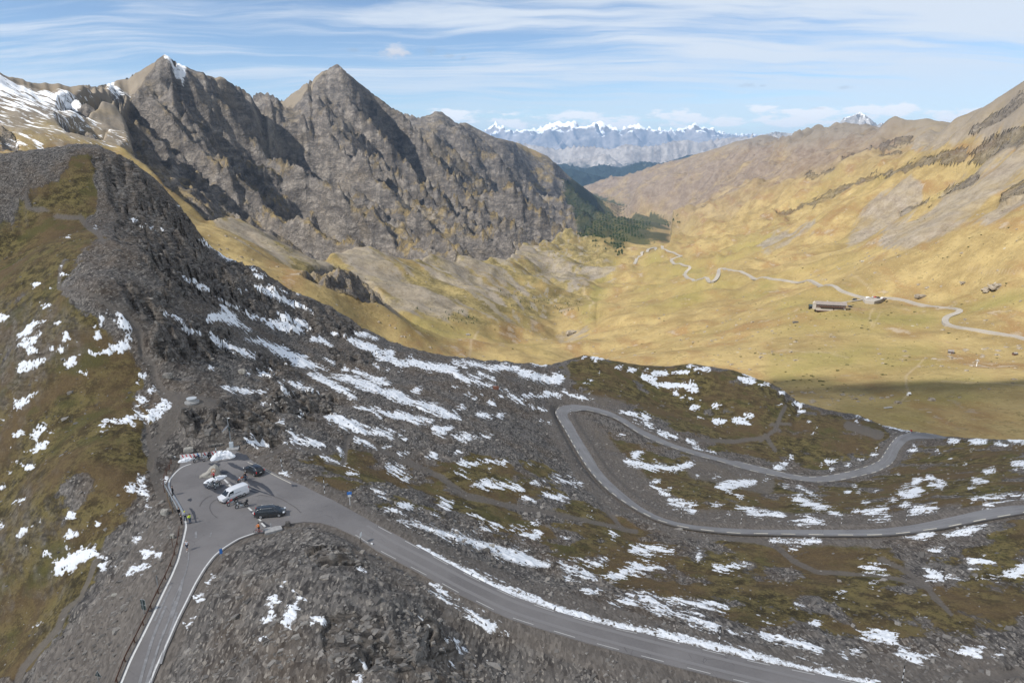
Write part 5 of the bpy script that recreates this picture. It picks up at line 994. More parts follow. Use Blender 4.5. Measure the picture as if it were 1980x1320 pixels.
# ------------------------------------------------------------------ KIT for building things
def group_root(name, label, cat, loc, rz=0.0, group=None):
    o = link(name, None); o.location = loc; o.rotation_euler = (0, 0, rz); o.empty_display_size = .3
    return tag(o, label, cat, group)
class MB:
    """gathers shapes into one mesh"""
    def __init__(s): s.bm = bmesh.new()
    def box(s, c, d, rot=None, taper=1.0):
        M = Matrix.Translation(c) @ (rot.to_matrix().to_4x4() if rot is not None else Matrix())
        v = [s.bm.verts.new(M @ Vector((x * d[0] / 2 * (taper if z > 0 else 1), y * d[1] / 2 * (taper if z > 0 else 1), z * d[2] / 2))) for z in (-1, 1) for y in (-1, 1) for x in (-1, 1)]
        for q in ((0, 2, 3, 1), (4, 5, 7, 6), (0, 1, 5, 4), (2, 6, 7, 3), (0, 4, 6, 2), (1, 3, 7, 5)): s.bm.faces.new([v[i] for i in q])
        return s
    def tube(s, pts, rad, n=8, cap=True):
        P = [Vector(p) for p in pts]; rad = rad if isinstance(rad, (list, tuple)) else [rad] * len(P); rings = []
        for i, p in enumerate(P):
            t = (P[min(i + 1, len(P) - 1)] - P[max(i - 1, 0)]).normalized()
            a = t.orthogonal().normalized() if i == 0 else (rings_a - t * rings_a.dot(t)).normalized()
            rings_a = a; b = t.cross(a)
            rings.append([s.bm.verts.new(p + (a * math.cos(2 * math.pi * k / n) + b * math.sin(2 * math.pi * k / n)) * rad[i]) for k in range(n)])
        for r0, r1 in zip(rings, rings[1:]):
            for k in range(n): s.bm.faces.new((r0[k], r0[(k + 1) % n], r1[(k + 1) % n], r1[k]))
        if cap: s.bm.faces.new(rings[0][::-1]); s.bm.faces.new(rings[-1])
        return s
    def torus(s, c, axis, R_, r, n=20, m=8):
        ax = Vector(axis).normalized(); a = ax.orthogonal().normalized(); b = ax.cross(a); g = []
        for i in range(n):
            d = a * math.cos(2 * math.pi * i / n) + b * math.sin(2 * math.pi * i / n)
            g.append([s.bm.verts.new(Vector(c) + d * (R_ + r * math.cos(2 * math.pi * k / m)) + ax * (r * math.sin(2 * math.pi * k / m))) for k in range(m)])
        for i in range(n):
            for k in range(m): s.bm.faces.new((g[i][k], g[(i + 1) % n][k], g[(i + 1) % n][(k + 1) % m], g[i][(k + 1) % m]))
        return s
    def loft(s, rings, close=True, caps=True):
        g = [[s.bm.verts.new(p) for p in r] for r in rings]; n = len(g[0])
        for r0, r1 in zip(g, g[1:]):
            for k in range(n if close else n - 1): s.bm.faces.new((r0[k], r0[(k + 1) % n], r1[(k + 1) % n], r1[k]))
        if caps: s.bm.faces.new(g[0][::-1]); s.bm.faces.new(g[-1])
        return s
    def face(s, pts): s.bm.faces.new([s.bm.verts.new(p) for p in pts]); return s
    def plate(s, pts, n, th):
        """a thin slab: outline pts pushed th along n"""
        n = Vector(n).normalized() * th; a = [s.bm.verts.new(Vector(p)) for p in pts]; b = [s.bm.verts.new(Vector(p) + n) for p in pts]; k = len(pts)
        s.bm.faces.new(b); s.bm.faces.new(a[::-1])
        for i in range(k): s.bm.faces.new((a[i], a[(i + 1) % k], b[(i + 1) % k], b[i]))
        return s
    def blob(s, c, d, n=2, amp=.18, seed=0, fl=None):
        r = bmesh.ops.create_icosphere(s.bm, subdivisions=n, radius=1); rr = random.Random(seed)
        off = Vector((rr.uniform(-50, 50), rr.uniform(-50, 50), 0))
        for v in r['verts']:
            p = v.co; k = 1 + amp * float(fbm(np.array([p.x * 1.3 + off.x + p.z]), np.array([p.y * 1.3 + off.y - p.z]), 7, 3, .6)[0]) * 1.8
            q = p * k
            if fl: q = Vector([max(-fl, min(fl, t)) for t in q])
            v.co = Vector((c[0] + q.x * d[0], c[1] + q.y * d[1], c[2] + q.z * d[2]))
        return s
    def build(s, name, mat, parent=None, smooth=False, bevel=0.0, seg=2):
        bmesh.ops.recalc_face_normals(s.bm, faces=s.bm.faces)
        if bevel:
            es = [e for e in s.bm.edges if len(e.link_faces) == 2 and e.calc_face_angle(0) > .5]
            bmesh.ops.bevel(s.bm, geom=es, offset=bevel, segments=seg, affect='EDGES', profile=.6, clamp_overlap=True)
        me = bpy.data.meshes.new(name); s.bm.to_mesh(me); s.bm.free()
        if smooth:
            for p in me.polygons: p.use_smooth = True
            me.set_sharp_from_angle(angle=R(40))
        return link(name, me, mat, parent)
def copy_tree(o, parent=None):
    c = o.copy(); COL.objects.link(c)
    if parent is not None: c.parent = parent
    for ch in [k for k in bpy.data.objects if k.parent == o and k is not c]: copy_tree(ch, c)
    return c
def on_lot(px, py, z=0.0):
    p = at_z(px, py, z); zz = road_z(p[0], p[1])
    p = at_z(px, py, zz); return Vector((p[0], p[1], zz + .012))
def heading(a, b):
    return math.atan2(b[1] - a[1], b[0] - a[0])

def mat_paint(name, col, rough=.28, spec=.5, metal=0.0, coat=.6):
    m, t, b = principled(name); P = t.new('ShaderNodeTexCoord').outputs['Object']
    n = t.noise(P, 3.0, 4, .6); g = t.sep(P)[2]
    dirt = t.math('MULTIPLY', t.map(g, .15, .75, .55, .05), t.map(n, .35, .7, .3, 1.0))
    t.put(b.inputs['Base Color'], t.mix(dirt, tuple(col), (.16, .145, .13))); b.inputs['Roughness'].default_value = rough; b.inputs['Metallic'].default_value = metal
    b.inputs['Coat Weight'].default_value = coat; b.inputs['Coat Roughness'].default_value = .12
    return m
M_black_paint = mat_paint('black_car_paint', (.012, .014, .018)); M_dark_paint = mat_paint('charcoal_car_paint', (.022, .027, .032)); M_white_paint = mat_paint('white_car_paint', (.78, .78, .79))
M_silver = mat_paint('silver_paint', (.52, .53, .54), .35, .5, .3); M_redp = mat_paint('red_paint', (.50, .05, .035)); M_orangep = mat_paint('orange_paint', (.62, .15, .05)); M_greenp = mat_paint('dark_green_paint', (.03, .05, .035))
M_glass = flat_mat('car_glass', (.018, .024, .03), .08, .6); M_tyre = flat_mat('tyre_rubber', (.022, .022, .023), .85, .3); M_rim = flat_mat('alloy', (.45, .46, .47), .35, .5, 0, 2, .7)
M_plastic = flat_mat('black_plastic', (.03, .03, .032), .6, .4); M_lamp_red = flat_mat('red_lens', (.55, .03, .03), .25, .5); M_lamp = flat_mat('clear_lens', (.72, .74, .76), .15, .6); M_plate = flat_mat('plate_white', (.75, .75, .72), .5)
M_steel = flat_mat('galvanised_steel', (.36, .38, .39), .5, .5, .15, 3, .4); M_rust = flat_mat('weathered_steel', (.105, .055, .038), .8, .3, .35, 3); M_wood = flat_mat('weathered_wood', (.16, .115, .075), .85, .2, .3, 4)
M_white = flat_mat('white_enamel', (.74, .74, .73), .5, .4, .06); M_blue = flat_mat('sign_blue', (.055, .20, .56), .45, .4, .05); M_signback = flat_mat('sign_back', (.045, .062, .062), .6, .3, .2); M_red = flat_mat('sign_red', (.55, .05, .05), .5, .4, .05)
M_black = flat_mat('black_enamel', (.018, .018, .02), .55, .4); M_concrete = flat_mat('concrete', (.37, .36, .345), .9, .2, .18, 2.5); M_skin = flat_mat('skin', (.52, .33, .24), .6, .3)
def mat_stone(name, lo, hi, sc=1.6):
    m, t, b = principled(name); P = t.new('ShaderNodeNewGeometry').outputs['Position']
    n = t.noise(P, sc, 6, .65); g = t.noise(P, sc * 6, 4, .7)
    c = t.mix(t.map(t.math('ADD', n, t.math('MULTIPLY', t.math('SUBTRACT', g, .5), .7)), .3, .7, 0, 1, True), lo, hi)
    c = t.mix(t.map(g, .60, .72, 0, .5, True), c, (.28, .25, .17))
    t.put(b.inputs['Base Color'], c); b.inputs['Roughness'].default_value = .92; b.inputs['Specular IOR Level'].default_value = .2
    bump(t, b, t.math('ADD', n, t.math('MULTIPLY', g, .4)), .8, .15); return m
M_stone = mat_stone('grey_stone', (.13, .12, .11), (.33, .305, .27)); M_stone_pale = mat_stone('pale_stone', (.27, .25, .22), (.48, .45, .39)); M_stone_dark = mat_stone('dark_slate', (.045, .043, .042), (.16, .145, .13)); M_stone_rust = mat_stone('rust_stone', (.15, .065, .045), (.27, .13, .09))
# ------------------------------------------------------------------ VEHICLES
def wheel(parent, x, y, r, w, rim=M_rim):
    o = MB().tube([(x, y - w / 2, r), (x, y - w / 2 + .03, r), (x, y + w / 2 - .03, r), (x, y + w / 2, r)], [r * .90, r, r, r * .90], 20).build('wheel', M_tyre, parent, True)
    s = 1 if y > 0 else -1
    MB().tube([(x, y + s * w * .40, r), (x, y + s * (w / 2 + .012), r)], [r * .66, r * .60], 16).build('rim', rim, o, True)
    return o
def car(name, label, cat, loc, rz, paint, prof, L, W, wb, r, group=None, windows=None, rails=False, van=False):
    """nose towards +x. prof: stations (x, sill z, belt z, roof z or None, half width at belt, half width at roof)"""
    root = group_root(name, label, cat, loc, rz, group); rings = []
    for x, zs, zb, hw in prof['body']:
        rings.append([(x, -hw * .90, zs), (x, -hw * .985, zs + .10), (x, -hw, zs + (zb - zs) * .55), (x, -hw * .97, zb - .05), (x, -hw * .88, zb), (x, 0, zb + .03), (x, hw * .88, zb), (x, hw * .97, zb - .05), (x, hw, zs + (zb - zs) * .55), (x, hw * .985, zs + .10), (x, hw * .90, zs)])
    body = MB().loft(rings).build('body', paint, root, True)
    top = [];
    for x, zb, zr, hb, hr in prof['cabin']:
        top.append([(x, -hb, zb), (x, -hb * .99, zb + (zr - zb) * .25), (x, -hr, zr - .07 * (zr > zb + .2)), (x, -hr * .82, zr), (x, 0, zr + .02), (x, hr * .82, zr), (x, hr, zr - .07 * (zr > zb + .2)), (x, hb * .99, zb + (zr - zb) * .25), (x, hb, zb)])
    MB().loft(top).build('cabin', paint, root, True)
    def lerp_c(x):
        C = prof['cabin']; xs = [c[0] for c in C]; o = xs[0] > xs[-1]
        f = lambda k: float(np.interp(x, xs[::-1] if o else xs, [c[k] for c in (C[::-1] if o else C)])); return [f(k) for k in range(1, 5)]
    for (x0, x1, lo, hi) in windows:                                  # side windows
        for s in (-1, 1):
            pts = []
            for x, t in ((x0[0], lo), (x1[0], lo), (x1[1], hi), (x0[1], hi)):
                zb, zr, hb, hr = lerp_c(x); z = zb + (zr - zb) * t; y = hb * .99 + (hr - hb * .99) * max(0, (t - .25) / .70); pts.append((x, s * (y + .008), z))
            MB().plate(pts, (0, s, .15), .012).build('window', M_glass, root)
    for (xa, xb, nm) in prof['screens']:
        zb, zr, hb, hr = lerp_c(xa); z2b, z2r, h2b, h2r = lerp_c(xb); sg = 1 if xa > xb else -1
        za = zr if abs(zr - zb) > .04 else zb + .03
        p = [(xa, -h2b * .86, za + .02), (xa, h2b * .86, za + .02), (xb, h2r * .80, z2r - .02), (xb, -h2r * .80, z2r - .02)]
        d = Vector((z2r - za, 0, abs(xa - xb))); n = Vector((sg * (z2r - za), 0, abs(xa - xb)))
        MB().plate([Vector(q) + n.normalized() * .012 for q in p], n, .012).build(nm, M_glass, root)
    for sx in wb:
        for s in (-1, 1): wheel(root, sx, s * (W / 2 - .11), r, .22)
    fx, bx = L / 2, -L / 2
    for s in (-1, 1):
        MB().box((fx - .18, s * W * .36, prof['lz']), (.30, .34, .15)).build('headlight', M_lamp, root, False, .03)
        MB().box((bx + .10, s * W * .43, prof['tz']), (.16, .13, .34 if not van else .5)).build('tail_light', M_lamp_red, root, False, .02)
        MB().box((prof['mx'], s * (W / 2 + .07), prof['mz']), (.13, .20, .15)).build('mirror', paint if not van else M_plastic, root, False, .03)
    MB().box((fx - .03, 0, .36), (.10, W * .82, .20)).build('bumper', M_plastic, root, False, .03)
    MB().box((bx + .03, 0, .40), (.10, W * .84, .22)).build('bumper', M_plastic, root, False, .03)
    MB().box((bx - .01, 0, .78 if not van else .95), (.03, .50, .11)).build('number_plate', M_plate, root)
    MB().box((fx + .025, 0, .46), (.02, .50, .11)).build('number_plate', M_plate, root)
    if rails:
        for s in (-1, 1): MB().tube([(.45, s * prof['rail'][1], prof['rail'][0] - .03), (.35, s * prof['rail'][1], prof['rail'][0]), (-1.25, s * prof['rail'][1], prof['rail'][0]), (-1.35, s * prof['rail'][1], prof['rail'][0] - .04)], .022, 6).build('roof_rail', M_silver, root)
    return root
SUV = dict(body=[(2.15, .42, .66, .62), (2.05, .30, .80, .80), (1.6, .26, .93, .90), (.9, .25, 1.00, .93), (0, .25, 1.02, .94), (-1.3, .25, 1.05, .93), (-1.95, .28, 1.06, .88), (-2.15, .38, 1.00, .78)],
           cabin=[(1.02, .99, 1.00, .84, .80), (.30, 1.01, 1.54, .86, .66), (-.3, 1.02, 1.60, .87, .67), (-1.2, 1.04, 1.58, .86, .66), (-1.72, 1.05, 1.50, .83, .62), (-2.06, 1.04, 1.06, .76, .70)], screens=[(1.0, .36, 'windscreen'), (-2.02, -1.76, 'rear_window')], lz=.72, tz=.92, mx=.72, mz=1.06, rail=(1.63, .62))
MPV = dict(body=[(2.38, .40, .62, .62), (2.25, .28, .76, .80), (1.8, .24, .90, .90), (1.1, .23, .98, .93), (0, .23, 1.00, .94), (-1.6, .23, 1.04, .93), (-2.2, .27, 1.05, .88), (-2.38, .38, .98, .80)],
           cabin=[(1.62, .93, .95, .82, .78), (.62, .99, 1.52, .86, .67), (0, 1.00, 1.60, .87, .68), (-1.4, 1.02, 1.60, .87, .68), (-2.0, 1.04, 1.52, .84, .65), (-2.30, 1.03, 1.06, .78, .72)], screens=[(1.58, .70, 'windscreen'), (-2.27, -2.03, 'rear_window')], lz=.74, tz=1.00, mx=1.15, mz=1.06, rail=(1.63, .63))
VAN = dict(body=[(2.42, .38, .70, .66), (2.30, .28, .92, .84), (1.9, .24, 1.04, .92), (1.3, .23, 1.10, .95), (0, .23, 1.12, .96), (-1.8, .23, 1.12, .96), (-2.34, .25, 1.12, .94), (-2.42, .34, 1.10, .90)],
           cabin=[(1.72, 1.05, 1.07, .84, .80), (.92, 1.10, 1.76, .89, .74), (.3, 1.11, 1.90, .91, .78), (-1.0, 1.11, 1.93, .92, .80), (-2.2, 1.11, 1.91, .92, .80), (-2.38, 1.11, 1.84, .90, .77)], screens=[(1.68, .98, 'windscreen')], lz=.86, tz=1.25, mx=1.25, mz=1.16, rail=(0, 0))
W_SUV = [((.62, .22), (-.22, -.22), .10, .90), ((-.30, -.30), (-1.08, -1.05), .10, .90), ((-1.16, -1.14), (-1.72, -1.62), .16, .84)]
W_MPV = [((1.05, .62), (.15, .15), .10, .90), ((.07, .07), (-.95, -.95), .10, .90), ((-1.03, -1.03), (-1.95, -1.85), .12, .88)]
W_VAN = [((1.32, .92), (.32, .32), .08, .80)]
a, b = on_lot(505, 915), on_lot(480, 905)
SUV_O = car('parked_car', 'black estate car with roof rails parked beside the right edge line near the orange motorbike', 'car', on_lot(491.5, 914), heading(on_lot(507, 920), on_lot(476, 906)), M_black_paint, SUV, 4.3, 1.86, (1.32, -1.30), .34, 'cars parked on the pass', W_SUV, True)
MPV_O = car('parked_car', 'dark grey people carrier parked across the dashed give way line', 'car', on_lot(523, 996), heading(on_lot(500, 999), on_lot(549, 994.5)), M_dark_paint, MPV, 4.76, 1.88, (1.48, -1.36), .34, 'cars parked on the pass', W_MPV, True)
VAN_O = car('parked_van', 'white panel van parked in the middle of the tarmac lot', 'van', on_lot(452, 962), heading(on_lot(477, 953), on_lot(427, 973)), M_white_paint, VAN, 4.84, 1.92, (1.55, -1.40), .34, None, W_VAN, False, True)
MB().plate([(.18, .985, .42), (-.95, .985, .42), (-.95, .985, .60), (.18, .985, .60)], (0, 1, 0), .02).build('side_moulding', M_plastic, VAN_O)
MB().plate([(.18, -.985, .42), (-.95, -.985, .42), (-.95, -.985, .60), (.18, -.985, .60)], (0, -1, 0), .02).build('side_moulding', M_plastic, VAN_O)
MB().plate([(.24, .95, 1.20), (-.92, .955, 1.20), (-.92, .965, 1.16), (.24, .96, 1.16)], (0, 1, 0), .01).build('door_rail', M_plastic, VAN_O)

def motorbike(label, loc, rz, paint, seatc=M_plastic, lean=6, cases=False, screen=True, rim=M_plastic):
    root = group_root('motorcycle', label, 'motorcycle', loc, rz, 'motorcycles parked on the pass'); root.rotation_euler.x = R(lean)
    for x in (.74, -.74):
        w = MB().torus((x, 0, .32), (0, 1, 0), .255, .065, 22, 8).build('wheel', M_tyre, root, True)
        m = MB().torus((x, 0, .32), (0, 1, 0), .195, .018, 18, 5)
        for k in range(5):
            a_ = 2 * math.pi * k / 5; m.tube([(x, 0, .32), (x + .19 * math.cos(a_), 0, .32 + .19 * math.sin(a_))], .014, 5)
        m.build('rim', M_rim, w, True)
    m = MB()
    for s in (-1, 1): m.tube([(.74, s * .11, .32), (.45, s * .10, .93)], .028, 6)
    m.build('fork', M_steel, root, True)
    MB().tube([(.34, -.42, 1.08), (.44, -.20, 1.02), (.46, 0, .98), (.44, .20, 1.02), (.34, .42, 1.08)], .018, 6).build('handlebar', M_black, root, True)
    MB().blob((-.02, 0, .44), (.34, .20, .24), 2, .15, 3, .8).build('engine', M_steel, root)
    MB().loft([[(.30 + dx, y * w_, z) for y, z in ((-1, .72), (-.8, .88), (0, .96), (.8, .88), (1, .72), (0, .66))] for dx, w_ in ((.16, .07), (0, .15), (-.22, .16), (-.40, .09))]).build('tank', paint, root, True)
    MB().loft([[(x, -w_, z - .08), (x, -w_, z), (x, w_, z), (x, w_, z - .08)] for x, w_, z in ((-.08, .10, .82), (-.32, .15, .80), (-.62, .14, .87), (-.86, .09, .90))]).build('seat', seatc, root, True)
    MB().tube([(.42, 0, .90), (-.15, 0, .62), (-.74, 0, .34)], [.05, .06, .04], 6).build('frame', M_black, root, True)
    MB().loft([[(.98, -.05, .62), (.98, .05, .62), (.98, .05, .66), (.98, -.05, .66)], [(.74, -.07, .68), (.74, .07, .68), (.74, .07, .72), (.74, -.07, .72)], [(.50, -.06, .64), (.50, .06, .64), (.50, .06, .68), (.50, -.06, .68)]]).build('mudguard', paint, root, True)
    MB().loft([[(-.70, -.06, .86), (-.70, .06, .86), (-.70, .06, .90), (-.70, -.06, .90)], [(-1.0, -.05, .82), (-1.0, .05, .82), (-1.0, .05, .86), (-1.0, -.05, .86)], [(-1.12, -.04, .66), (-1.12, .04, .66), (-1.12, .04, .70), (-1.12, -.04, .70)]]).build('mudguard', paint, root, True)
    MB().blob((.58, 0, .92), (.11, .10, .12), 2, .05).build('headlight', M_lamp, root, True)
    MB().tube([(-.05, -.20, .30), (-.45, -.22, .34), (-.90, -.20, .50)], [.035, .05, .065], 8).build('exhaust', M_steel, root, True)
    for s in (-1, 1): MB().box((.40, s * .40, 1.18), (.03, .13, .08)).build('mirror', M_black, root, False, .01)
    if screen: MB().loft([[(.64, -.13, .98), (.64, .13, .98), (.63, .13, .99), (.63, -.13, .99)], [(.50, -.17, 1.28), (.50, .17, 1.28), (.49, .17, 1.28), (.49, -.17, 1.28)]]).build('windscreen', M_glass, root)
    if cases:
        for s in (-1, 1): MB().box((-.72, s * .31, .66), (.46, .20, .34)).build('pannier', M_plastic, root, False, .03)
        MB().box((-.92, 0, 1.05), (.38, .40, .30)).build('top_case', M_plastic, root, False, .04)
    return root
MX = lambda x, y: zoom([(x, y)], 300, 840, 4.89)[0]
def mb_at(f, r, **k):
    """front and rear wheel contact points, in the enlarged view of the lot"""
    A, B = on_lot(*MX(*f)), on_lot(*MX(*r)); c = .5 * (A + B); return dict(loc=c, rz=heading(B, A))
motorbike('black motorbike standing nose out before the striped barriers, beside the long snow heap', **mb_at((372, 268), (420, 232)), paint=M_black_paint, lean=7, rim=M_rim)
motorbike('silver and black touring motorbike before the right striped barrier', **mb_at((462, 255), (520, 222)), paint=M_silver, lean=7, cases=True)
motorbike('silver motorbike with a pale front wheel in front of the central snow heap', **mb_at((500, 520), (570, 470)), paint=M_silver, lean=8)
motorbike('dark green motorbike close behind the silver one by the central snow heap', **mb_at((565, 520), (625, 478)), paint=M_greenp, lean=8)
motorbike('orange trail motorbike standing beside the black estate car', **mb_at((798, 452), (855, 425)), paint=M_orangep, lean=-7, screen=False)
motorbike('red and black motorbike leaning close to the side of the white van', **mb_at((695, 678), (770, 640)), paint=M_redp, lean=8)
motorbike('heavy black touring motorbike with top case and panniers in front of the van', **mb_at((778, 700), (862, 682)), paint=M_black_paint, lean=8, cases=True)
# ------------------------------------------------------------------ PEOPLE
def skin(name, verts, edges, radii, mat, parent=None, root=0, sub=2):
    me = bpy.data.meshes.new(name); me.from_pydata(verts, edges, []); o = bpy.data.objects.new(name, me); COL.objects.link(o)
    mod = o.modifiers.new('skin', 'SKIN'); mod.use_smooth_shade = True; mod.branch_smoothing = .4
    for i, r in enumerate(radii): me.skin_vertices[0].data[i].radius = (r, r) if isinstance(r, (int, float)) else r
    me.skin_vertices[0].data[root].use_root = True
    ss = o.modifiers.new('sub', 'SUBSURF'); ss.levels = sub; ss.render_levels = sub
    dg = bpy.context.evaluated_depsgraph_get(); m2 = bpy.data.meshes.new_from_object(o.evaluated_get(dg)); m2.name = name
    bpy.data.objects.remove(o); bpy.data.meshes.remove(me)
    for p in m2.polygons: p.use_smooth = True
    m2.materials.clear()
    return link(name, m2, mat, parent)
def cloth(name, col, rough=.85): return flat_mat(name, col, rough, .2, .12, 6)
def person(label, loc, rz, top, bottom, hair, pose='stand', helmet=None, bare_legs=False, long_sleeve=True, shoe=None, h=1.74, bag=None):
    """facing +x; one continuous body, clothes and headgear as its children"""
    k = h / 1.74
    LA, RA = {'stand': ([(.02, .26, 1.16), (.10, .28, .92)], [(.02, -.26, 1.16), (.10, -.28, .92)]), 'reach': ([(.16, .26, 1.22), (.42, .20, 1.12)], [(.16, -.26, 1.22), (.42, -.20, 1.12)]), 'hips': ([(-.06, .36, 1.18), (.08, .24, 1.02)], [(-.06, -.36, 1.18), (.08, -.24, 1.02)]),
              'phone': ([(.06, .27, 1.16), (.30, .12, 1.36)], [(.06, -.27, 1.16), (.30, -.08, 1.36)]), 'walk': ([(-.10, .26, 1.18), (-.16, .27, .94)], [(.12, -.26, 1.18), (.28, -.25, .98)])}[pose]
    st = .22 if pose == 'walk' else .03
    hl, hr = (.0, .095, .92), (.0, -.095, .92)
    V = [(0, 0, .96), (-.01, 0, 1.14), (-.01, 0, 1.32), (0, 0, 1.45), (.01, 0, 1.52), (.02, 0, 1.62), (.025, 0, 1.70),
         (-.01, .15, 1.41), (-.01, .20, 1.39)] + LA + [(-.01, -.15, 1.41), (-.01, -.20, 1.39)] + RA + \
        [hl, (st * .6 + .03, .11, .50), (st, .12, .09), (st + .13, .13, .035), hr, (-st * .6 + .02, -.11, .50), (-st, -.12, .09), (-st + .13, -.13, .035)]
    E = [(0, 1), (1, 2), (2, 3), (3, 4), (4, 5), (5, 6), (3, 7), (7, 8), (8, 9), (9, 10), (3, 11), (11, 12), (12, 13), (13, 14), (0, 15), (15, 16), (16, 17), (17, 18), (0, 19), (19, 20), (20, 21), (21, 22)]
    Rr = [(.15, .11), (.135, .10), (.16, .115), (.10, .09), .055, .085, .065, .07, .058, .045, .030, .07, .058, .045, .030, .088, .060, .042, .032, .088, .060, .042, .032]
    # hands: palm and five short fingers
    for wi, s in ((10, 1), (14, -1)):
        el = Vector(V[wi - 1]); w = Vector(V[wi]); d = (w - el).normalized(); sd = Vector((1, 0, 0)) if abs(d.z) > .7 else Vector((0, 0, 1)); sd = (sd - d * sd.dot(d)).normalized()
        V.append(tuple(w + d * .07)); Rr.append((.032, .020)); pi = len(V) - 1; E.append((wi, pi))
        for q, (o_, l_) in enumerate(((-.030, .075), (-.010, .085), (.010, .080), (.030, .062))):
            V.append(tuple(w + d * (.09 + l_) + sd * o_ * 1.4)); Rr.append(.009); E.append((pi, len(V) - 1))
        V.append(tuple(w + d * .07 + sd * .065)); Rr.append(.010); E.append((wi, len(V) - 1))
    V = [tuple(c * k for c in v) for v in V]
    o = skin('person', V, E, Rr, M_skin, None, 0, 1); tag(o, label, 'person', 'people standing about the pass'); o.location = loc; o.rotation_euler = (0, 0, rz)
    # face: nose, ears, eyes sit on the head
    f = MB(); f.blob((.115 * k, 0, 1.615 * k), (.022, .016, .026), 1, 0)
    for s in (-1, 1): f.blob((.02 * k, s * .088 * k, 1.615 * k), (.022, .012, .034), 1, 0)
    f.build('nose_and_ears', M_skin, o, True)
    e = MB()
    for s in (-1, 1): e.blob((.098 * k, s * .034 * k, 1.645 * k), (.010, .013, .009), 1, 0)
    e.build('eyes', M_black, o, True)
    jv = [0, 1, 2, 3, 7, 8, 11, 12] + ([9, 10, 13, 14] if long_sleeve else [9, 13]); idx = {a_: i for i, a_ in enumerate(jv)}
    def pull(i):
        v = Vector(V[i])
        if i in (10, 14): v = Vector(V[i - 1]).lerp(v, .9)
        if i in (9, 13) and not long_sleeve: v = Vector(V[i - 1]).lerp(v, .55)
        if i == 0: v.z -= .06
        return tuple(v)
    grow = lambda r, g: (r[0] + g, r[1] + g) if isinstance(r, tuple) else r + g
    jr = [grow(Rr[i], .018) for i in jv]; je = [(idx[a_], idx[b_]) for a_, b_ in E if a_ in idx and b_ in idx]
    skin('jacket' if long_sleeve else 'shirt', [pull(i) for i in jv], je, jr, top, o, 0, 1)
    lv = [0, 15, 16, 17, 19, 20, 21]; idx = {a_: i for i, a_ in enumerate(lv)}
    pl = [V[i] if not bare_legs or i not in (17, 21) else tuple(Vector(V[i - 1]).lerp(Vector(V[i]), .05)) for i in lv]
    skin('trousers' if not bare_legs else 'shorts', pl, [(idx[a_], idx[b_]) for a_, b_ in E if a_ in idx and b_ in idx], [grow(Rr[i], .014) for i in lv], bottom, o, 0, 1)
    for i in (17, 21): MB().blob((V[i][0] + .07, V[i][1], .045), (.145, .052, .05), 2, .05).build('shoe', shoe or M_black, o, True)
    if helmet: MB().blob((.005 * k, 0, 1.665 * k), (.135, .118, .115), 2, .03).build('helmet', helmet, o, True)
    else: MB().blob((-.022 * k, 0, 1.675 * k), (.105, .096, .095), 2, .08).build('hair', hair, o, True)
    if bag: MB().blob((-.20, 0, 1.22), (.12, .15, .23), 2, .06, 2, .85).build('rucksack', bag, o, True)
    return o
M_hair = cloth('brown_hair', (.05, .03, .02)); M_hair2 = cloth('grey_hair', (.35, .33, .31)); C_blk = cloth('black_cloth', (.016, .017, .02)); C_jean = cloth('denim', (.055, .085, .14)); C_red = cloth('red_jacket_cloth', (.42, .03, .04)); C_wht = cloth('pale_shirt_cloth', (.62, .64, .70)); C_grey = cloth('grey_jacket_cloth', (.40, .40, .43)); C_hi = cloth('yellow_safety_cloth', (.62, .78, .06)); C_org = cloth('orange_jersey_cloth', (.80, .22, .02)); C_yel = flat_mat('yellow_helmet', (.72, .74, .06), .35, .5); C_navy = cloth('navy_shorts_cloth', (.02, .025, .05)); C_whel = flat_mat('white_helmet', (.75, .75, .76), .35, .5)
person('person in a dark red jacket standing at the central snow heap', on_lot(*MX(560, 432)), R(250), C_red, C_blk, M_hair, 'reach')
person('person in a black jacket and jeans standing behind the orange trail motorbike', on_lot(*MX(857, 436)), R(160), C_blk, C_jean, M_hair, 'reach')
person('person dressed in black alone near the curve of the left edge line', on_lot(*MX(170, 572)), R(200), C_blk, C_blk, M_hair, 'stand')
person('person in grey jacket and bright yellow helmet by the guardrail', on_lot(*MX(288, 815)), R(120), C_grey, C_blk, M_hair, 'hips', C_yel)
person('person in a yellow safety vest standing on the tarmac', on_lot(*MX(333, 840)), R(170), C_hi, C_jean, M_hair, 'phone')
person('person in black clothes standing against the end of the guardrail', on_lot(*MX(252, 850)), R(20), C_blk, C_blk, M_hair, 'stand')
person('person in black with a dark rucksack at the bend of the guardrail', on_lot(*MX(232, 778)), R(10), C_blk, C_blk, M_hair, 'stand', None, False, True, None, 1.74, M_plastic)
person('person in pale shirt and navy shorts walking alone down the left road', on_lot(*MX(306, 1095)), R(255), C_wht, C_navy, M_hair2, 'walk', None, True, False, M_white)
orange = person('cyclist in an orange jersey standing over a bicycle at the road edge', on_lot(*MX(986, 925)), R(205), C_org, C_blk, M_hair, 'reach', M_black)
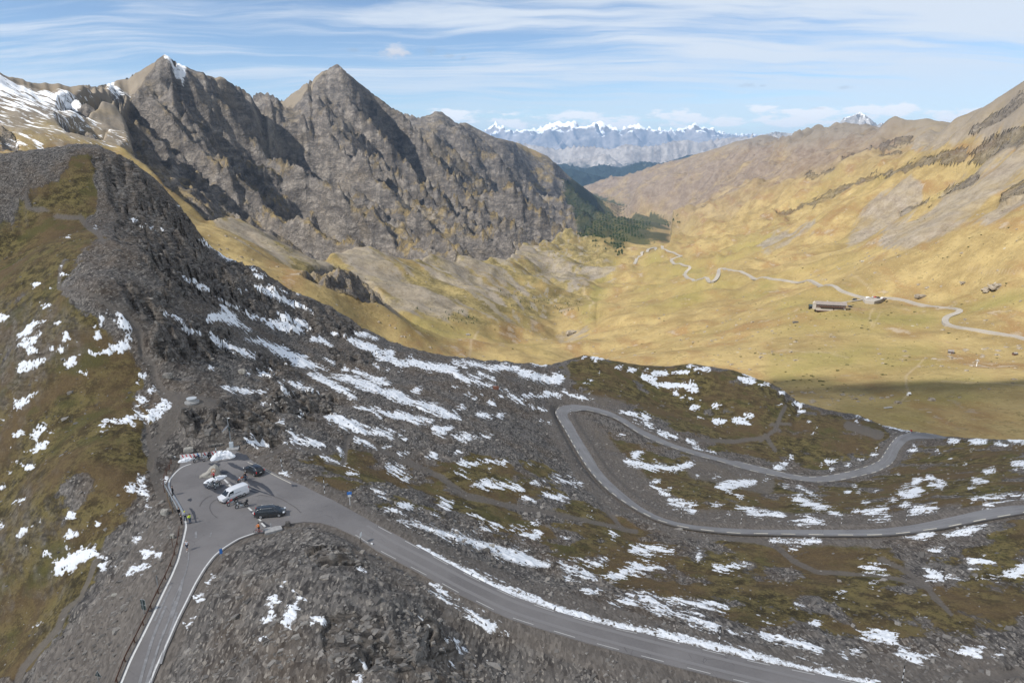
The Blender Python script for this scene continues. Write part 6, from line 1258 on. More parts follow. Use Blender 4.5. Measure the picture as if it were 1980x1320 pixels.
def bicycle(label, loc, rz):
    root = group_root('bicycle', label, 'bicycle', loc, rz)
    for x in (.52, -.52):
        w = MB().torus((x, 0, .34), (0, 1, 0), .318, .022, 22, 6).build('wheel', M_tyre, root, True); m = MB()
        for k_ in range(8): m.tube([(x, 0, .34), (x + .31 * math.cos(k_ * math.pi / 4), 0, .34 + .31 * math.sin(k_ * math.pi / 4))], .005, 4)
        m.build('spokes', M_steel, w)
    m = MB()
    for a_, b_ in (((-.15, 0, .80), (0, 0, .30)), ((-.12, 0, .74), (.38, 0, .78)), ((0, 0, .30), (.40, 0, .70)), ((0, 0, .30), (-.52, 0, .34)), ((-.13, 0, .72), (-.52, 0, .34)), ((.38, 0, .82), (.52, 0, .34))): m.tube([a_, b_], .020, 6)
    m.build('frame', M_redp, root, True)
    MB().tube([(.40, -.24, .94), (.44, -.10, .92), (.40, 0, .90), (.44, .10, .92), (.40, .24, .94)], .014, 6).build('handlebar', M_black, root, True)
    MB().blob((-.17, 0, .84), (.13, .06, .03), 1, .05).build('saddle', M_black, root, True)
    MB().tube([(0, -.10, .30), (.12, -.10, .22)], .016, 5).tube([(0, .10, .30), (-.12, .10, .38)], .016, 5).build('crank', M_black, root)
    return root
bicycle('slim road bicycle held by the cyclist in orange', on_lot(*MX(984, 934)) , R(190))
# ------------------------------------------------------------------ ON AND ROUND THE PASS
G = lambda px, py: hit(px, py)
# red and white striped barriers
def barrier(label, A, B, h=.80):
    L = (B - A).length; root = group_root('road_barrier', label, 'barrier', A, heading(A, B), 'striped barriers at the end of the lot')
    zb = (B.z - A.z); root.rotation_euler.y = -math.atan2(zb, L)
    MB().box((L / 2, 0, .18 + h / 2), (L, .05, h)).build('board', M_white, root)
    n = int(L / .62)
    for i in range(n):
        x = .28 + i * (L - .3) / n
        MB().plate([(x + .30, -.032, .20), (x + .52, -.032, .20), (x + .22, -.032, .16 + h), (x, -.032, .16 + h)], (0, -1, 0), .008).build('stripe', M_red if i != n - 1 else M_blue, root)
    for x in (.4, L - .4): MB().box((x, .02, .35), (.07, .06, .70)).box((x, 0, .03), (.10, .70, .06)).build('foot', M_steel, root)
    return root
barrier('striped red and white barrier, left one behind the snow and parked motorbikes', on_lot(*MX(238, 236)), on_lot(*MX(435, 218)))
barrier('striped red and white barrier, right one partly behind the long snow heap', on_lot(*MX(447, 216)), on_lot(*MX(640, 192)))
# ploughed snow
def heap(label, pts, w, h, seed, dirt=False):
    P = smooth_line(np.array([tuple(on_lot(*MX(*p))) for p in pts]), 26, 2); n = len(P); rings = []
    T = np.gradient(P, axis=0); T /= np.linalg.norm(T, axis=1)[:, None]
    for i in range(n):
        e = math.sin(math.pi * (i + .35) / (n - .3)) ** .55; r = []
        for k in range(11):
            a_ = math.pi * k / 10; nz = float(fbm(np.array([i * .35 + seed]), np.array([k * .6]), 9, 3, .6)[0])
            off = math.cos(a_) * w * e * (1 + .35 * nz); z = math.sin(a_) ** .8 * h * e * (1 + .45 * nz) - .04
            r.append((P[i][0] - T[i][1] * off, P[i][1] + T[i][0] * off, P[i][2] + z))
        rings.append(r)
    o = MB().loft(rings, False, False).build('snow_heap', M_heap, None, True)
    c = P.mean(0); o.data.transform(Matrix.Translation((-c[0], -c[1], -c[2]))); o.location = c
    return tag(o, label, 'snow heap', 'ploughed snow heaps on the lot')
heap('long domed heap of ploughed snow before the right striped barrier', [(522, 252), (590, 225), (660, 208), (760, 212)], 1.0, 1.15, 3)
heap('low flat heap of snow before the left striped barrier', [(215, 262), (270, 250), (340, 236), (365, 226)], .65, .55, 8)
heap('long low heap of dirty snow behind the motorbikes beside the monument boulder', [(458, 462), (520, 440), (590, 418), (680, 388)], .75, .50, 15)
# boulders
def boulder(label, p, d, mat, seed, rz=0.0, name='boulder', sink=.25, fl=.72, amp=.35, n=3, group=None):
    o = MB().blob((0, 0, 0), d, n, amp, seed, fl).build(name, mat); o.location = (p[0], p[1], p[2] + d[2] * (1 - sink) * .8); o.rotation_euler.z = rz
    return tag(o, label, 'boulder' if name == 'boulder' else name.replace('_', ' '), group)
mon = group_root('monument_stone', 'large sloping monument boulder with a round plaque in the lot', 'monument', on_lot(*MX(520, 385)), R(25))
m = MB(); m.loft([[(x, -w_, 0), (x, -w_ * .9, z * .7), (x, -w_ * .3, z), (x, w_ * .5, z * .96), (x, w_ * .95, z * .5), (x, w_, 0)] for x, w_, z in ((-1.75, .35, .28), (-1.1, .62, .55), (-.3, .8, 1.0), (.35, .95, 1.75), (1.0, .92, 1.95), (1.5, .66, 1.7), (1.72, .3, 1.0))])
bmesh.ops.subdivide_edges(m.bm, edges=m.bm.edges[:], cuts=2, use_grid_fill=True)
for v in m.bm.verts:
    nn = float(fbm(np.array([v.co.x * 1.1]), np.array([v.co.y * 1.1 + v.co.z * 1.3]), 91, 3, .6)[0]); v.co += Vector((nn * .16, nn * .2, nn * .22))
m.build('rock', M_stone_pale, mon)
MB().tube([(.62, -.92, 1.22), (.62, -1.06, 1.26)], .40, 18).build('plaque', flat_mat('bronze_plaque', (.42, .24, .14), .5, .4, .25, 5), mon, False)
MB().tube([(.62, -1.055, 1.258), (.62, -1.085, 1.268)], .26, 16).build('relief', flat_mat('pale_relief', (.60, .52, .44), .6), mon, False)
boulder('big pale boulder behind the left striped barrier', G(365, 874), (1.15, .85, .75), M_stone_pale, 5, R(20))
boulder('rounded grey boulder left of the striped barriers', G(329.5, 885), (.55, .50, .48), M_stone, 6)
boulder('small white stone next to the left end of the striped barrier', G(338, 884), (.22, .18, .2), M_white, 7)
boulder('pale boulder on the bank left of the guardrail bend', G(319, 994), (.72, .6, .65), M_stone_pale, 8)
boulder('lone pale stone on the gravel bank left of the walker in shorts', G(334, 1040), (.40, .36, .52), M_stone_pale, 9)
boulder('pale flat stone on the gravel bank by the left road', G(222, 1151), (.55, .3, .2), M_stone_pale, 19)
boulder('dark pointed rock on the near mound behind the concrete slab', G(557, 1017), (.50, .45, .62), M_stone_dark, 10)
boulder('rust red boulder at the end of the long snow band on the slope', G(959, 752), (1.5, 1.0, .85), M_stone_rust, 11)
boulder('brown boulder in the grass above the hairpin bend', G(1123, 753), (1.0, .8, .8), M_stone, 12)
boulder('white stone lying on the road edge by the mound', on_lot(719, 1052, -.9), (.22, .2, .16), M_white, 13)
boulder('large slab of rock on the crest path below the rock wall', G(325, 730), (1.3, .9, .8), M_stone, 14)
boulder('pale stone beside the long roadside snow band', G(951, 1057), (.7, .4, .35), M_stone_pale, 16)
boulder('tan boulder near the trail on the upper slope', G(468, 722), (1.1, .9, .8), M_stone_pale, 17)
# low stone wall
wl = group_root('stone_wall', 'low dry stone kerb wall behind the striped barriers', 'wall', G(403, 866), 0)
A_, B_ = G(402.5, 864), G(431, 858.5); wl.location = A_; wl.rotation_euler.z = heading(A_, B_); LL = (B_ - A_).length
for i in range(9):
    MB().box(((i + .5) * LL / 9, random.uniform(-.05, .05), .20), (LL / 9 * .90, .42, random.uniform(.36, .46))).build('stone', M_stone, wl, False, .05)
# weather mast
mp = G(448, 866.5); mast = group_root('weather_mast', 'tall steel weather mast with solar panel on a concrete pad', 'weather mast', mp, R(12))
MB().box((.25, -.1, .06), (2.3, 1.9, .24)).build('pad', M_concrete, mast, False, .02)
cb = MB().box((0, 0, .75), (.72, .55, 1.15)).build('cabinet', flat_mat('pale_cabinet', (.58, .62, .64), .5), mast, False, .03); MB().box((0, -.285, .72), (.60, .02, .95)).build('door', flat_mat('cabinet_door', (.52, .56, .58), .5), cb)
MB().tube([(-.02, 0, 1.3), (-.06, 0, 4.2), (-.62 + .42, 0, 6.6)], [.085, .075, .06], 8).build('pole', M_steel, mast, True)
MB().box((-.75, 0, 4.35), (1.55, 1.0, .05), Matrix.Rotation(R(-44), 3, 'Y').to_quaternion()).build('solar_panel', flat_mat('solar_panel', (.30, .34, .40), .25, .6), mast)
MB().box((.02, -.18, 4.2), (.36, .28, .7)).build('control_box', M_signback, mast, False, .02)
MB().blob((.12, -.05, 6.45), (.22, .13, .12), 2, .03).build('camera', M_white, mast, True)
MB().tube([(-.20, 0, 6.4), (.10, -.05, 6.45)], .03, 6).build('arm', M_steel, mast)
# orientation table
tp = G(371, 777); tb = group_root('orientation_table', 'round concrete viewing table on the bare crest', 'table', tp, 0)
MB().tube([(0, 0, -.2), (0, 0, .14)], 1.45, 28).build('step', M_concrete, tb, False); MB().tube([(0, 0, .14), (0, 0, .78)], [.95, .90], 28).build('drum', M_concrete, tb, True); MB().tube([(0, 0, .78), (0, 0, .90)], 1.02, 28).build('top', flat_mat('pale_stone_top', (.50, .52, .53), .7), tb, False)
# concrete slab by the mound
sl = [on_lot(*MX(*p)) for p in ((1030, 905), (1060, 888), (1190, 868), (1205, 900), (1120, 925), (1040, 945))]
c = sum(sl, Vector()) / 6; o = MB().plate([Vector((p.x - c.x, p.y - c.y, -.2)) for p in sl], (0, 0, 1), .42).build('concrete_slab', M_concrete, None, False, .03); o.location = c; tag(o, 'worn pale concrete slab at the tip of the near mound', 'slab')
po = MB().tube([(0, 0, -.1), (0, 0, .8)], .06, 8).tube([(0, 0, .8), (0, 0, .86)], [.075, .03], 8).build('bollard', M_steel, None, True); po.location = on_lot(*MX(1098, 885)); tag(po, 'thin grey post standing on the pale concrete slab', 'post')
# guardrails
def guardrail(label, P, mat, step, h=.72, beam=.30):
    P = smooth_line(P, max(8, int(len(P) * 8)), 2); s = np.r_[0, np.cumsum(np.linalg.norm(np.diff(P[:, :2], axis=0), axis=1))]
    root = group_root('guardrail', label, 'guardrail', P[0], 0); o = P[0]; rings = []
    t = np.gradient(P[:, :2], axis=0); t /= np.linalg.norm(t, axis=1)[:, None]
    for p, d in zip(P, t):
        nx, ny = -d[1], d[0]; r = []
        for a_, z in ((0, h + beam / 2), (.05, h + beam * .30), (0, h), (.05, h - beam * .30), (0, h - beam / 2), (-.02, h - beam / 2), (.03, h - beam * .30), (-.02, h), (.03, h + beam * .30), (-.02, h + beam / 2)): r.append((p[0] - o[0] + nx * a_, p[1] - o[1] + ny * a_, p[2] - o[2] + z))
        rings.append(r)
    MB().loft(rings).build('beam', mat, root)
    for q in np.arange(.4, s[-1], step):
        p = [float(np.interp(q, s, P[:, k])) for k in range(3)]
        MB().box((p[0] - o[0], p[1] - o[1], p[2] - o[2] + h / 2 - .15), (.11, .11, h + .55)).build('post', mat, root)
    return root
def bank(pts, lift=0): return np.array([tuple(on_lot(x, y, 0)) for x, y in pts])
rust = [(x - 5.5, y, z) for x, y, z in ((229, 1322, -4.2), (247, 1276, -3.4), (268, 1235, -2.7), (288.5, 1194, -2), (309, 1150, -1.3), (327, 1114, -.7), (340, 1083, -.3), (349, 1048, 0), (353, 1022, 0))]
P = np.array([at_z(*p) for p in rust]); P[:, 2] = ROADZ1(P[:, 0], P[:, 1]) - .15
guardrail('rusty brown guardrail running down the left road', P, M_rust, 2.6, .62, .26)
guardrail('grey galvanised guardrail round the bend of the lot', np.array([tuple(on_lot(x - 1.6, y)) for x, y in ((352, 1008), (348, 994), (339, 977), (330, 961), (321, 944), (319.5, 934))]), M_steel, 2.0, .70, .32)
fp = np.array([tuple(on_lot(x, y)) for x, y in ((332, 897), (327, 910), (319, 924), (316.5, 938), (318, 950))]); fp = smooth_line(fp, 16, 1)
fe = group_root('railing', 'dark two bar railing at the upper left edge of the lot', 'railing', fp[0], 0)
for h_ in (.55, 1.0): MB().tube([(p[0] - fp[0][0], p[1] - fp[0][1], p[2] - fp[0][2] + h_) for p in fp], .045, 6).build('bar', M_rust, fe, True)
for p in fp[::3]: MB().box((p[0] - fp[0][0], p[1] - fp[0][1], p[2] - fp[0][2] + .45), (.09, .09, 1.3)).build('post', M_rust, fe)
f2 = np.array([tuple(on_lot(x, y)) for x, y in ((322, 955), (325, 968), (329, 980), (334, 990))]); fe = group_root('railing', 'short dark railing outside the bend of the grey guardrail', 'railing', f2[0], 0)
for h_ in (.45, .9): MB().tube([(p[0] - f2[0][0], p[1] - f2[0][1], p[2] - f2[0][2] + h_ - .2) for p in f2], .04, 6).build('bar', M_wood, fe, True)
for p in f2: MB().box((p[0] - f2[0][0], p[1] - f2[0][1], p[2] - f2[0][2] + .25), (.10, .10, 1.3)).build('post', M_wood, fe)
# snow poles, banded black and white
def pole_proto(name, h, bands):
    root = group_root(name, 'x', 'snow pole', (0, 0, 0)); n = bands
    for i in range(n):
        MB().tube([(0, 0, h * i / n - (.3 if i == 0 else 0)), (0, 0, h * (i + 1) / n)], .062, 8, True).build('band', M_black if i % 2 else M_white, root)
    return root
proto = pole_proto('snow_pole', 3.0, 6); first = True
for px, py, lab in ((546.5, 911, 'banded snow pole beyond the black estate car at the road edge'), (628, 953, 'banded snow pole at the start of the edge dashes, left of the blue sign'), (1391, 1247, 'tall banded snow pole standing in the snow bank along the lower road'), (1744, 1322, 'banded snow pole at the bottom right corner of the view'), (1432.5, 1012, 'banded snow pole on the inner verge of the hairpin road above the bottom snow patches'), (1317, 1000, 'banded snow pole on the inner verge at the start of the hairpin curve'), (1752, 1006, 'banded snow pole on the upper verge of the hairpin road at the right'), (1103, 801, 'banded snow pole inside the tip of the hairpin bend'), (1627, 1012, 'banded snow pole on the upper verge beside the drain gully'), (420.6, 889, 'thin snow pole before the long domed snow heap')):
    o = proto if first else copy_tree(proto); first = False
    o.location = G(px, py); o['label'] = lab; o['group'] = 'snow poles along the roads'; o.rotation_euler = (random.uniform(-.04, .04), random.uniform(-.04, .04), 0)
# road signs
def sign(name, label, p, rz, h, plates, mat_p=M_steel, cat='road sign'):
    root = group_root(name, label, cat, p, rz); MB().tube([(0, 0, -.3), (0, 0, h)], .045, 8).build('post', mat_p, root, True)
    for kind, z, w, hh, mat, back in plates:
        if kind == 'rect': pts = [(-w / 2, 0, z - hh / 2), (w / 2, 0, z - hh / 2), (w / 2, 0, z + hh / 2), (-w / 2, 0, z + hh / 2)]
        elif kind == 'tri': pts = [(-w / 2, 0, z - hh / 2), (w / 2, 0, z - hh / 2), (0, 0, z + hh / 2)]
        else: pts = [(w / 2 * math.cos(2 * math.pi * k / 20), 0, z + w / 2 * math.sin(2 * math.pi * k / 20)) for k in range(20)]
        pl_ = MB().plate([(x, -.055, z_) for x, y, z_ in pts], (0, -1, 0), .02).build('plate', mat, root)
        MB().plate([(x * .97, -.050, z + (z_ - z) * .97) for x, y, z_ in pts], (0, 1, 0), .004).build('back', back, pl_)
    return root
sign('road_sign', 'white post with two blue signs at the far edge of the main road', G(677, 976), R(18), 2.6, [('rect', 2.25, .8, .5, M_blue, M_signback), ('rect', 1.75, .55, .40, M_white, M_signback)], M_white)
sign('road_sign', 'small tilted blue sign on the right edge line of the left road', G(428.5, 1079), R(40), 1.7, [('rect', 1.2, .42, .8, M_blue, M_signback)])
sign('road_sign', 'two dark sign backs one over the other on a post by the rusty guardrail', G(279, 1186), R(165), 2.3, [('rect', 1.75, .75, .8, M_white, M_signback), ('rect', .95, .75, .75, M_white, M_signback)])
sign('road_sign', 'triangular sign seen from behind at the bottom left edge', G(192, 1322), R(165), 1.9, [('tri', 1.55, 1.0, .9, M_white, M_signback)])
sign('road_sign', 'slim marker post on the gravel bank above the left road', G(306, 1139), R(160), 2.2, [('rect', 1.95, .22, .45, M_yel if False else M_signback, M_signback)])
sign('marker_post', 'thin bare marker post by the kerb near the walker', G(334.5, 1058), 0, 1.9, [('rect', 1.8, .16, .2, M_signback, M_signback)], M_rust, 'post')
sign('road_sign', 'dark sign seen edge on beside the main road on the mound side', G(698, 1049), R(80), 1.9, [('round', 1.45, .85, .85, M_white, M_signback)], M_black)
sign('road_sign', 'wide blue board at the far end of the hairpin road', G(1771, 833), R(-8), 2.2, [('rect', 1.6, 2.4, .85, M_blue, M_signback)])
sign('road_sign', 'small red sign at the snow bank by the far road end', G(1761, 837), R(-8), 1.5, [('round', 1.2, .85, .85, M_red, M_signback)])
# ------------------------------------------------------------------ VALLEY: far road, refuge, parked cars, forest, loose stones
GF = lambda px, py: hit(px, py, far_z, 330, 9000, 2.0)
FR = [(2000, 661), (1975, 654), (1940, 646), (1900, 640), (1862, 637), (1836, 632), (1824, 625), (1826, 616), (1840, 609), (1862, 604), (1871, 601), (1855, 598), (1820, 595), (1780, 589), (1752, 584), (1738, 577), (1722, 572.5), (1706, 574), (1696, 580), (1682, 581), (1668, 578), (1655, 572), (1622, 565), (1585, 553), (1545, 546), (1490, 540), (1445, 531), (1412, 523), (1396, 518.5), (1390, 522), (1389, 534), (1382, 546), (1372, 552), (1342, 543), (1322, 531), (1326, 524), (1340, 518), (1320, 513.5), (1300, 507), (1298, 502), (1310, 498), (1320, 495), (1300, 488), (1282, 482), (1267, 478), (1256, 481), (1240, 492), (1231, 501), (1227, 511)]
P = np.array([tuple(GF(x, y)) for x, y in FR])
seg = np.linalg.norm(np.diff(P[:, :2], axis=0), axis=1)
P = smooth_line(P, 420, 4)
for i, p in enumerate(P): P[i, 2] = far_z(p[0], p[1])
for _ in range(6): P[1:-1, 2] = np.maximum(.25 * P[:-2, 2] + .5 * P[1:-1, 2] + .25 * P[2:, 2], P[1:-1, 2])
wd = np.interp(P[:, 1], (500, 1000, 2000, 3000), (2.9, 3.3, 4.5, 6.0))
A_ = offset_line(P, 1.0); B_ = offset_line(P, -1.0)
Lp = P + (A_ - P) * wd[:, None]; Rp = P + (B_ - P) * wd[:, None]; Lp[:, 2] = P[:, 2] + 1.2; Rp[:, 2] = P[:, 2] + 1.2
M_far_road = flat_mat('pale_valley_asphalt', (.30, .275, .24), .9, .2, .12, .05)  # paler asphalt for the valley road, lot and track
tag(ribbon('valley_road', Lp, Rp, M_far_road, None, 3.0), kind='structure')
LOT_P = lot = [GF(x, y) for x, y in ((1668, 582), (1690, 583), (1712, 577), (1708, 583), (1690, 588), (1672, 587))]
LOT_Z = max(p.z for p in lot) + .95
sheet('parking_area', [(p.x, p.y) for p in lot], lambda x, y: np.full(np.shape(x), max(p.z for p in lot) + .9), 0.0, M_far_road, None, None, 4.0)['kind'] = 'structure'
trk = np.array([tuple(GF(x, y)) for x, y in ((1668, 580), (1650, 583), (1634, 585), (1626, 586))]); trk = smooth_line(trk, 20, 2); trk[:, 2] += .8
line_piece('track', trk, 3.2, M_far_road, None, .2)['kind'] = 'structure'

# refuge
wpos = GF(1605, 598); scale = (wpos - camo.location).length / 1320
LB = 47 * scale; ref = group_root('mountain_refuge', 'long timber refuge with a pale shingled gable roof in the valley', 'building', (wpos.x, wpos.y, wpos.z), R(-14))
M_timber = flat_mat('dark_timber', (.10, .055, .038), .8, .2, .3, .6); M_roof = flat_mat('pale_shingle', (.20, .175, .16), .85, .2, .2, .5); M_render = flat_mat('pale_render', (.36, .33, .29), .9, .2, .08, .4)
hb, dp = LB * .22, LB * .24
MB().box((0, 0, hb / 2 - 1), (LB, dp, hb + 2)).build('wall', M_timber, ref)
MB().box((0, -.02, hb * .14 - .5), (LB * 1.01, dp * 1.02, hb * .28 + 1)).build('base_wall', M_render, ref)
rr_ = MB(); rr_.loft([[(x, -dp * .62, hb * .86), (x, 0, hb * 1.27), (x, dp * .62, hb * .86), (x, dp * .62, hb * .94), (x, 0, hb * 1.35), (x, -dp * .62, hb * .94)] for x in (-LB * .54, LB * .54)])
roof = rr_.build('roof', M_roof, ref)
MB().box((-LB * .12, dp * .1, hb * 1.3), (1.2, 1.2, 2.4)).build('chimney', M_render, roof)
for row, z in ((0, hb * .42), (1, hb * .74)):
    for i in range(12):
        x = -LB * .45 + i * LB * .90 / 11
        w = MB().box((x, -dp / 2 - .04, z), (LB * .04, .16, hb * .20)).build('window', M_render, ref); MB().box((x, -dp / 2 - .13, z), (LB * .030, .06, hb * .15)).build('pane', M_glass, w)
MB().box((0, -dp / 2 - LB * .035, hb * .56), (LB * .8, LB * .07, .25)).build('balcony', M_timber, ref)
MB().box((LB * .10, -dp / 2 - .12, hb * .15), (1.4, .2, hb * .28)).build('door', M_timber, ref)
MB().box((-LB * .56, -dp * .1, hb * .5), (LB * .10, dp * .7, hb)).loft([[(-LB * .62, -dp * .48, hb), (-LB * .56, -dp * .48, hb * 1.3), (-LB * .50, -dp * .48, hb)], [(-LB * .62, dp * .28, hb), (-LB * .56, dp * .28, hb * 1.3), (-LB * .50, dp * .28, hb)]]).build('annex', M_render, ref)
def hut(label, p, L, D, H, rz, wall, roofm, name='hut'):
    root = group_root(name, label, 'hut', p, rz)
    MB().box((0, 0, H / 2 - .6), (L, D, H + 1.2)).build('wall', wall, root)
    MB().loft([[(x, -D * .62, H * .92), (x, 0, H * 1.5), (x, D * .62, H * .92), (x, D * .62, H * 1.0), (x, 0, H * 1.6), (x, -D * .62, H * 1.0)] for x in (-L * .56, L * .56)]).build('roof', roofm, root)
    MB().box((L * .1, -D / 2 - .04, H * .4), (1.0, .12, H * .75)).build('door', M_timber, root)
    return root
hut('dark low shed left of the timber refuge', GF(1570, 596), 7.0, 5.0, 3.2, R(-10), M_black, M_signback, 'shed')
hut('small stone hut with a pale roof alone on the meadow', GF(1838, 683), 4.2, 3.6, 2.2, R(-25), M_stone_dark, M_roof)
hut('tiny brown hut at the right edge of the meadow', GF(1962, 686), 3.4, 2.4, 1.6, R(10), M_timber, M_stone, 'hut')
hut('small white spring house where the footpath meets the brook', GF(1757, 764), 1.9, 1.6, 1.4, R(5), M_white, M_white, 'spring_house')
br = group_root('footbridge', 'short pale footbridge over the brook at the shade edge', 'bridge', GF(1717, 789), R(14)); MB().box((0, 0, .5), (6, 1.4, .3)).build('deck', M_concrete, br)
for s in (-1, 1): MB().tube([(-3, s * .7, 1.4), (3, s * .7, 1.4)], .05, 6).build('handrail', M_wood, br)
# cars by the far road, copies of the cars on the pass
def far_car(src, label, px, py, rz, paint=None):
    o = copy_tree(src); p = GF(px, py); o.location = (p.x, p.y, max(p.z + 1.5, LOT_Z) if 1660 < px < 1716 else p.z + .3); o.rotation_euler = (0, 0, rz); o['label'] = label; o['category'] = 'car'; o['group'] = 'vehicles by the refuge'
    if paint is not None:
        for ch in o.children:
            if ch.name.split('.')[0] in ('body', 'cabin', 'mirror'):
                ch.data = ch.data.copy(); ch.data.materials.clear(); ch.data.materials.append(paint)
    o.scale = (1.25, 1.25, 1.25)
    return o
far_car(SUV_O, 'black car on the verge where the road leaves the refuge car park', 1697.5, 582, R(25))
far_car(MPV_O, 'dark car by the track above the refuge roof', 1652, 580, R(175))
far_car(SUV_O, 'dark car standing at the right end of the refuge', 1644, 594, R(5))
far_car(MPV_O, 'silver car in the middle of the refuge car park', 1686, 583, R(60), M_silver)
far_car(SUV_O, 'red car in the refuge car park', 1692, 581.5, R(20), M_redp)
far_car(VAN_O, 'white van at the left of the refuge car park', 1678, 583.5, R(10))
far_car(VAN_O, 'white van parked beside the curve right of the refuge car park', 1706, 583.5, R(30), M_white_paint)
far_car(SUV_O, 'black car parked behind the white van on the curve', 1711, 585, R(40))
# mast on the meadow
mm = group_root('marker_mast', 'pale pole with a small platform standing on the meadow', 'pole', GF(1888, 708), 0); MB().tube([(0, 0, -.5), (0, 0, 5.0)], [.26, .20], 8).build('pole', M_white, mm, True); MB().box((0, 0, 5.1), (2.4, 1.0, .5)).build('platform', M_concrete, mm); MB().tube([(0, 0, 5.3), (0, 0, 6.3)], .1, 6).build('tip', M_white, mm)
sg = group_root('trail_sign', 'weathered trail sign on the footpath across the meadow', 'sign', GF(1510, 690), R(10)); MB().box((0, 0, 2.4), (3.0, .12, .7)).build('board', M_steel, sg); MB().tube([(0, 0, -.5), (0, 0, 2.4)], .1, 6).build('post', M_wood, sg)
M_stone_tan = mat_stone('tan_stone', (.15, .125, .095), (.33, .28, .215), .4)
for i, (px, py, d, lab, mt, rz) in enumerate(((1926, 557, (11, 6, 4.2), 'great pale outcrop boulder high on the right meadow', M_stone_tan, .3), (1908, 562, (8, 5, 3.2), 'flat boulder at the left foot of the great outcrop', M_stone_tan, .6), (1862, 548, (4, 3, 2), 'pale boulder left of and above the great outcrop', M_stone_tan, .2), (1106, 645, (14, 8, 5), 'broad tan outcrop on the knoll in the valley bottom', M_stone_tan, .2), (905, 648, (4, 3, 2.2), 'grey boulder by the brook behind the shaded slope', M_stone, 0), (1668, 506, (3, 2, 1.5), 'white boulder in the grass above the far road', M_stone_pale, 0), (1538, 624, (4, 2, 1.6), 'dark stones on the meadow brow left of the refuge', M_stone_dark, 0), (1780, 574, (9, 5, 2.6), 'long pale outcrop beside the far road right of the car park', M_stone_tan, .15))):
    boulder(lab, GF(px, py), d, mt, 40 + i, rz, 'boulder', .55, .8, .4, 3)

# conifer wood on the toe of the range, and bushes strewn over the talus
def mat_needles():
    m, t, b = principled('needles'); P = t.new('ShaderNodeNewGeometry').outputs['Position']
    n = t.noise(P, .02, 3, .6); t.put(b.inputs['Base Color'], t.mix(t.map(n, .3, .7), (.022, .040, .018), (.052, .070, .028))); b.inputs['Roughness'].default_value = .95; b.inputs['Specular IOR Level'].default_value = .1
    return m
M_needles = mat_needles()
def wood(name, label, mask, n, hmin, hmax, thr, seed, dens_noise=.5):
    g = np.random.default_rng(seed); V, T = [], []; k = 0; tries = 0
    ys_, xs_ = np.where(mask > thr)
    while k < n and tries < n * 8:
        tries += 1; q = g.integers(len(xs_)); px, py = xs_[q] * 2 + 1 + g.uniform(-1, 1), ys_[q] * 2 + 1 + g.uniform(-1, 1)
        if fbm(np.array([px / 22]), np.array([py / 9]), seed, 3, .6)[0] + .35 * g.uniform(-1, 1) < dens_noise + .9 * (1 - mask[ys_[q], xs_[q]]): continue
        p = GFZ(px, py)
        if p is None: continue
        h = g.uniform(hmin, hmax); r = h * g.uniform(.17, .26); a0 = g.uniform(0, 6.28); b0 = len(V)
        for lv, (rr2, z) in enumerate(((r, .05), (r * .55, .45), (r * .62, .40), (0.02, 1.0))):
            for c_ in range(4):
                a_ = a0 + c_ * math.pi / 2 + lv * .5; V.append((p[0] + rr2 * math.cos(a_), p[1] + rr2 * math.sin(a_), p[2] + z * h))
        for lo_ in (0, 8):
            for c_ in range(4):
                d_ = (c_ + 1) % 4; T += [(b0 + lo_ + c_, b0 + lo_ + d_, b0 + lo_ + 4 + d_), (b0 + lo_ + c_, b0 + lo_ + 4 + d_, b0 + lo_ + 4 + c_)]
        k += 1
    o = link(name, np_mesh(name, np.array(V), np.array(T), None, False), M_needles); return tag(o, label, None, None, 'stuff')
_pxv, _pyv = project(XF, YG, ZF)
_dep = np.sqrt(XF ** 2 + YG ** 2)
# for each photo point the nearest ground that shows there, from the built grid
_zb = np.full((MH, MW), 1e9); _zi = np.full((MH, MW), -1, int)
_ii = (_pxv / 2).astype(int); _jj = (_pyv / 2).astype(int); _ok = (_ii >= 0) & (_ii < MW) & (_jj >= 0) & (_jj < MH)
_o = np.argsort(-_dep[_ok]); _idx = np.flatnonzero(_ok)[_o]; _zi[_jj.ravel()[_idx], _ii.ravel()[_idx]] = _idx
def GFZ(px, py):
    q = _zi[min(MH - 1, int(py / 2)), min(MW - 1, int(px / 2))]
    if q < 0: return None
    d = _dep.ravel()[q]; a_, b_, c_ = ray(px, py); hz = math.hypot(a_, b_); X, Y = a_ / hz * d, b_ / hz * d
    if not (YF0 < Y < YF1) or abs(X / Y) > UF: return None
    return X, Y, far_z(X, Y) - .6
wood('conifer_forest', 'dark conifer forest on the toe of the rocky range', soft([[(1090, 345), (1125, 366), (1165, 384), (1235, 404), (1306, 428), (1285, 432), (1252, 441), (1236, 453), (1212, 468), (1196, 482), (1168, 468), (1135, 460), (1112, 432), (1098, 390)]], 22), 8500, 6, 12.5, .12, 7, -.20)
wood('talus_bush', 'dark dwarf pines strewn over the talus by the brook', soft([[(930, 560), (1060, 570), (1130, 580), (1120, 610), (1000, 600)], [(1010, 440), (1130, 450), (1180, 480), (1150, 520), (1060, 500)], [(800, 590), (900, 600), (960, 640), (860, 630)]], 20), 420, 2.2, 5.0, .3, 11, .02)

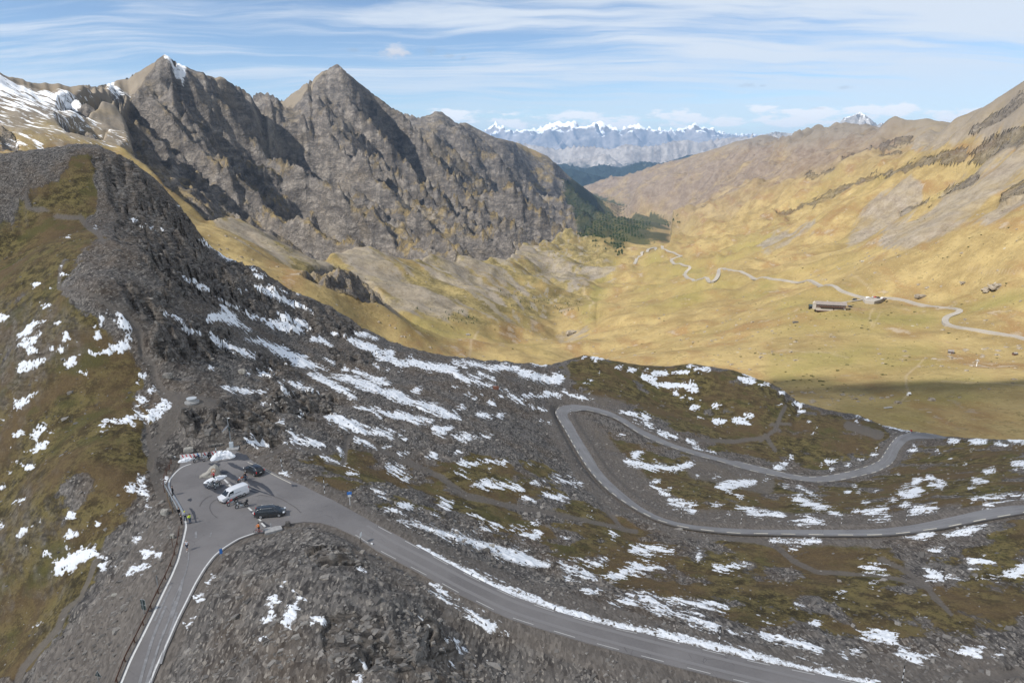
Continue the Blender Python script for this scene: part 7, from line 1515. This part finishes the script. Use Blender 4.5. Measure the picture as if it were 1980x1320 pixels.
# loose slabs and stones on the shaded slopes
def scatter_stones():
    g = np.random.default_rng(21); N = 36000
    u_ = g.uniform(-.9, .9, N); y_ = 58 * (300 / 58) ** g.uniform(0, 1, N); x_ = u_ * y_
    r_ = np.clip((y_ ** pw - YN0 ** pw) / (YN1 ** pw - YN0 ** pw) * (NRN - 1), 0, NRN - 1).astype(int); c_ = np.clip((u_ + UN) / (2 * UN) * (NCN - 1), 0, NCN - 1).astype(int)
    gr, rk, ex, dt = A_gr[r_, c_], A_rk[r_, c_], A_ex[r_, c_], A_dt[r_, c_]
    clump = fbm(x_ / 9, y_ / 9, 77, 3, .6)
    pr = (1 - .86 * gr) * (1 - ex) * (1 - .8 * dt) * np.clip(.45 + 1.5 * clump, .04, 1)
    k = g.uniform(0, 1, N) < pr; x_, y_, rk = x_[k][:11000], y_[k][:11000], rk[k][:11000]; n = len(x_)
    z_ = ground_zv(x_, y_)
    s_ = .12 + .34 * g.exponential(.40, n) + .0010 * y_; s_ = np.clip(s_, .10, 1.2) * (1 + .5 * rk)
    # a rough slab: top smaller than base, corners uneven
    base = np.array([(-1, -1, -.6), (1, -1, -.6), (1, 1, -.6), (-1, 1, -.6), (-.75, -.8, .4), (.8, -.7, .5), (.7, .85, .35), (-.8, .7, .45)], float)
    q = base[None] * (1 + g.uniform(-.35, .35, (n, 8, 3))); q *= np.stack([s_ * g.uniform(.7, 1.5, n), s_ * g.uniform(.45, 1, n), s_ * g.uniform(.3, .8, n)], -1)[:, None] * .62
    a_ = g.normal(R(28), .5, n); ca, sa_ = np.cos(a_)[:, None], np.sin(a_)[:, None]; tl = g.normal(.15, .25, n)[:, None]
    xx = q[:, :, 0]; zz = q[:, :, 2] + xx * np.tan(np.clip(tl, -.6, .6)); X = xx * ca - q[:, :, 1] * sa_ + x_[:, None]; Y = xx * sa_ + q[:, :, 1] * ca + y_[:, None]
    V = np.stack([X, Y, zz + z_[:, None]], -1).reshape(-1, 3)
    f = np.array([(4, 5, 6, 7), (0, 1, 5, 4), (1, 2, 6, 5), (2, 3, 7, 6), (3, 0, 4, 7)]); Fc = (f[None] + 8 * np.arange(n)[:, None, None]).reshape(-1, 4)
    tone = np.repeat(g.uniform(0, 1, n), 8)
    m, t, b = principled('loose_slate'); P = t.new('ShaderNodeNewGeometry').outputs['Position']
    c = t.mix(t.attr('tone'), (.085, .078, .072), (.295, .270, .240)); c = t.mix(t.map(t.noise(P, 4, 4, .7), .45, .7, 0, .6), c, (.14, .122, .10))
    t.put(b.inputs['Base Color'], c); b.inputs['Roughness'].default_value = .92
    o = link('scree', np_mesh('scree', V, Fc, dict(tone=tone), False), m); tag(o, 'loose slate slabs and stones strewn over the shaded slopes', None, None, 'stuff')
scatter_stones()
def valley_litter(name, label, n, seed, smin, smax, mat, clumpk, flat):
    g = np.random.default_rng(seed); N = n * 6; u_ = g.uniform(-.55, .85, N); y_ = 420 * (2600 / 420) ** g.uniform(0, 1, N); x_ = u_ * y_
    r_ = np.clip((np.log(y_) - math.log(YF0)) / (math.log(YF1) - math.log(YF0)) * (NRF - 1), 0, NRF - 1).astype(int); c_ = np.clip((u_ + UF) / (2 * UF) * (NCF - 1), 0, NCF - 1).astype(int)
    k = (F_cl[r_, c_] < .3) & (fbm(x_ / 120, y_ / 120, seed, 3, .6) + .25 * g.uniform(-1, 1, N) > clumpk); x_, y_ = x_[k][:n], y_[k][:n]; m_ = len(x_)
    z_ = np.array([far_z(a_, b_) for a_, b_ in zip(x_, y_)]); s_ = g.uniform(0, 1, m_) ** 3 * (smax - smin) + smin
    base = np.array([(-1, -1, -.6), (1, -1, -.6), (1, 1, -.6), (-1, 1, -.6), (-.6, -.7, .5), (.7, -.6, .6), (.6, .7, .5), (-.7, .6, .55)], float)
    q = base[None] * (1 + g.uniform(-.35, .35, (m_, 8, 3))) * s_[:, None, None]; q[:, :, 2] *= flat
    V = (q + np.stack([x_, y_, z_], -1)[:, None]).reshape(-1, 3); f = np.array([(4, 5, 6, 7), (0, 1, 5, 4), (1, 2, 6, 5), (2, 3, 7, 6), (3, 0, 4, 7)])
    tag(link(name, np_mesh(name, V, (f[None] + 8 * np.arange(m_)[:, None, None]).reshape(-1, 4), None, False), mat), label, None, None, 'stuff')
valley_litter('meadow_stones', 'pale stones strewn over the sunlit meadows', 3200, 55, .35, 2.2, M_stone_tan, .10, .8)
valley_litter('meadow_shrub', 'low dark juniper scrub dotted over the sunlit meadows', 1500, 56, .4, 1.7, flat_mat('scrub', (.075, .068, .028), .95, .1, .3, .3), .16, .7)
